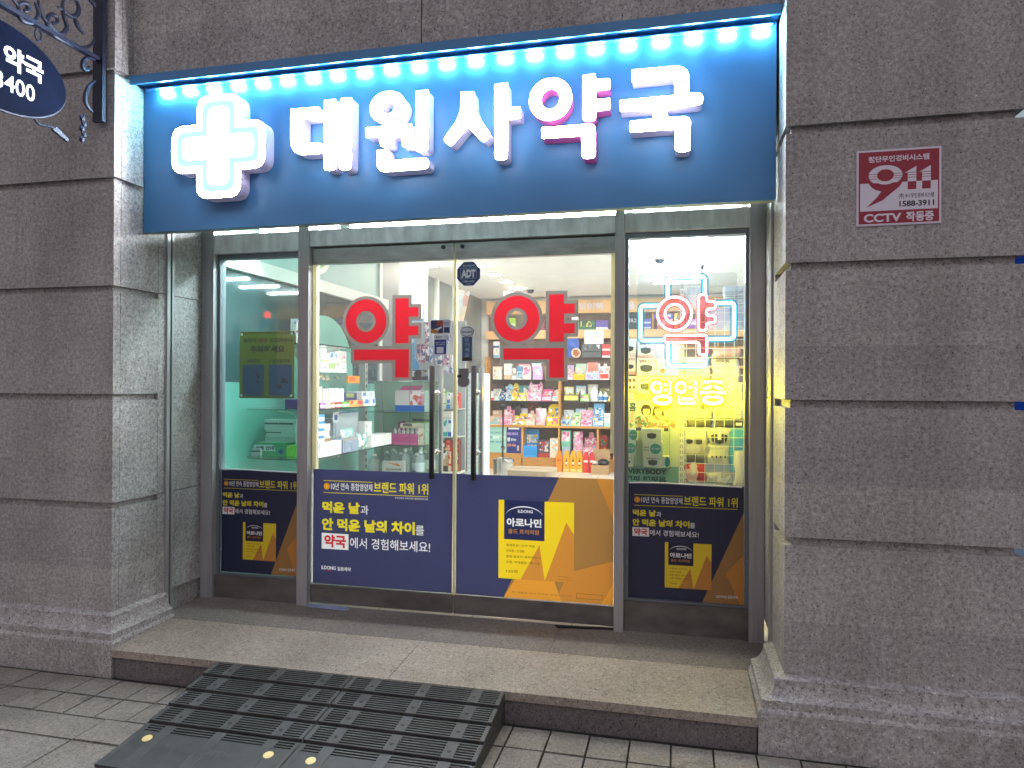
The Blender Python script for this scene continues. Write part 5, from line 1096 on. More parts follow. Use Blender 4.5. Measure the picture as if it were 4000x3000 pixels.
# second row of cartons standing behind the goods
for nm, zz, hh, row in (('top toy shelf', 1.7145, .30, (('cream', 'efe6d2'), ('slate grey', '6c7680'), ('dusty pink', 'd8a0b0'), ('pale aqua', 'a8d4d8'), ('tan', 'c8a880'), ('lavender', 'b8a8d8'), ('mint', 'b0dcc4'), ('coral', 'e89078'), ('ivory', 'f2efe4'))),
  ('middle toy shelf', 1.3605, .29, (('brown', '7a5a44'), ('pearl white', 'efeff0'), ('teal', '5ca0a0'), ('rose', 'e090a8'), ('charcoal', '4c4a4c'), ('butter yellow', 'ecd888'), ('sky blue', '98c8e8'), ('beige', 'd8c8b0'), ('olive', '8c8c54'))),
  ('wooden counter shelf', .9585, .31, (('peach', 'f0c4a0'), ('ash grey', '9ca0a4'), ('lilac', 'c8b4e0'), ('pale lime', 'cce09c'), ('ruby', 'a83c50'), ('snow white', 'f4f4f4'), ('powder blue', 'b4cce4'), ('sand', 'dcc8a0'), ('plum', '7c5070')))):
    xs = [-3.10+.225*i for i in range(5)]+[-1.87+.2*i for i in range(4)]
    for i, (cn, cc) in enumerate(row):
        w_ = .17+.03*((i*7) % 3)/2 if i < 5 else .165; h_ = hh*(.74+.22*((i*5) % 4)/3)
        carton('stock_carton', '%s carton standing at the back of the %s' % (cn, nm), xs[i], zz, xs[i]+w_, zz+h_, 8.44, .06, cc, None, pm([cc, 'f2f0ec', cc, 'd8c8c0'], 12))
# posters on the front board
t = thing('leaflet_poster', 'mint poster with blue lettering left on the wooden front board', 'poster', (-3.0, 8.2, .49))
IK = mat('ink_teal', '2c6c84', .5); SKIN = mat('print_skin', 'f2cdb8', .5); HAIR = mat('print_hair', '4a2c34', .5)
printed([('sheet', mat('poster_mint', 'a4d8cc', .5), [rect(-3.13, .495, -2.80, .939)]), ('lettering', IK, fit('우리 아이가', -3.115, .80, -2.86, .845, .02)+fit('원래', -3.115, .725, -3.05, .765, .02)+fit('약한 아이', -3.115, .645, -2.88, .690, .02)), ('lettering', mat('print_white', 'f6f8f4', .5), fit('면역력이', -3.03, .72, -2.82, .775, .03)), ('picture', HAIR, [el(-2.86, .575, .034, .04, 20)]), ('picture', SKIN, [el(-2.863, .565, .022, .026, 20), [(-2.89, .52), (-2.835, .52), (-2.845, .545), (-2.88, .545)]])], 8.207, t)
t = thing('leaflet_poster', 'navy poster with pink and white lettering on the wooden front board', 'poster', (-2.68, 8.2, .49))
printed([('sheet', mat('poster_navy', '1e2c7c', .5), [rect(-2.796, .49, -2.548, .932)]), ('lettering', mat('print_white', 'f6f8f4', .5), [rect(-2.765, .885, -2.58, .915)]+fit('잠', -2.785, .685, -2.735, .75, .05)+fit('못자는', -2.725, .69, -2.63, .735, .02)), ('lettering', mat('print_lilac', 'd8b8f0', .5), fit('우리 아이가', -2.785, .785, -2.60, .835, .03)), ('lettering', mat('print_orange', 'f0a070', .5), fit('진짜 이유', -2.785, .595, -2.64, .645, .03)), ('picture', mat('print_bear', 'c8b0a4', .5), [el(-2.60, .60, .02, .022, 16), [(-2.618, .53), (-2.582, .53), (-2.585, .585), (-2.615, .585)]])], 8.207, t)

# ---------------- floor goods
CT = DATA_CART
CO_ = [('ed8a1c', 'c8621c', 'plain orange drink carton at the left of the row on the floor'), ('f0a81e', None, 'first yellow orange drink carton with a bottle picture from the left'), ('f0a81e', None, 'middle yellow orange drink carton with a bottle picture'), ('f0a81e', None, 'last yellow orange drink carton with a bottle picture next to the red ones'), ('dc3c34', 'f4e8e4', 'left of the two red drink cartons on the floor'), ('d83830', 'f4e8e4', 'right of the two red drink cartons beside the cardboard box')]
for i, (c, b, lab) in enumerate(CO_):
    _, x0, z0, x1, z1 = CT[i]; y = 8.06; k = (y+3.3)/(CT[i][0]+3.3); x0 *= k; x1 *= k
    hh = (z1-z0)*k; zb = z0+.001; zt = zb+hh; sh_ = zb+.68*hh; d = .11; w = x1-x0
    t = thing('drink_carton', lab, 'carton', ((x0+x1)/2, y+d/2, zb), 'drink cartons on the shop floor')
    q = MB(); q.box(x0+.002, x1-.002, y, y+d, zb, sh_); q.prism([(x0+.002, sh_+.0002), (x1-.002, sh_+.0002), (x1-.25*w, zt-.02), (x0+.25*w, zt-.02)], y+.004, y+d-.004); q.build('carton', mat('card_'+c, c, .4), t, bev=.002)
    q = MB(); q.prism(rounded(rect(x0+.22*w, zt-.025, x1-.22*w, zt), .008), y+d/2-.006, y+d/2+.006); q.build('carry_handle', mat('card_'+c, c, .4), t)
    if b is None:
        q = MB(); q.prism([(x0+.38*w, zb+.30*hh), (x0+.62*w, zb+.30*hh), (x0+.62*w, zb+.56*hh), (x0+.54*w, zb+.63*hh), (x0+.54*w, zb+.68*hh), (x0+.46*w, zb+.68*hh), (x0+.46*w, zb+.63*hh), (x0+.38*w, zb+.56*hh)], y-.0015, y-.0003); q.build('bottle_print', mat('print_brown', '5a2c14', .4), t)
        q = MB(); q.prism(el((x0+x1)/2, zb+.42*hh, .2*w, .2*w, 20), y-.003, y-.0016); q.build('printed_seal', mat('print_cream', 'f6e8d0', .4), t)
        q = MB(); q.box(x0+.1*w, x1-.1*w, y-.0015, y-.0003, zb+.04*hh, zb+.14*hh); q.build('printed_band', mat('print_paleyellow', 'f4d88c', .4), t)
    else:
        q = MB(); q.box(x0+.15*w, x1-.15*w, y-.0015, y-.0003, zb+.50*hh, zb+.60*hh); q.build('printed_band', mat('card_'+b, b, .4), t)
x0, z0, x1, z1 = CT[6][1:]; t = thing('cardboard_box', 'open brown cardboard box with dark bags at the right on the floor', 'box', (-1.2, 8.0, FZ))
CB = mat('cardboard', 'b39068', .75, var=.12, scale=12)
q = MB(); q.box(-1.34, -1.07, 7.85, 7.855, FZ+.001, .37); q.box(-1.34, -1.335, 7.856, 8.1, FZ+.001, .37); q.box(-1.075, -1.07, 7.856, 8.1, FZ+.001, .37); q.box(-1.334, -1.076, 7.856, 8.1, FZ+.001, FZ+.006); q.build('carton', CB, t)
q = MB(); q.box(-1.34, -1.07, 8.101, 8.106, FZ+.001, .60); q.build('raised_flap', CB, t)
q = MB(); q.ball((-1.16, 7.97, .40), .10, (.95, 1, .6), 3); o = q.build('plastic_bag', mat('bag_black', '2c2a2c', .35, bump=1., scale=25), smooth=True); tag(o, 'crumpled dark bag inside the cardboard box', 'bag')
q = MB(); q.ball((-1.285, 7.92, .395), .048, (1, 1, .7), 3); o = q.build('plastic_bag', mat('bag_white', 'd8d0c4', .4, bump=1., scale=25), smooth=True); tag(o, 'small crumpled white bag in the corner of the cardboard box', 'bag')
t = thing('waste_bin', 'shiny chrome waste bin before the mint poster', 'bin', (-2.2, 5.6, FZ))
q = MB(); q.lathe([(.13, .001), (.135, .01), (.135, .40), (.133, .402)], -2.2, 5.6, FZ, 40); q.build('body', CHROME, t, smooth=True)
q = MB(); q.lathe([(.14, .403), (.142, .43), (.135, .445), (.10, .452), (.098, .44), (.001, .44)], -2.2, 5.6, FZ, 40); q.build('lid', CHROME, t, smooth=True)
t = thing('broom', 'black long handled brush standing behind the chrome bin', 'broom', (-2.26, 5.8, FZ))
q = MB(); q.tube([(-2.27, 5.82, FZ+.08), (-2.265, 5.82, 1.36)], .011, n=12); q.build('handle', mat('black_plastic', '1a1a1c', .4), t, smooth=True)
q = MB(); q.ball((-2.267, 5.82, 1.33), .052, (1.15, .8, .7), 2); q.tube([(-2.32, 5.82, 1.36), (-2.267, 5.82, 1.325), (-2.22, 5.82, 1.37)], .02, n=8); q.build('head', mat('black_plastic', '1a1a1c', .4), t, smooth=True)
q = MB(); q.box(-2.35, -2.19, 5.79, 5.85, FZ+.002, FZ+.08); q.build('foot', mat('black_plastic', '1a1a1c', .4), t, bev=.01)
t = thing('stool', 'low stool with a beige padded seat behind the right door film', 'stool', (-1.62, 4.6, FZ))
q = MB(); q.prismz(rounded([(-1.87, 4.36), (-1.36, 4.36), (-1.36, 4.84), (-1.87, 4.84)], .09, 8), .600, .668); q.build('seat', mat('beige_leather', 'b8a488', .4, var=.1, scale=20), t, bev=.018, seg=3, smooth=True)
q = MB(); q.tube([(-1.85, 4.6, .669), (-1.6, 4.6, .6695), (-1.38, 4.6, .669)], .003, n=6); q.build('seam', mat('seam', '8c7c64', .6), t)
for x in (-1.80, -1.43):
    for y in (4.43, 4.77): q = MB(); q.tube([(x, y, FZ+.001), (x, y, .599)], .014, n=12); q.build('leg', CHROME, t, smooth=True)
t = thing('fire_extinguisher', 'red fire extinguisher half hidden at the end of the wooden front board', 'extinguisher', (-3.23, 8.12, FZ))
q = MB(); q.lathe([(.05, .001), (.055, .01), (.055, .36), (.04, .41), (.018, .43)], -3.23, 8.12, FZ, 24); q.build('cylinder', mat('extinguisher_red', 'b01c1c', .3), t, smooth=True)
q = MB(); q.lathe([(.018, .431), (.018, .46), (.03, .462), (.03, .48)], -3.23, 8.12, FZ, 16); q.build('valve', BLACKM, t)
q = MB(); q.lathe([(.0555, .22), (.0555, .30)], -3.23, 8.12, FZ, 24); q.build('printed_label', mat('label_yellow', 'e8d060', .4), t)
t = thing('banner_poster', 'tilted pale printed banner hanging beside the left glass partition', 'poster', (-2.47, 4.6, 2.3))
bm = bmesh.new(); PB_ = [(-2.615, 4.75, 2.76), (-2.33, 4.45, 2.68), (-2.42, 4.45, 2.29), (-2.62, 4.75, 2.305)]
q = MB(); vs = [q.bm.verts.new(p) for p in PB_]; q.bm.faces.new(vs); e_ = bmesh.ops.extrude_face_region(q.bm, geom=q.bm.faces[:]); bmesh.ops.translate(q.bm, vec=(.01, .012, 0), verts=[v for v in e_['geom'] if isinstance(v, bmesh.types.BMVert)])
q.build('sheet', pm(['d8dce4', 'e8c8c0', 'c4d0e0', 'f0d8b8', 'd89c90'], 9), t); bm.free()

# ================================================================== LEFT GLASS SHELVES
STP = mat('slotted_steel', 'b9bdb8', .4, .5)
t = thing('glass_shelf_rack', 'steel post rack with round ended glass shelves behind the left window', 'shelves', (-2.76, 1.9, FZ))
m = MB()
for y in (1.62, 2.62): m.box(-2.80, -2.74, y-.03, y+.03, FZ+.001, 2.0)
m.build('post', STP, t, bev=.002)
m = MB()
for y in (1.62, 2.62):
    for k in range(24): m.box(-2.739, -2.7375, y-.012, y-.006, .5+.06*k, .53+.06*k); m.box(-2.739, -2.7375, y+.006, y+.012, .5+.06*k, .53+.06*k)
m.build('slots', BLACKM, t)
def rshelf(z, y0, y1, x0=-3.05, x1=-2.46):
    c = (x0+x1)/2; w = (x1-x0)/2
    pts = [(c+w*math.cos(a), y0+.16+.20*math.sin(a)) for a in [R(180+180*i/20) for i in range(21)]] + [(x1, y1), (x0, y1)]
    return MB().prismz(pts, z, z+.010)
for z, y1 in ((1.425, 2.24), (1.080, 2.60), (1.885, 2.30)): rshelf(z, 1.16, y1).build('glass_shelf', SHELFG, t, bev=.001)
m = MB()
for z in (1.424, 1.079, 1.884):
    for s in (1, -1): m.prism([(-2.77+s*.035, z-.001), (-2.77+s*.27, z-.001), (-2.77+s*.27, z-.02), (-2.77+s*.10, z-.05), (-2.77+s*.035, z-.12)], 1.61, 1.63)
m.build('bracket', STP, t)
rq = random.Random(9)
MED = [pm(['f2f2ee', 'ffffff', 'e4e8ea', 'c8d0d4'], 40), pm(['f0f2f4', '4c8cc8', 'ffffff', 'd8e4ee'], 34), pm(['f6f2ec', 'e8b0b8', 'ffffff', 'f0d8dc'], 38)]
# upper shelf of slim cartons (front faces the aisle)
slim = [('e8e4d4', 'd4b8c8', 'first slim cream carton from the left on the glass shelf'), ('ece8d8', 'e8d0cc', 'second slim cream carton on the glass shelf, pinkish base'), ('e4e8da', 'd8c8c0', 'third slim carton on the glass shelf with a grey oval'), ('e6ecea', '8cb0d0', 'fourth slim carton with a pale blue mark on the glass shelf'), ('e2ece6', '68b0d4', 'fifth slim carton with a bright blue mark on the glass shelf')]
Xf = -2.475
for i, (c, b, lab) in enumerate(slim):
    y0, z0, y1, z1 = DATA_LX1[i]; carton('slim_carton', lab, y0+.004, 1.4785, y1-.006, z1, Xf-.02, .06, c, None, pm([c, c, b, 'f4f2ea', c], 26), face='X', group='slim cartons in a row on the glass shelf')
small = [('b07cc0', 'violet'), ('f0e0dc', 'pale pink'), ('e8845c', 'orange'), ('a8342c', 'dark red'), ('6cb850', 'green')]
for i, (c, nm) in enumerate(small):
    y0, z0, y1, z1 = DATA_LX1[11+i]; carton('small_carton', 'small %s carton lying under the slim cartons on the glass shelf' % nm, y0, 1.4355, y1-.006, 1.4775, Xf, .10, c, 'f2ece8', None, bandz=(.15, .6), face='X')
carton('ovum_carton', 'navy carton with an olive oval on the upper left glass shelf', 1.712, 1.486, 1.955, 1.545, Xf-.04, .10, '2c3470', None, pm(['2c3470', '242c60', '8c9c4c'], 9), face='X')
carton('promo_card', 'orange card leaning below the navy carton on the glass shelf', 1.742, 1.4355, 2.005, 1.485, Xf, .02, 'f0b060', None, pm(['f0b060', 'f4c078', 'd8484c', 'f0b060'], 10), face='X')
for i, (y0, y1, z0, z1, w_) in enumerate(((1.968, 2.09, 1.4965, 1.552, 'upper front'), (2.100, 2.21, 1.4965, 1.554, 'upper rear'), (1.980, 2.105, 1.4355, 1.4955, 'lower front'), (2.114, 2.228, 1.4355, 1.4955, 'lower rear'))): carton('medicine_carton', 'white medicine carton, %s one of the four stacked beside the navy carton' % w_, y0, z0, y1, z1, Xf, .12, 'eef0f2', None, MED[1], face='X', group='four white cartons stacked on the glass shelf')
t = thing('acrylic_stand', 'clear acrylic stand carrying the orange card on the glass shelf', 'stand', (-2.6, 1.85, 1.4355)); m = MB(); m.box(-2.62, -2.615, 1.70, 1.98, 1.4356, 1.72); m.build('panel', ACRYL, t)
carton('promo_card', 'bright orange card on top of the acrylic stand', 1.948, 1.62, 2.166, 1.68, -2.59, .012, 'f4a01c', None, pm(['f4a01c', 'f8b430', 'e8602c', 'f4a01c'], 10), face='X')
carton('eye_drop_carton', 'white carton with lime outline eyes on the top glass shelf', 1.60, 1.8965, 1.74, 2.03, -2.55, .08, 'f4f4ee', 'c8dc5c', WHT, bandz=(0, .06), face='X') if False else None
for i, (y0, y1, z0, z1, c, b, lab) in enumerate(((1.524, 1.655, 1.781, 1.880, 'f4f4ee', 'c4dc50', 'white carton with lime eye drawing above the slim cartons'), (1.66, 1.785, 1.781, 1.880, 'f4f4f2', None, 'plain tall white carton between the lime eye and red print cartons'), (1.79, 1.94, 1.781, 1.873, 'f2f0ee', 'e4c4c4', 'white carton with red print at the right end under the top glass shelf'))): carton('medicine_carton', lab, y0, z0, y1, z1, -2.60, .08, c, b, MED[i % 3], bandz=(0, .1), face='X')
carton('medicine_carton', 'wide white carton row with round coloured marks under the eye drawing carton', 1.525, 1.702, 1.945, 1.7805, -2.60, .10, 'f2f2f0', None, pm(['f2f2f0', 'f2f2f0', 'f2f2f0', '9cacd8', 'f2f2f0', 'a8c080'], 12), face='X')
t = thing('clear_tray', 'clear plastic tray of small wrapped goods below the white carton row', 'tray', (-2.66, 1.7, 1.44)); m = MB(); m.box(-2.71, -2.60, 1.50, 1.94, 1.62, 1.70); m.build('tray', ACRYL, t); m = MB()
for i in range(22): m.ball((-2.66+rq.uniform(-.03, .03), 1.52+.40*rq.random(), 1.645+.03*rq.random()), .018, (1, 1.2, .8), 1)
m.build('goods', pm(['d8c8a0', 'b89468', 'f0e8d8', 'c8b078'], 40), t); m = MB(); m.box(-2.70, -2.61, 1.505, 1.935, 1.4356, 1.6195); m.build('riser', ACRYL, t)
# lower shelf
LX2 = DATA_LX2
z_l = 1.0905
blue_ = ['topmost', 'second from the top', 'third from the top', 'lowest'] 
for i, (z0, z1) in enumerate(((1.348, 1.392), (1.300, 1.344), (1.245, 1.294), (1.195, 1.242))): carton('tissue_carton', 'white and blue carton, %s of the pile beside the cream door seal' % blue_[i], 1.213, z0, 1.350, z1, Xf, .14, 'e6eef6', '3c94d8', None, bandz=(.62, 1.), face='X', group='pile of white and blue cartons')
carton('medicine_carton', 'pale blue tall carton under the pile of white and blue cartons', 1.214, z_l, 1.275, 1.1945, Xf, .14, 'cfe4ee', 'e8f0f2', MED[1], face='X')
carton('white_carton', 'plain white carton lying on the taller white one behind the big blank carton', 1.352, 1.259, 1.629, 1.313, Xf-.10, .14, 'eeeeec', None, MED[0], face='X')
carton('white_carton', 'plain white block carton under the lying white one', 1.368, z_l, 1.613, 1.2585, Xf-.10, .14, 'f0f0ee', None, None, face='X')
carton('white_carton', 'big blank white carton at the front of the lower glass shelf', 1.283, z_l, 1.614, 1.189, Xf, .095, 'f6f6f4', None, None, face='X')
carton('bandage_carton', 'small white and brown carton on the big blank white carton', 1.40, 1.1895, 1.50, 1.225, Xf-.03, .05, 'efe8de', '8c7454', None, bandz=(0, .7), face='X')
carton('card_tray', 'low grey blue printed tray beside the big blank carton', 1.638, z_l, 1.908, 1.19, Xf, .10, '8c9cb0', 'c8a868', pm(['8c9cb0', '9caabc', '7c8ca4'], 14), bandz=(.94, 1.), face='X')
for i, (z0, z1) in enumerate(((1.345, 1.388), (1.3035, 1.3445), (1.2595, 1.303), (1.212, 1.259))): carton('grey_carton', 'flat grey carton, %s in the grey stack behind the card tray' % ['topmost with a blue edge', 'second from the top', 'third from the top', 'lowest'][i], 1.72+.06*(i == 0), z0, 2.150, z1, Xf-.12, .14, 'b8c2c8', None if i else '3c6cc8', None, bandz=(.85, 1.), face='X', group='stack of flat grey cartons')
carton('grey_carton', 'pale carton base under the grey stack', 1.72, z_l, 2.150, 1.2115, Xf-.12, .14, 'd4dadc', None, None, face='X')
pouch('leaflet_bundle', 'clear bag of teal leaflets leaning on the card tray', 1.66, 1.19, 1.89, 1.262, Xf-.01, .05, 'a8d8cc', pm(['cfe8e0', 'f0f0ea', '8cd0c0', 'f4ead8'], 18), 'X', 'bag')
pouch('leaflet_bundle', 'slanted bundle of striped teal packets right of the card tray', 1.915, z_l, 2.135, 1.21, Xf, .06, 'a0d4cc', pm(['a0d4cc', 'e8eee8', '6cb4a8', 'f0f0ec', '8c9c94'], 22), 'X', 'bundle')
carton('white_carton', 'tall white barcode carton on the lower glass shelf', 2.153, 1.188, 2.288, 1.30, Xf-.06, .10, 'f2f2ee', None, MED[0], face='X')
carton('white_carton', 'white barcode carton under the tall one', 2.153, z_l, 2.345, 1.1875, Xf, .12, 'f2f0ec', None, MED[0], face='X')
carton('white_carton', 'blank white carton at the far end of the lower glass shelf', 2.351, z_l, 2.571, 1.186, Xf, .12, 'f4f4f0', None, None, face='X')
t = thing('standing_leaflet', 'rounded portrait leaflet standing behind the blank cartons', 'leaflet', (-2.6, 1.68, 1.0905))
m = MB(); pts = rounded(rect(1.64, 1.315, 1.735, 1.425), .03); 
bm = bmesh.new(); bm.faces.new([bm.verts.new((-2.56, a, b)) for a, b in pts]); me = bpy.data.meshes.new('sheet'); bm.to_mesh(me); bm.free(); link('sheet', me, mat('leaflet_grey', 'd8dee2', .4), t); m.bm.free()
m = MB(); m.box(-2.5595, -2.5585, 1.665, 1.715, 1.335, 1.375); m.build('printed_front', mat('leaflet_blue', '2c4c9c', .4), t); m = MB(); m.box(-2.565, -2.5605, 1.68, 1.69, 1.0906, 1.33); m.build('stem', ACRYL, t)
# near end cartons seen through the left window
N_ = 1.42
for k, lab, x0, z0, x1, z1, c, b, d in (('a', 'upper left grey carton in the pile by the eye patch box', -3.0, 1.268, -2.885, 1.345, 'c2ccc8', '3c5c58', .14), ('b', 'upper right grey carton in the pile by the eye patch box', -2.880, 1.268, -2.765, 1.345, 'c4ceca', '2c4c48', .14), ('c', 'lower left grey carton under the upper grey pair', -2.985, 1.222, -2.865, 1.2675, 'b8c4c0', '3c5c58', .14), ('d', 'lower right grey carton under the upper grey pair', -2.860, 1.222, -2.745, 1.2675, 'bcc8c4', None, .14), ('f', 'flat pale carton on top of the green eye patch box', -2.995, 1.182, -2.745, 1.2215, 'a8b4b0', None, .14), ('e', 'tall white carton right of the green eye patch box', -2.690, 1.0905, -2.60, 1.30, 'd4dcd8', None, .12), ('h', 'blank white carton above the lime carton', -2.742, 1.222, -2.695, 1.345, 'ecefee', None, .12)): carton('grey_carton', lab, x0, z0, x1, z1, N_, d, c, b, None, bandz=(.55, .72))
t = carton('eye_patch_carton', 'green and white eye patch carton on the lower round glass shelf', -3.03, 1.0905, -2.765, 1.1815, 1.33, .14, '3c9c6c', None, None)
printed([('sheet', mat('label_pale', 'b8ccd4', .4), [[(-3.03, 1.122), (-2.85, 1.122), (-2.87, 1.166), (-3.03, 1.166)]]), ('lettering', mat('ink_dark', '2c3438', .5), fit('서울 안대', -3.015, 1.128, -2.865, 1.158, .04)), ('emblem', mat('emblem_blue', '2c4c94', .4), [rect(-2.815, 1.098, -2.800, 1.140), rect(-2.828, 1.112, -2.787, 1.126)])], 1.3285, t)
carton('lime_carton', 'lime green carton with a white patch beside the eye patch box', -2.763, 1.0905, -2.697, 1.165, 1.33, .10, '8cdc4c', None, pm(['8cdc4c', 'e8f0d8', '8cdc4c', 'f0c890'], 12))
carton('grey_carton', 'small dark striped carton at the left of the eye patch box', -3.03, 1.0905, -2.96, 1.14, 1.30, .028, 'b0bcb8', '3c5450', None, bandz=(.5, .7))
carton('violet_carton', 'long violet carton under the yellow notice on the round shelf', -2.88, 1.4355, -2.70, 1.495, 1.50, .2, '5c3474', None, None)
for i in range(4): carton('violet_carton', 'white and violet carton, %s of the pile beside the steel mullion' % ['lowest', 'second from the bottom', 'third from the bottom', 'topmost'][i], -2.695, 1.4355+i*.04, -2.63, 1.4745+i*.04, 1.42, .12, 'e0d4e8', '7c4c9c', None, bandz=(0, .4), group='pile of white and violet cartons')
carton('blue_carton', 'white and blue carton above the violet pile beside the mullion', -2.70, 1.6, -2.63, 1.72, 1.46, .1, 'd8e8f0', '3c8cd0', None, bandz=(0, .7))
carton('sign_card', 'white price card with blue lettering standing above the yellow notice', -2.985, 2.0, -2.85, 2.125, 1.75, .012, 'e4ecee', '3c7c9c', None, bandz=(0, .12))
letters('눌로스틸', -2.955, 2.083, -2.88, 2.108, 1.7485, mat('ink_blue', '3c6cc8', .5), bpy.data.objects['sign_card'])
t = thing('warning_lamp', 'small glowing red lamp above the white price card', 'lamp', (-2.90, 1.9, 2.13))
m = MB(); m.lathe([(.022, .02), (.026, .03), (.026, .055), (.015, .075), (.001, .08)], -2.90, 1.8, 2.118, 20); m.build('lens', emis('lamp_red', 'ff3a20', 3.), t, smooth=True); m = MB(); m.lathe([(.026, 0), (.026, .0195)], -2.90, 1.8, 2.118, 20); m.build('base', BLACKM, t); m = MB(); m.box(-2.905, -2.895, 1.795, 1.805, 1.8955, 2.1178); m.build('stem', STP, t)
carton('white_carton', 'white carton with red print standing on the top round shelf by the mullion', -2.79, 1.8955, -2.70, 2.08, 1.5, .1, 'ecebe8', 'c03434', MED[2], bandz=(.55, .62))

# glass counter with the pink display carton and bottles
t = thing('glass_counter', 'glass counter of bottles and cartons behind the left door handle', 'counter', (-2.45, 2.9, FZ))
for z in (1.368, 1.0711, .808, 1.640):
    m = MB(); m.box(-2.80, -2.205, 2.66, 3.05, z-.009, z); m.build('glass_shelf', SHELFG, t, bev=.0008)
m = MB(); m.box(-2.205, -2.199, 2.66, 3.05, .5, 1.64); m.box(-2.345, -2.339, 2.66, 2.666, .8085, 1.62); m.build('side_pane', SHELFG, t)
m = MB(); m.box(-2.86, -2.20, 3.06, 3.075, FZ+.001, 1.64); m.build('back_panel', mat('counter_back', 'b4c0b6', .2, var=.1, scale=3), t)
m = MB(); m.box(-2.86, -2.20, 2.64, 3.059, FZ+.001, .790); m.build('cabinet', mat('cabinet_pale', 'c8c8b4', .5), t)
m = MB(); m.box(-2.79, -2.765, 3.03, 3.058, .791, 1.65); m.build('post', STP, t)
t = carton('swab_carton', 'open pink, white and blue display carton on the glass counter', -2.504, 1.3685, -2.222, 1.56, 2.72, .20, 'd8d0d4', '2c64bc', None, bandz=(0, .30), flap=False)
m = MB(); m.prism([(-2.36, 1.43), (-2.224, 1.43), (-2.224, 1.558), (-2.36, 1.558)], 2.7180, 2.7192); m.build('printed_front', pm(['f4e8ee', 'f4e8ee', 'e89cb8', 'f4e8ee', 'd86048'], 26), t)
m = MB(); m.prism([(-2.504, 1.56), (-2.46, 1.60), (-2.26, 1.605), (-2.30, 1.56)], 2.80, 2.805); m.build('open_flap', mat('flap_magenta', 'b84c78', .45), t)
carton('mask_display', 'magenta tray of small white bottles on the middle of the glass counter', -2.553, 1.0715, -2.279, 1.165, 2.70, .22, 'c04c8c', 'e070a8', None, bandz=(0, .2))
t = thing('open_flap_card', 'magenta raised flap of the tray leaning left on the glass counter', 'card', (-2.52, 2.93, 1.07)); m = MB(); m.prism([(-2.56, 1.0716), (-2.48, 1.0716), (-2.49, 1.28), (-2.56, 1.255)], 2.935, 2.94); m.build('card', mat('flap_pink', 'b8508c', .45), t)
m = MB()
for i in range(6): m.lathe([(.016, 0), (.016, .03), (.007, .036), (.008, .05)], -2.52+.042*i, 2.76, 1.1655, 12)
o = m.build('bottle_row', PLW); tag(o, 'row of tiny white bottles standing in the magenta tray', 'bottles')
carton('cream_carton', 'cream carton with dark script lying on the glass counter', -2.46, 1.2185, -2.222, 1.262, 2.74, .16, 'd8d0bc', None, pm(['d8d0bc', 'd8d0bc', '6c6458', 'd8d0bc'], 9))
carton('cream_carton', 'cream carton with brush drawings at the counter corner', -2.275, 1.0715, -2.208, 1.218, 2.70, .2, 'e4dccc', None, pm(['e4dccc', 'e4dccc', '4c4844', 'e4dccc', 'b88c74'], 20))
carton('green_tray', 'green tray of dark grey goods on the glass counter', -2.372, 1.2625, -2.21, 1.30, 2.82, .14, '8cc860', '3c444c', None, bandz=(.3, 1.))
CLEAR = glassmat('bottle_clear', (.92, .95, .95), 1.6, .55)
BL = DATA_BOT
names = ['large clear bottle at the left end of the counter bottom shelf', 'clear bottle behind the leftmost large one', 'clear bottle left of the printed carton', 'clear bottle behind the printed carton, left', 'clear bottle rising behind the printed carton', 'clear bottle behind the printed carton, right', 'tall clear bottle by the glass edge', 'white labelled bottle right of the glass edge', 'slim labelled bottle behind the first labelled one', 'broad labelled bottle beside the door handle', 'clear bottle rear of the labelled ones', 'labelled bottle half hidden by the door handle']
for i, (x0, z0, x1, z1) in enumerate(BL):
    w = x1-x0; r_ = max(w, .075); cx = (x0+x1)/2; yb = 2.73+.09*(i % 3)+(.06 if i in (1, 3, 5, 8, 10) else 0)
    bottle('bottle', names[i], cx-r_/2, cx+r_/2, .8085, z1+.0, yb, CLEAR, PLW, mat('label_whiteblue', 'dfe8f0', .4) if i in (7, 9, 11) else None)
t = carton('medicine_carton', 'grey white printed carton with an orange wedge before the bottles', -2.602, .8085, -2.389, .926, 2.668, .03, 'c8ccc4', None, None)
printed([('wedge', mat('wedge_orange', 'd8743c', .4), [[(-2.55, .905), (-2.45, .903), (-2.42, .875)]]), ('lettering', mat('ink_dark', '2c3438', .5), fit('리도아가아제', -2.565, .838, -2.425, .860, .03))], 2.6665, t)

# ---------------- peg rack of hanging packs
t = thing('peg_rack', 'white pegboard rack of hanging packs between the door handles', 'rack', (-2.6, 4.4, FZ))
m = MB(); m.box(-2.99, -2.36, 4.42, 4.45, FZ+.001, 2.34); m.build('pegboard', mat('peg_white', 'b4bec2', .4), t)
m = MB(); m.box(-2.99, -2.36, 4.2, 4.419, 1.34, 1.35); m.box(-2.99, -2.36, 4.2, 4.419, 1.03, 1.04); m.box(-2.99, -2.36, 4.1, 4.419, .63, .65); m.build('shelf', WHITEP, t)
m = MB()
for x, z in [(-2.775, 2.32), (-2.87, 2.08), (-2.82, 2.08), (-2.77, 2.06), (-2.72, 2.05), (-2.52, 2.17), (-2.67, 1.955), (-2.62, 1.955), (-2.55, 1.955), (-2.48, 1.955), (-2.55, 1.83), (-2.48, 1.83)]: m.tube([(x, 4.419, z), (x, 4.27, z-.004), (x, 4.262, z+.008)], .003, n=6)
m.build('hook', CHROME, t)
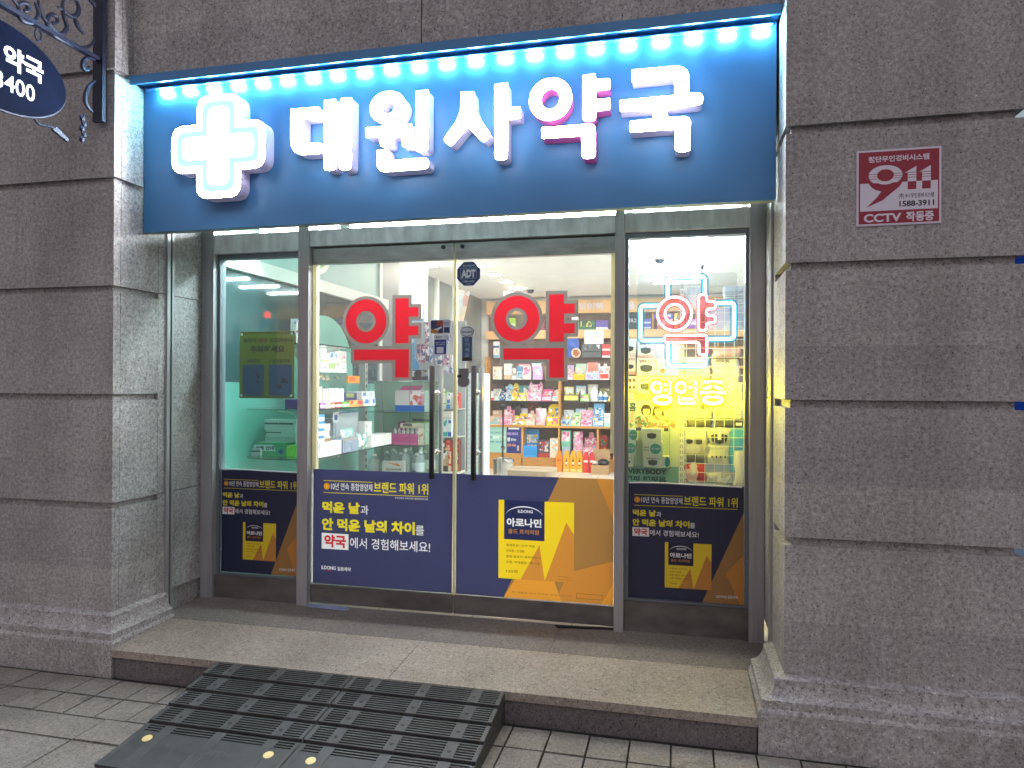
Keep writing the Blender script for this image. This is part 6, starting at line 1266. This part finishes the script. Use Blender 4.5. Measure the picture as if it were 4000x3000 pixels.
PKC = [('d890a0', 'pink medical'), ('b8788c', 'rose striped'), ('a86c80', 'dusky rose'), ('4c5460', 'dark slate'), ('3c84d0', 'bright blue'), ('5c6cb8', 'indigo'), ('8cb4d4', 'pale blue'), ('d8dce4', 'silver'), ('e8a8c0', 'light pink'), ('f0f0f4', 'white'), ('c8b4d8', 'lavender'), ('88a8cc', 'steel blue')]
for i, (x0, z0, x1, z1) in enumerate(DATA_PKS):
    c, nm = PKC[i]; pouch('hanging_pack', '%s blister pack hanging on the white peg rack' % nm, x0+.001, z0, x1-.001, z1, 4.272, .035, c, pm([c, 'f2f2f4', c, 'dfe4ec', '4c5c8c'], 30), cat='pack')
carton('rack_header', 'blue and white header card at the top of the peg rack', -2.97, 2.316, -2.805, 2.356, 4.25, .01, '6cb0e0', 'e4f0f8', None, bandz=(0, .45))
t = thing('shaped_board', 'tall sky blue standing cutout board left of the peg rack', 'board', (-2.93, 4.25, 1.76)); m = MB(); m.prism(rounded([(-2.968, 1.782), (-2.83, 1.782), (-2.86, 1.86), (-2.90, 1.92), (-2.91, 2.19), (-2.968, 2.19)], .03), 4.24, 4.25); m.build('board', mat('board_sky', '5cb0e4', .4), t)
m = MB(); m.prism(el(-2.938, 2.11, .024, .03, 20), 4.2375, 4.2395); m.build('printed_front', mat('board_white', 'e8f2f6', .4), t); m = MB(); m.box(-2.965, -2.91, 4.251, 4.419, 1.79, 1.80); m.build('stay', WHITEP, t)
carton('dental_carton', 'black open carton with white lettering left of the door handles', -2.85, 1.665, -2.735, 1.775, 4.0, .12, '1e1c20', None, pm(['1e1c20', '1e1c20', 'c8c8c4', '1e1c20'], 14))
carton('dental_carton', 'grey printed carton leaning on the black open carton', -2.73, 1.665, -2.655, 1.78, 4.0, .1, '9ca4a4', '2c2c30', pm(['9ca4a4', 'd8dcd8', '5c6064'], 14), bandz=(0, .35))
t = thing('counter_top', 'pale counter slab carrying the black open carton', 'counter', (-2.75, 4.05, FZ)); m = MB(); m.box(-2.87, -2.64, 3.98, 4.19, 1.650, 1.664); m.build('slab', SHELFG, t); m = MB(); m.box(-2.865, -2.855, 3.99, 4.18, FZ+.001, 1.649); m.box(-2.66, -2.65, 3.99, 4.18, FZ+.001, 1.649); m.build('leg', STP, t)
RB = [('f0ece4', 'e0d8d8', 'slim white'), ('9cd048', 'f0f0e8', 'lime green'), ('f0f2f4', '4c8cd0', 'white and blue'), ('d83c34', 'e8e8e8', 'red topped'), ('f2efe6', 'e4e0d0', 'crumpled cream'), ('f0f2f2', '6cbc58', 'white and green'), ('eaf0f4', '3cb4ac', 'white and teal'), ('e8f0f6', '3c6cbc', 'pale blue'), ('5c4034', 'a87c5c', 'chocolate brown'), ('e8543c', 'f0c0a0', 'orange red'), ('c8b088', '5c4c3c', 'tan and brown'), ('e4502c', 'f4e0c0', 'bright orange'), ('7c2c2c', 'd8a848', 'maroon')]
Zs = [1.3505]*4+[1.2405]+[1.0405]*3+[.89, .89, .6505, .6505, .6505]
for i, (x0, z0, x1, z1) in enumerate(DATA_PKB):
    c, b, nm = RB[i]
    carton('rack_carton', '%s carton on the shelves of the peg rack behind the handles' % nm, x0+.001, Zs[i] if i != 4 else 1.2405, x1-.001, max(z1, Zs[i]+.05), 4.22, .10, c, b, pm([c, 'f4f4f2', b, c], 22), bandz=(0, .25))
t = thing('rack_riser', 'clear risers under the upper rows of the peg rack', 'riser', (-2.5, 4.3, 1.04)); m = MB(); m.box(-2.607, -2.457, 4.22, 4.40, 1.238, 1.2402); m.box(-2.607, -2.46, 4.22, 4.40, .887, .8897); m.box(-2.606, -2.604, 4.33, 4.40, .6505, 1.2379); m.build('riser', ACRYL, t)
t = thing('display_fridge', 'white lit cooler edge behind the right door handle', 'fridge', (-2.30, 4.6, FZ)); m = MB(); m.box(-2.355, -2.20, 4.5, 4.9, FZ+.001, 1.75); m.build('cabinet', mat('fridge_white', 'e8f2f6', .3), t, bev=.004); m = MB()
for k in range(22):
    for j in range(3): m.ball((-2.335+.05*j, 4.494, .45+.055*k), .016, (1, .4, 1), 1)
m.build('bubble_wrap', mat('bubble', 'd8ecf2', .15), t, smooth=True)

# ================================================================== RIGHT WINDOW DISPLAY
WIRE = mat('grid_white', 'dcdcd4', .4)
t = thing('wire_grid', 'white wire grid hung with mask packs behind the neon', 'grid', (.2, 1.12, 1.0))
GV = [.042+.0553*i for i in range(7)]; GH = [1.035+.0532*i for i in range(23)]
m = MB()
for x in GV: m.box(x-.0017, x+.0017, 1.1185, 1.122, 1.0, 2.226)
m.build('vertical_wires', WIRE, t); m = MB()
for z in GH: m.box(.03, .388, 1.1151, 1.1184, z-.0017, z+.0017)
m.build('horizontal_wires', WIRE, t)
t = thing('slotted_post', 'white slotted steel post left of the wire grid panel', 'post', (.017, 1.13, FZ)); m = MB(); m.box(.002, .0285, 1.115, 1.14, FZ+.001, 2.24); m.build('post', WIRE, t); m = MB()
for k in range(36):
    for x in (.009, .0195): m.box(x-.0016, x+.0016, 1.1138, 1.1149, .99+.0345*k, 1.011+.0345*k)
m.build('slots', BLACKM, t)
def pack(nm, lab, key, c, art, T=DATA_PK, cat='mask pack', th=.03):
    a = T[key]; pouch(nm, lab, a[0], a[1], a[2], a[3], 1.125, th, c, art, cat=cat)
def maskpic(x, z, s, y, par, c='card_mask_dark'):
    m = MB(); m.prism(rounded([(x-s, z+.45*s), (x, z+.62*s), (x+s, z+.45*s), (x+.85*s, z-.35*s), (x, z-.62*s), (x-.85*s, z-.35*s)], .25*s, 4), y-.0012, y); m.build('mask_picture', mat(c, '3a3f42', .6), par)
PKP = pm(['e8c8c8', 'f0dcd8', 'e8c8c8', 'd8b0b0'], 8); PKW = pm(['dedcd0', 'e8e6dc', 'd4d2c8', 'c8c4b8'], 8); PKD = pm(['5c5c5c', '4c4c50', '6c6c6c', '54524e'], 8); PKS_ = pm(['c0c0b8', 'd0d0c8', 'b0b0a8', 'dcdcd4'], 10)
pack('mask_pack', 'pale pink mask pack left above the yellow neon lettering', 'a', 'e8c8c8', PKP); pack('mask_pack', 'mask pack with a red header right above the yellow neon lettering', 'b', 'd84c48', pm(['f0e4e0', 'e8d8d4', 'e8d0cc'], 8))
pack('mask_pack', 'white mask pack with ear loops behind the yellow neon lettering', 'c', 'dedcd0', PKW); pack('mask_pack', 'white text covered mask pack behind the right neon syllable', 'd', 'e0ded4', PKW)
pack('mask_pack', 'dark flat pack below the white ear loop pack', 'e', '4c4c50', PKD); pack('mask_pack', 'dark flat pack with a pale barcode at the right of the grid', 'f', '54545a', PKD)
pack('mask_pack', 'white pack picturing two black masks on the grid', 'g', 'e4e2d8', PKW); pack('mask_pack', 'silver pack picturing one wide black mask on the grid', 'h', 'd0ccc4', PKS_)
pack('mask_pack', 'wrinkled grey white pack with small symbols on the grid', 'i', 'c8c8c0', PKS_); pack('mask_pack', 'dark folded pack above the red pack', 'j', '484848', PKD)
pack('plastic_bag', 'sky blue plastic bag at the right edge of the grid', 'k', '5cb4e8', mat('bag_sky', '4ca8e0', .3, bump=1., scale=14), cat='bag'); 
a = DATA_PK['l']; pouch('plastic_bag', 'pale cream bag in front of the sky blue one', a[0], a[1], a[2]-.01, a[3], 1.075, .03, 'dcdcd4', PKW, cat='bag')
pack('snack_pack', 'red pack with a white lettered logo low on the grid', 'm', 'c02c30', pm(['b8282c', 'c83034', 'f0c8c0', 'b02428'], 16)); pack('mask_pack', 'crinkled silver pack at the bottom of the grid', 'n', 'c0c0b8', PKS_)
pack('mask_pack', 'grey card pack high on the grid behind the cyan tube', 'a', 'c0c8cc', pm(['c0c8cc', 'b4bcc4', 'd0d6da'], 10), DATA_PKU); pack('mask_pack', 'pale lettered sheet pack at the top right of the grid', 'b', 'c8ccd4', pm(['c8ccd4', 'd8dae0', 'b8bcc8'], 10), DATA_PKU)
pack('mask_pack', 'large lilac grey pack behind the right cyan loop', 'c', 'b8b4c8', pm(['b8b4c8', 'a8a8c0', 'c8c4d4'], 9), DATA_PKU); pack('mask_pack', 'rose pack with white stripes above the red header pack', 'd', 'e89890', pm(['e89890', 'f0c8c0', 'e8a8a0'], 10), DATA_PKU)
for o in [o for o in bpy.data.objects if o.name.split('.')[0] == 'mask_pack']:
    L_ = o['label']
    if 'two black' in L_: maskpic(.060, 1.272, .022, 1.1235, o); maskpic(.115, 1.270, .024, 1.1235, o)
    if 'one wide' in L_: maskpic(.235, 1.293, .05, 1.1235, o)
    if 'ear loops' in L_: maskpic(.145, 1.482, .024, 1.1235, o)
    if 'red header' in L_: letters('FASHION', .21, 1.748, .29, 1.764, 1.1225, mat('ink_dark', '2c3438', .5), o, .02)
    if 'red header' in L_:
        m = MB(); m.box(.196, .350, 1.1222, 1.1235, 1.769, 1.783); m.build('printed_band', mat('pack_red', 'd03c3c', .4), o); letters('패션 마스크', .215, 1.771, .335, 1.781, 1.1215, WPAINT, o, .02)
    if 'small symbols' in L_:
        m = MB(); [m.box(.19+.025*i, .198+.025*i, 1.1222, 1.1232, 1.178, 1.19) for i in range(4)]; m.build('symbol', mat('ink_dark', '2c3438', .5), o)
    if 'text covered' in L_ or 'pale pink' in L_ or 'pale lettered' in L_:
        x0 = {'t': .215, 'p': .045}['t' if 'text' in L_ else 'p'] if 'lettered' not in L_ else .268; z0 = 1.44 if 'text' in L_ else (1.65 if 'pink' in L_ else 2.09)
        m = MB(); [m.box(x0, x0+(.14 if 'text' in L_ else .11)-.02*(i % 3), 1.1218, 1.1228, z0+.013*i, z0+.0155*i*0+.013*i+.003) for i in range(7)]; m.build('text_lines', mat('ink_grey', '7c7c74', .5), o)
    if 'barcode at' in L_: m = MB(); m.box(.33, .365, 1.1215, 1.1228, 1.373, 1.39); m.build('barcode', WPAINT, o)
for (x0, z0, x1, z1), lab in zip(DATA_HK, ('upper left white hook over the two mask pack', 'upper right white hook over the wide mask pack', 'lower left white hook over the red pack', 'lower right white hook over the silver pack')):
    t = thing('grid_hook', lab, 'hook', ((x0+x1)/2, 1.1, z0)); m = MB(); m.box(x0, x1, 1.105, 1.109, z0, z1); m.box(x0, x0+.008, 1.1092, 1.1145, z1-.012, z1); m.box(x1-.008, x1, 1.1092, 1.1145, z1-.012, z1); m.build('plate', mat('hook_white', 'e8e8e0', .35), t, bev=.001); m = MB(); m.tube([((x0+x1)/2, 1.105, z0+.02), ((x0+x1)/2, 1.04, z0+.022), ((x0+x1)/2, 1.035, z0+.03)], .002, n=6); m.build('prong', CHROME, t)
# stacked mask cartons behind the poster
labs = ['grey white mask carton at the top left of the mask pile', 'pink and white mask carton at the left of the second row', 'white mask carton with a black mask and flag in the second row', 'blue and white mask carton with a red stamp in the second row', 'mask carton with rows of small pictures at the left of the third row', 'yellowish mask carton with a black mask in the third row', 'plain pale yellow mask carton behind the first neon syllable', 'pinkish mask carton at the lower left of the mask pile', 'white mask carton with a black mask at the top of the pile']
cs = [('e0e0e0', 'e8c8cc'), ('e8d4d8', 'd89098'), ('ece8ea', 'e8b4b8'), ('dce8f0', '4ca0d0'), ('e8e4d8', 'e0a890'), ('ece8d4', 'e8c8a0'), ('f0e8a8', None), ('e8d8d0', 'd88c90'), ('ecebec', 'e0b0b8')]
for i, (x0, z0, x1, z1) in enumerate(DATA_MB):
    t = carton('mask_carton', labs[i], x0+.001, z0+.0005, x1-.001, z1-.0005, 1.05, .09, cs[i][0], cs[i][1], None, bandz=(.0, .16))
    if i in (0, 2, 5, 8, 1): maskpic((x0+x1)/2, z0+.42*(z1-z0), .33*(x1-x0), 1.0485, t)
    if i in (1, 2, 5, 7, 8): letters('일회용 마스크', x0+.15*(x1-x0), z0+.76*(z1-z0), x1-.08*(x1-x0), z0+.90*(z1-z0), 1.0485, mat('ink_maroon', '9c4450', .5), t, .03)
    if i == 3: m = MB(); m.prism(el(x0+.035, z0+.03, .016, .016, 20), 1.0472, 1.0487); m.build('stamp', mat('stamp_red', 'd8484c', .5), t); letters('마스크', x0+.02, z0+.06, x0+.06, z0+.075, 1.0485, mat('ink_teal2', '3c8cb0', .5), t)
    if i == 4: m = MB(); [m.prism(el(x0+.018+.025*(k % 3), z0+.03+.042*(k//3), .009, .011, 16), 1.0475, 1.0488) for k in range(6)]; m.build('picture', mat('ink_brown', '8c5c50', .5), t)
# mask cartons need a base: hidden stand
t = thing('mask_stand', 'white display stand carrying the mask cartons behind the poster', 'stand', (-.17, 1.09, FZ)); m = MB(); m.box(-.335, -.006, 1.052, 1.14, FZ+.001, 1.5205); m.build('stand', WHITEP, t)
m = MB(); m.box(-.335, .0, 1.142, 1.146, FZ+.001, 1.90); m.build('back_panel', WHITEP, t)
# home mask poster with two people
t = thing('advert_poster', 'pale green advert poster of two smiling people in flowered shirts', 'poster', (-.165, 1.0, 1.02))
SK = mat('print_skin2', 'e8c098', .5); HR = mat('print_hair2', '3c2c24', .5); S1 = pm(['b8c49c', 'e8e0c0', '6c8c5c', 'c88c5c'], 60); S2 = pm(['e0c088', 'c87c4c', 'f0e0b8', '9c9458'], 60); INK = mat('print_green', '2c4c3c', .5)
def person2(cx, s, shirt):
    arm = -1 if s < 0 else 1
    body = [(cx-.068, 1.357), (cx+.068, 1.357), (cx+.062, 1.415), (cx+.040, 1.428), (cx, 1.434), (cx-.040, 1.428), (cx-.062, 1.415)]
    ar = [(cx+arm*.062, 1.415), (cx+arm*.100, 1.378), (cx+arm*.094, 1.355), (cx+arm*.064, 1.372)]
    fo = [(cx+arm*.100, 1.378), (cx+arm*.086, 1.432), (cx+arm*.074, 1.432), (cx+arm*.084, 1.368)]
    ha = el(cx+arm*.080, 1.440, .011, .012, 14); fi = [(cx+arm*.083, 1.445), (cx+arm*.078, 1.445), (cx+arm*.076, 1.468), (cx+arm*.080, 1.468)]
    return body, ar, fo, ha, fi
Lr = [('sheet', mat('poster_pale', 'ccd8b4', .5), [rect(-.334, 1.022, .0, 1.523)]), ('sheet', mat('poster_green', '7cac94', .5), [rect(-.334, 1.022, .0, 1.130)])]
for cx, s, sh in ((-.190, -1, S1), (-.120, 1, S2)):
    b, a_, f_, h_, g_ = person2(cx, s, sh)
    hz = 1.458
    Lr += [('hair', HR, [el(cx, hz+.004, .031, .036, 24)]+([[(cx-.033, hz), (cx+.033, hz), (cx+.036, hz-.035), (cx-.036, hz-.035)]] if s > 0 else [])), ('skin', SK, [rect(cx-.009, 1.422, cx+.009, 1.44), f_, h_, g_, el(cx, hz-.004, .021, .026, 24)]), ('shirt', sh, [b, a_]), ('hair', HR, [[(cx-.022, hz+.012), (cx+.022, hz+.012), (cx+.018, hz+.028), (cx-.018, hz+.028)]]),
      ('face', HR, [el(cx-.008, hz+.002, .0028, .002, 8), el(cx+.008, hz+.002, .0028, .002, 8)]), ('mouth', mat('print_lip', 'b05048', .5), [el(cx, hz-.017, .006, .0022, 10)])]
Lr += [('lettering', INK, fit('피홈', -.33, 1.455, -.25, 1.508, .03)+fit('EVERYBODY', -.315, 1.082, -.07, 1.114, .05)), ('lettering', mat('print_deepgreen', '245c4c', .5), fit('해피 해피홈', -.315, 1.036, -.072, 1.071, .05)), ('banner', mat('print_leaf', '5c8c2c', .5), [[(-.098, 1.478), (-.04, 1.494), (-.038, 1.478), (-.094, 1.462)]])]
printed(Lr, .999, t); m = MB(); m.box(-.334, .0, 1.0, 1.004, 1.022, 1.523); m.build('board', mat('poster_back', 'd8d8d0', .6), t)
t = thing('acrylic_holder', 'clear acrylic holder of mask cartons fixed before the advert poster', 'holder', (-.18, .92, 1.13))
m = MB(); m.box(-.325, -.05, .908, .911, 1.128, 1.361); m.box(-.325, -.05, .9112, .998, 1.1275, 1.131); m.box(-.0528, -.05, .9112, .998, 1.1312, 1.361); m.build('front', ACRYL, t)
m = MB(); m.box(-.245, -.215, .905, .9078, 1.345, 1.363); m.box(-.085, -.06, .905, .9078, 1.345, 1.363); m.build('clip', CHROME, t)
labs = ['teal drop printed mask carton at the top left of the acrylic holder', 'black mask carton at the top right of the acrylic holder', 'teal drop printed mask carton at the middle left of the acrylic holder', 'white and teal lettered mask carton in the middle of the acrylic holder', 'black mask carton at the bottom left of the acrylic holder', 'black mask carton at the bottom right of the acrylic holder', 'narrow teal mask carton at the right edge of the acrylic holder']
zs = [1.2835, 1.2835, 1.196, 1.196, 1.1315, 1.1315, 1.1315]; zt = [1.353, 1.355, 1.283, 1.283, 1.1955, 1.1955, 1.1958]
for i, (x0, z0, x1, z1) in enumerate(DATA_MB2):
    t = carton('mask_carton', labs[i], x0, zs[i], x1-(.0 if i != 6 else .001), zt[i], .935, .062, 'dcdfcc', None, None)
    cx, cz, w = (x0+x1)/2, (zs[i]+zt[i])/2, x1-x0
    if i in (1, 4, 5): maskpic(cx, cz-.006, .26*w, .9338, t)
    if i in (4, 5): letters('일회용마스크', x0+.15*w, zt[i]-.018, x1-.08*w, zt[i]-.008, .9338, mat('ink_maroon', '9c4450', .5), t, .03)
    if i in (0, 2, 3, 6):
        m = MB(); m.prism(el(cx+.16*w, cz, min(.032, .36*w), .030, 24), .9325, .9338); m.build('printed_drop', mat('drop_teal', '3c9c90', .45), t); 
        if i != 6: letters('KF-AD', cx+.16*w-min(.024, .28*w), cz-.005, cx+.16*w+min(.024, .28*w), cz+.006, .9318, WPAINT, t, .03)
    if i == 3: letters('비말 차단용', x0+.006, cz+.003, x0+.038, cz+.012, .9338, mat('ink_dark', '2c3438', .5), t, .03); letters('마스크', x0+.006, cz-.014, x0+.036, cz-.004, .9338, mat('ink_dark', '2c3438', .5), t, .03)
# right end of the display: dark backing so that the wall is not bare
t = thing('folding_screen', 'pale screen board closing the back of the mask display', 'screen', (.2, 1.3, FZ)); m = MB(); m.box(.01, .60, 1.30, 1.312, FZ+.001, 1.62); m.build('board', mat('screen_pale', 'b9beb4', .6, var=.1, scale=4), t)

COL.objects.unlink(_fo); bpy.data.objects.remove(_fo); bpy.data.curves.remove(_fc)
for o in bpy.data.objects:
    if o.type == 'MESH' and not o.parent and 'label' not in o and 'kind' not in o: print('UNTAGGED', o.name)
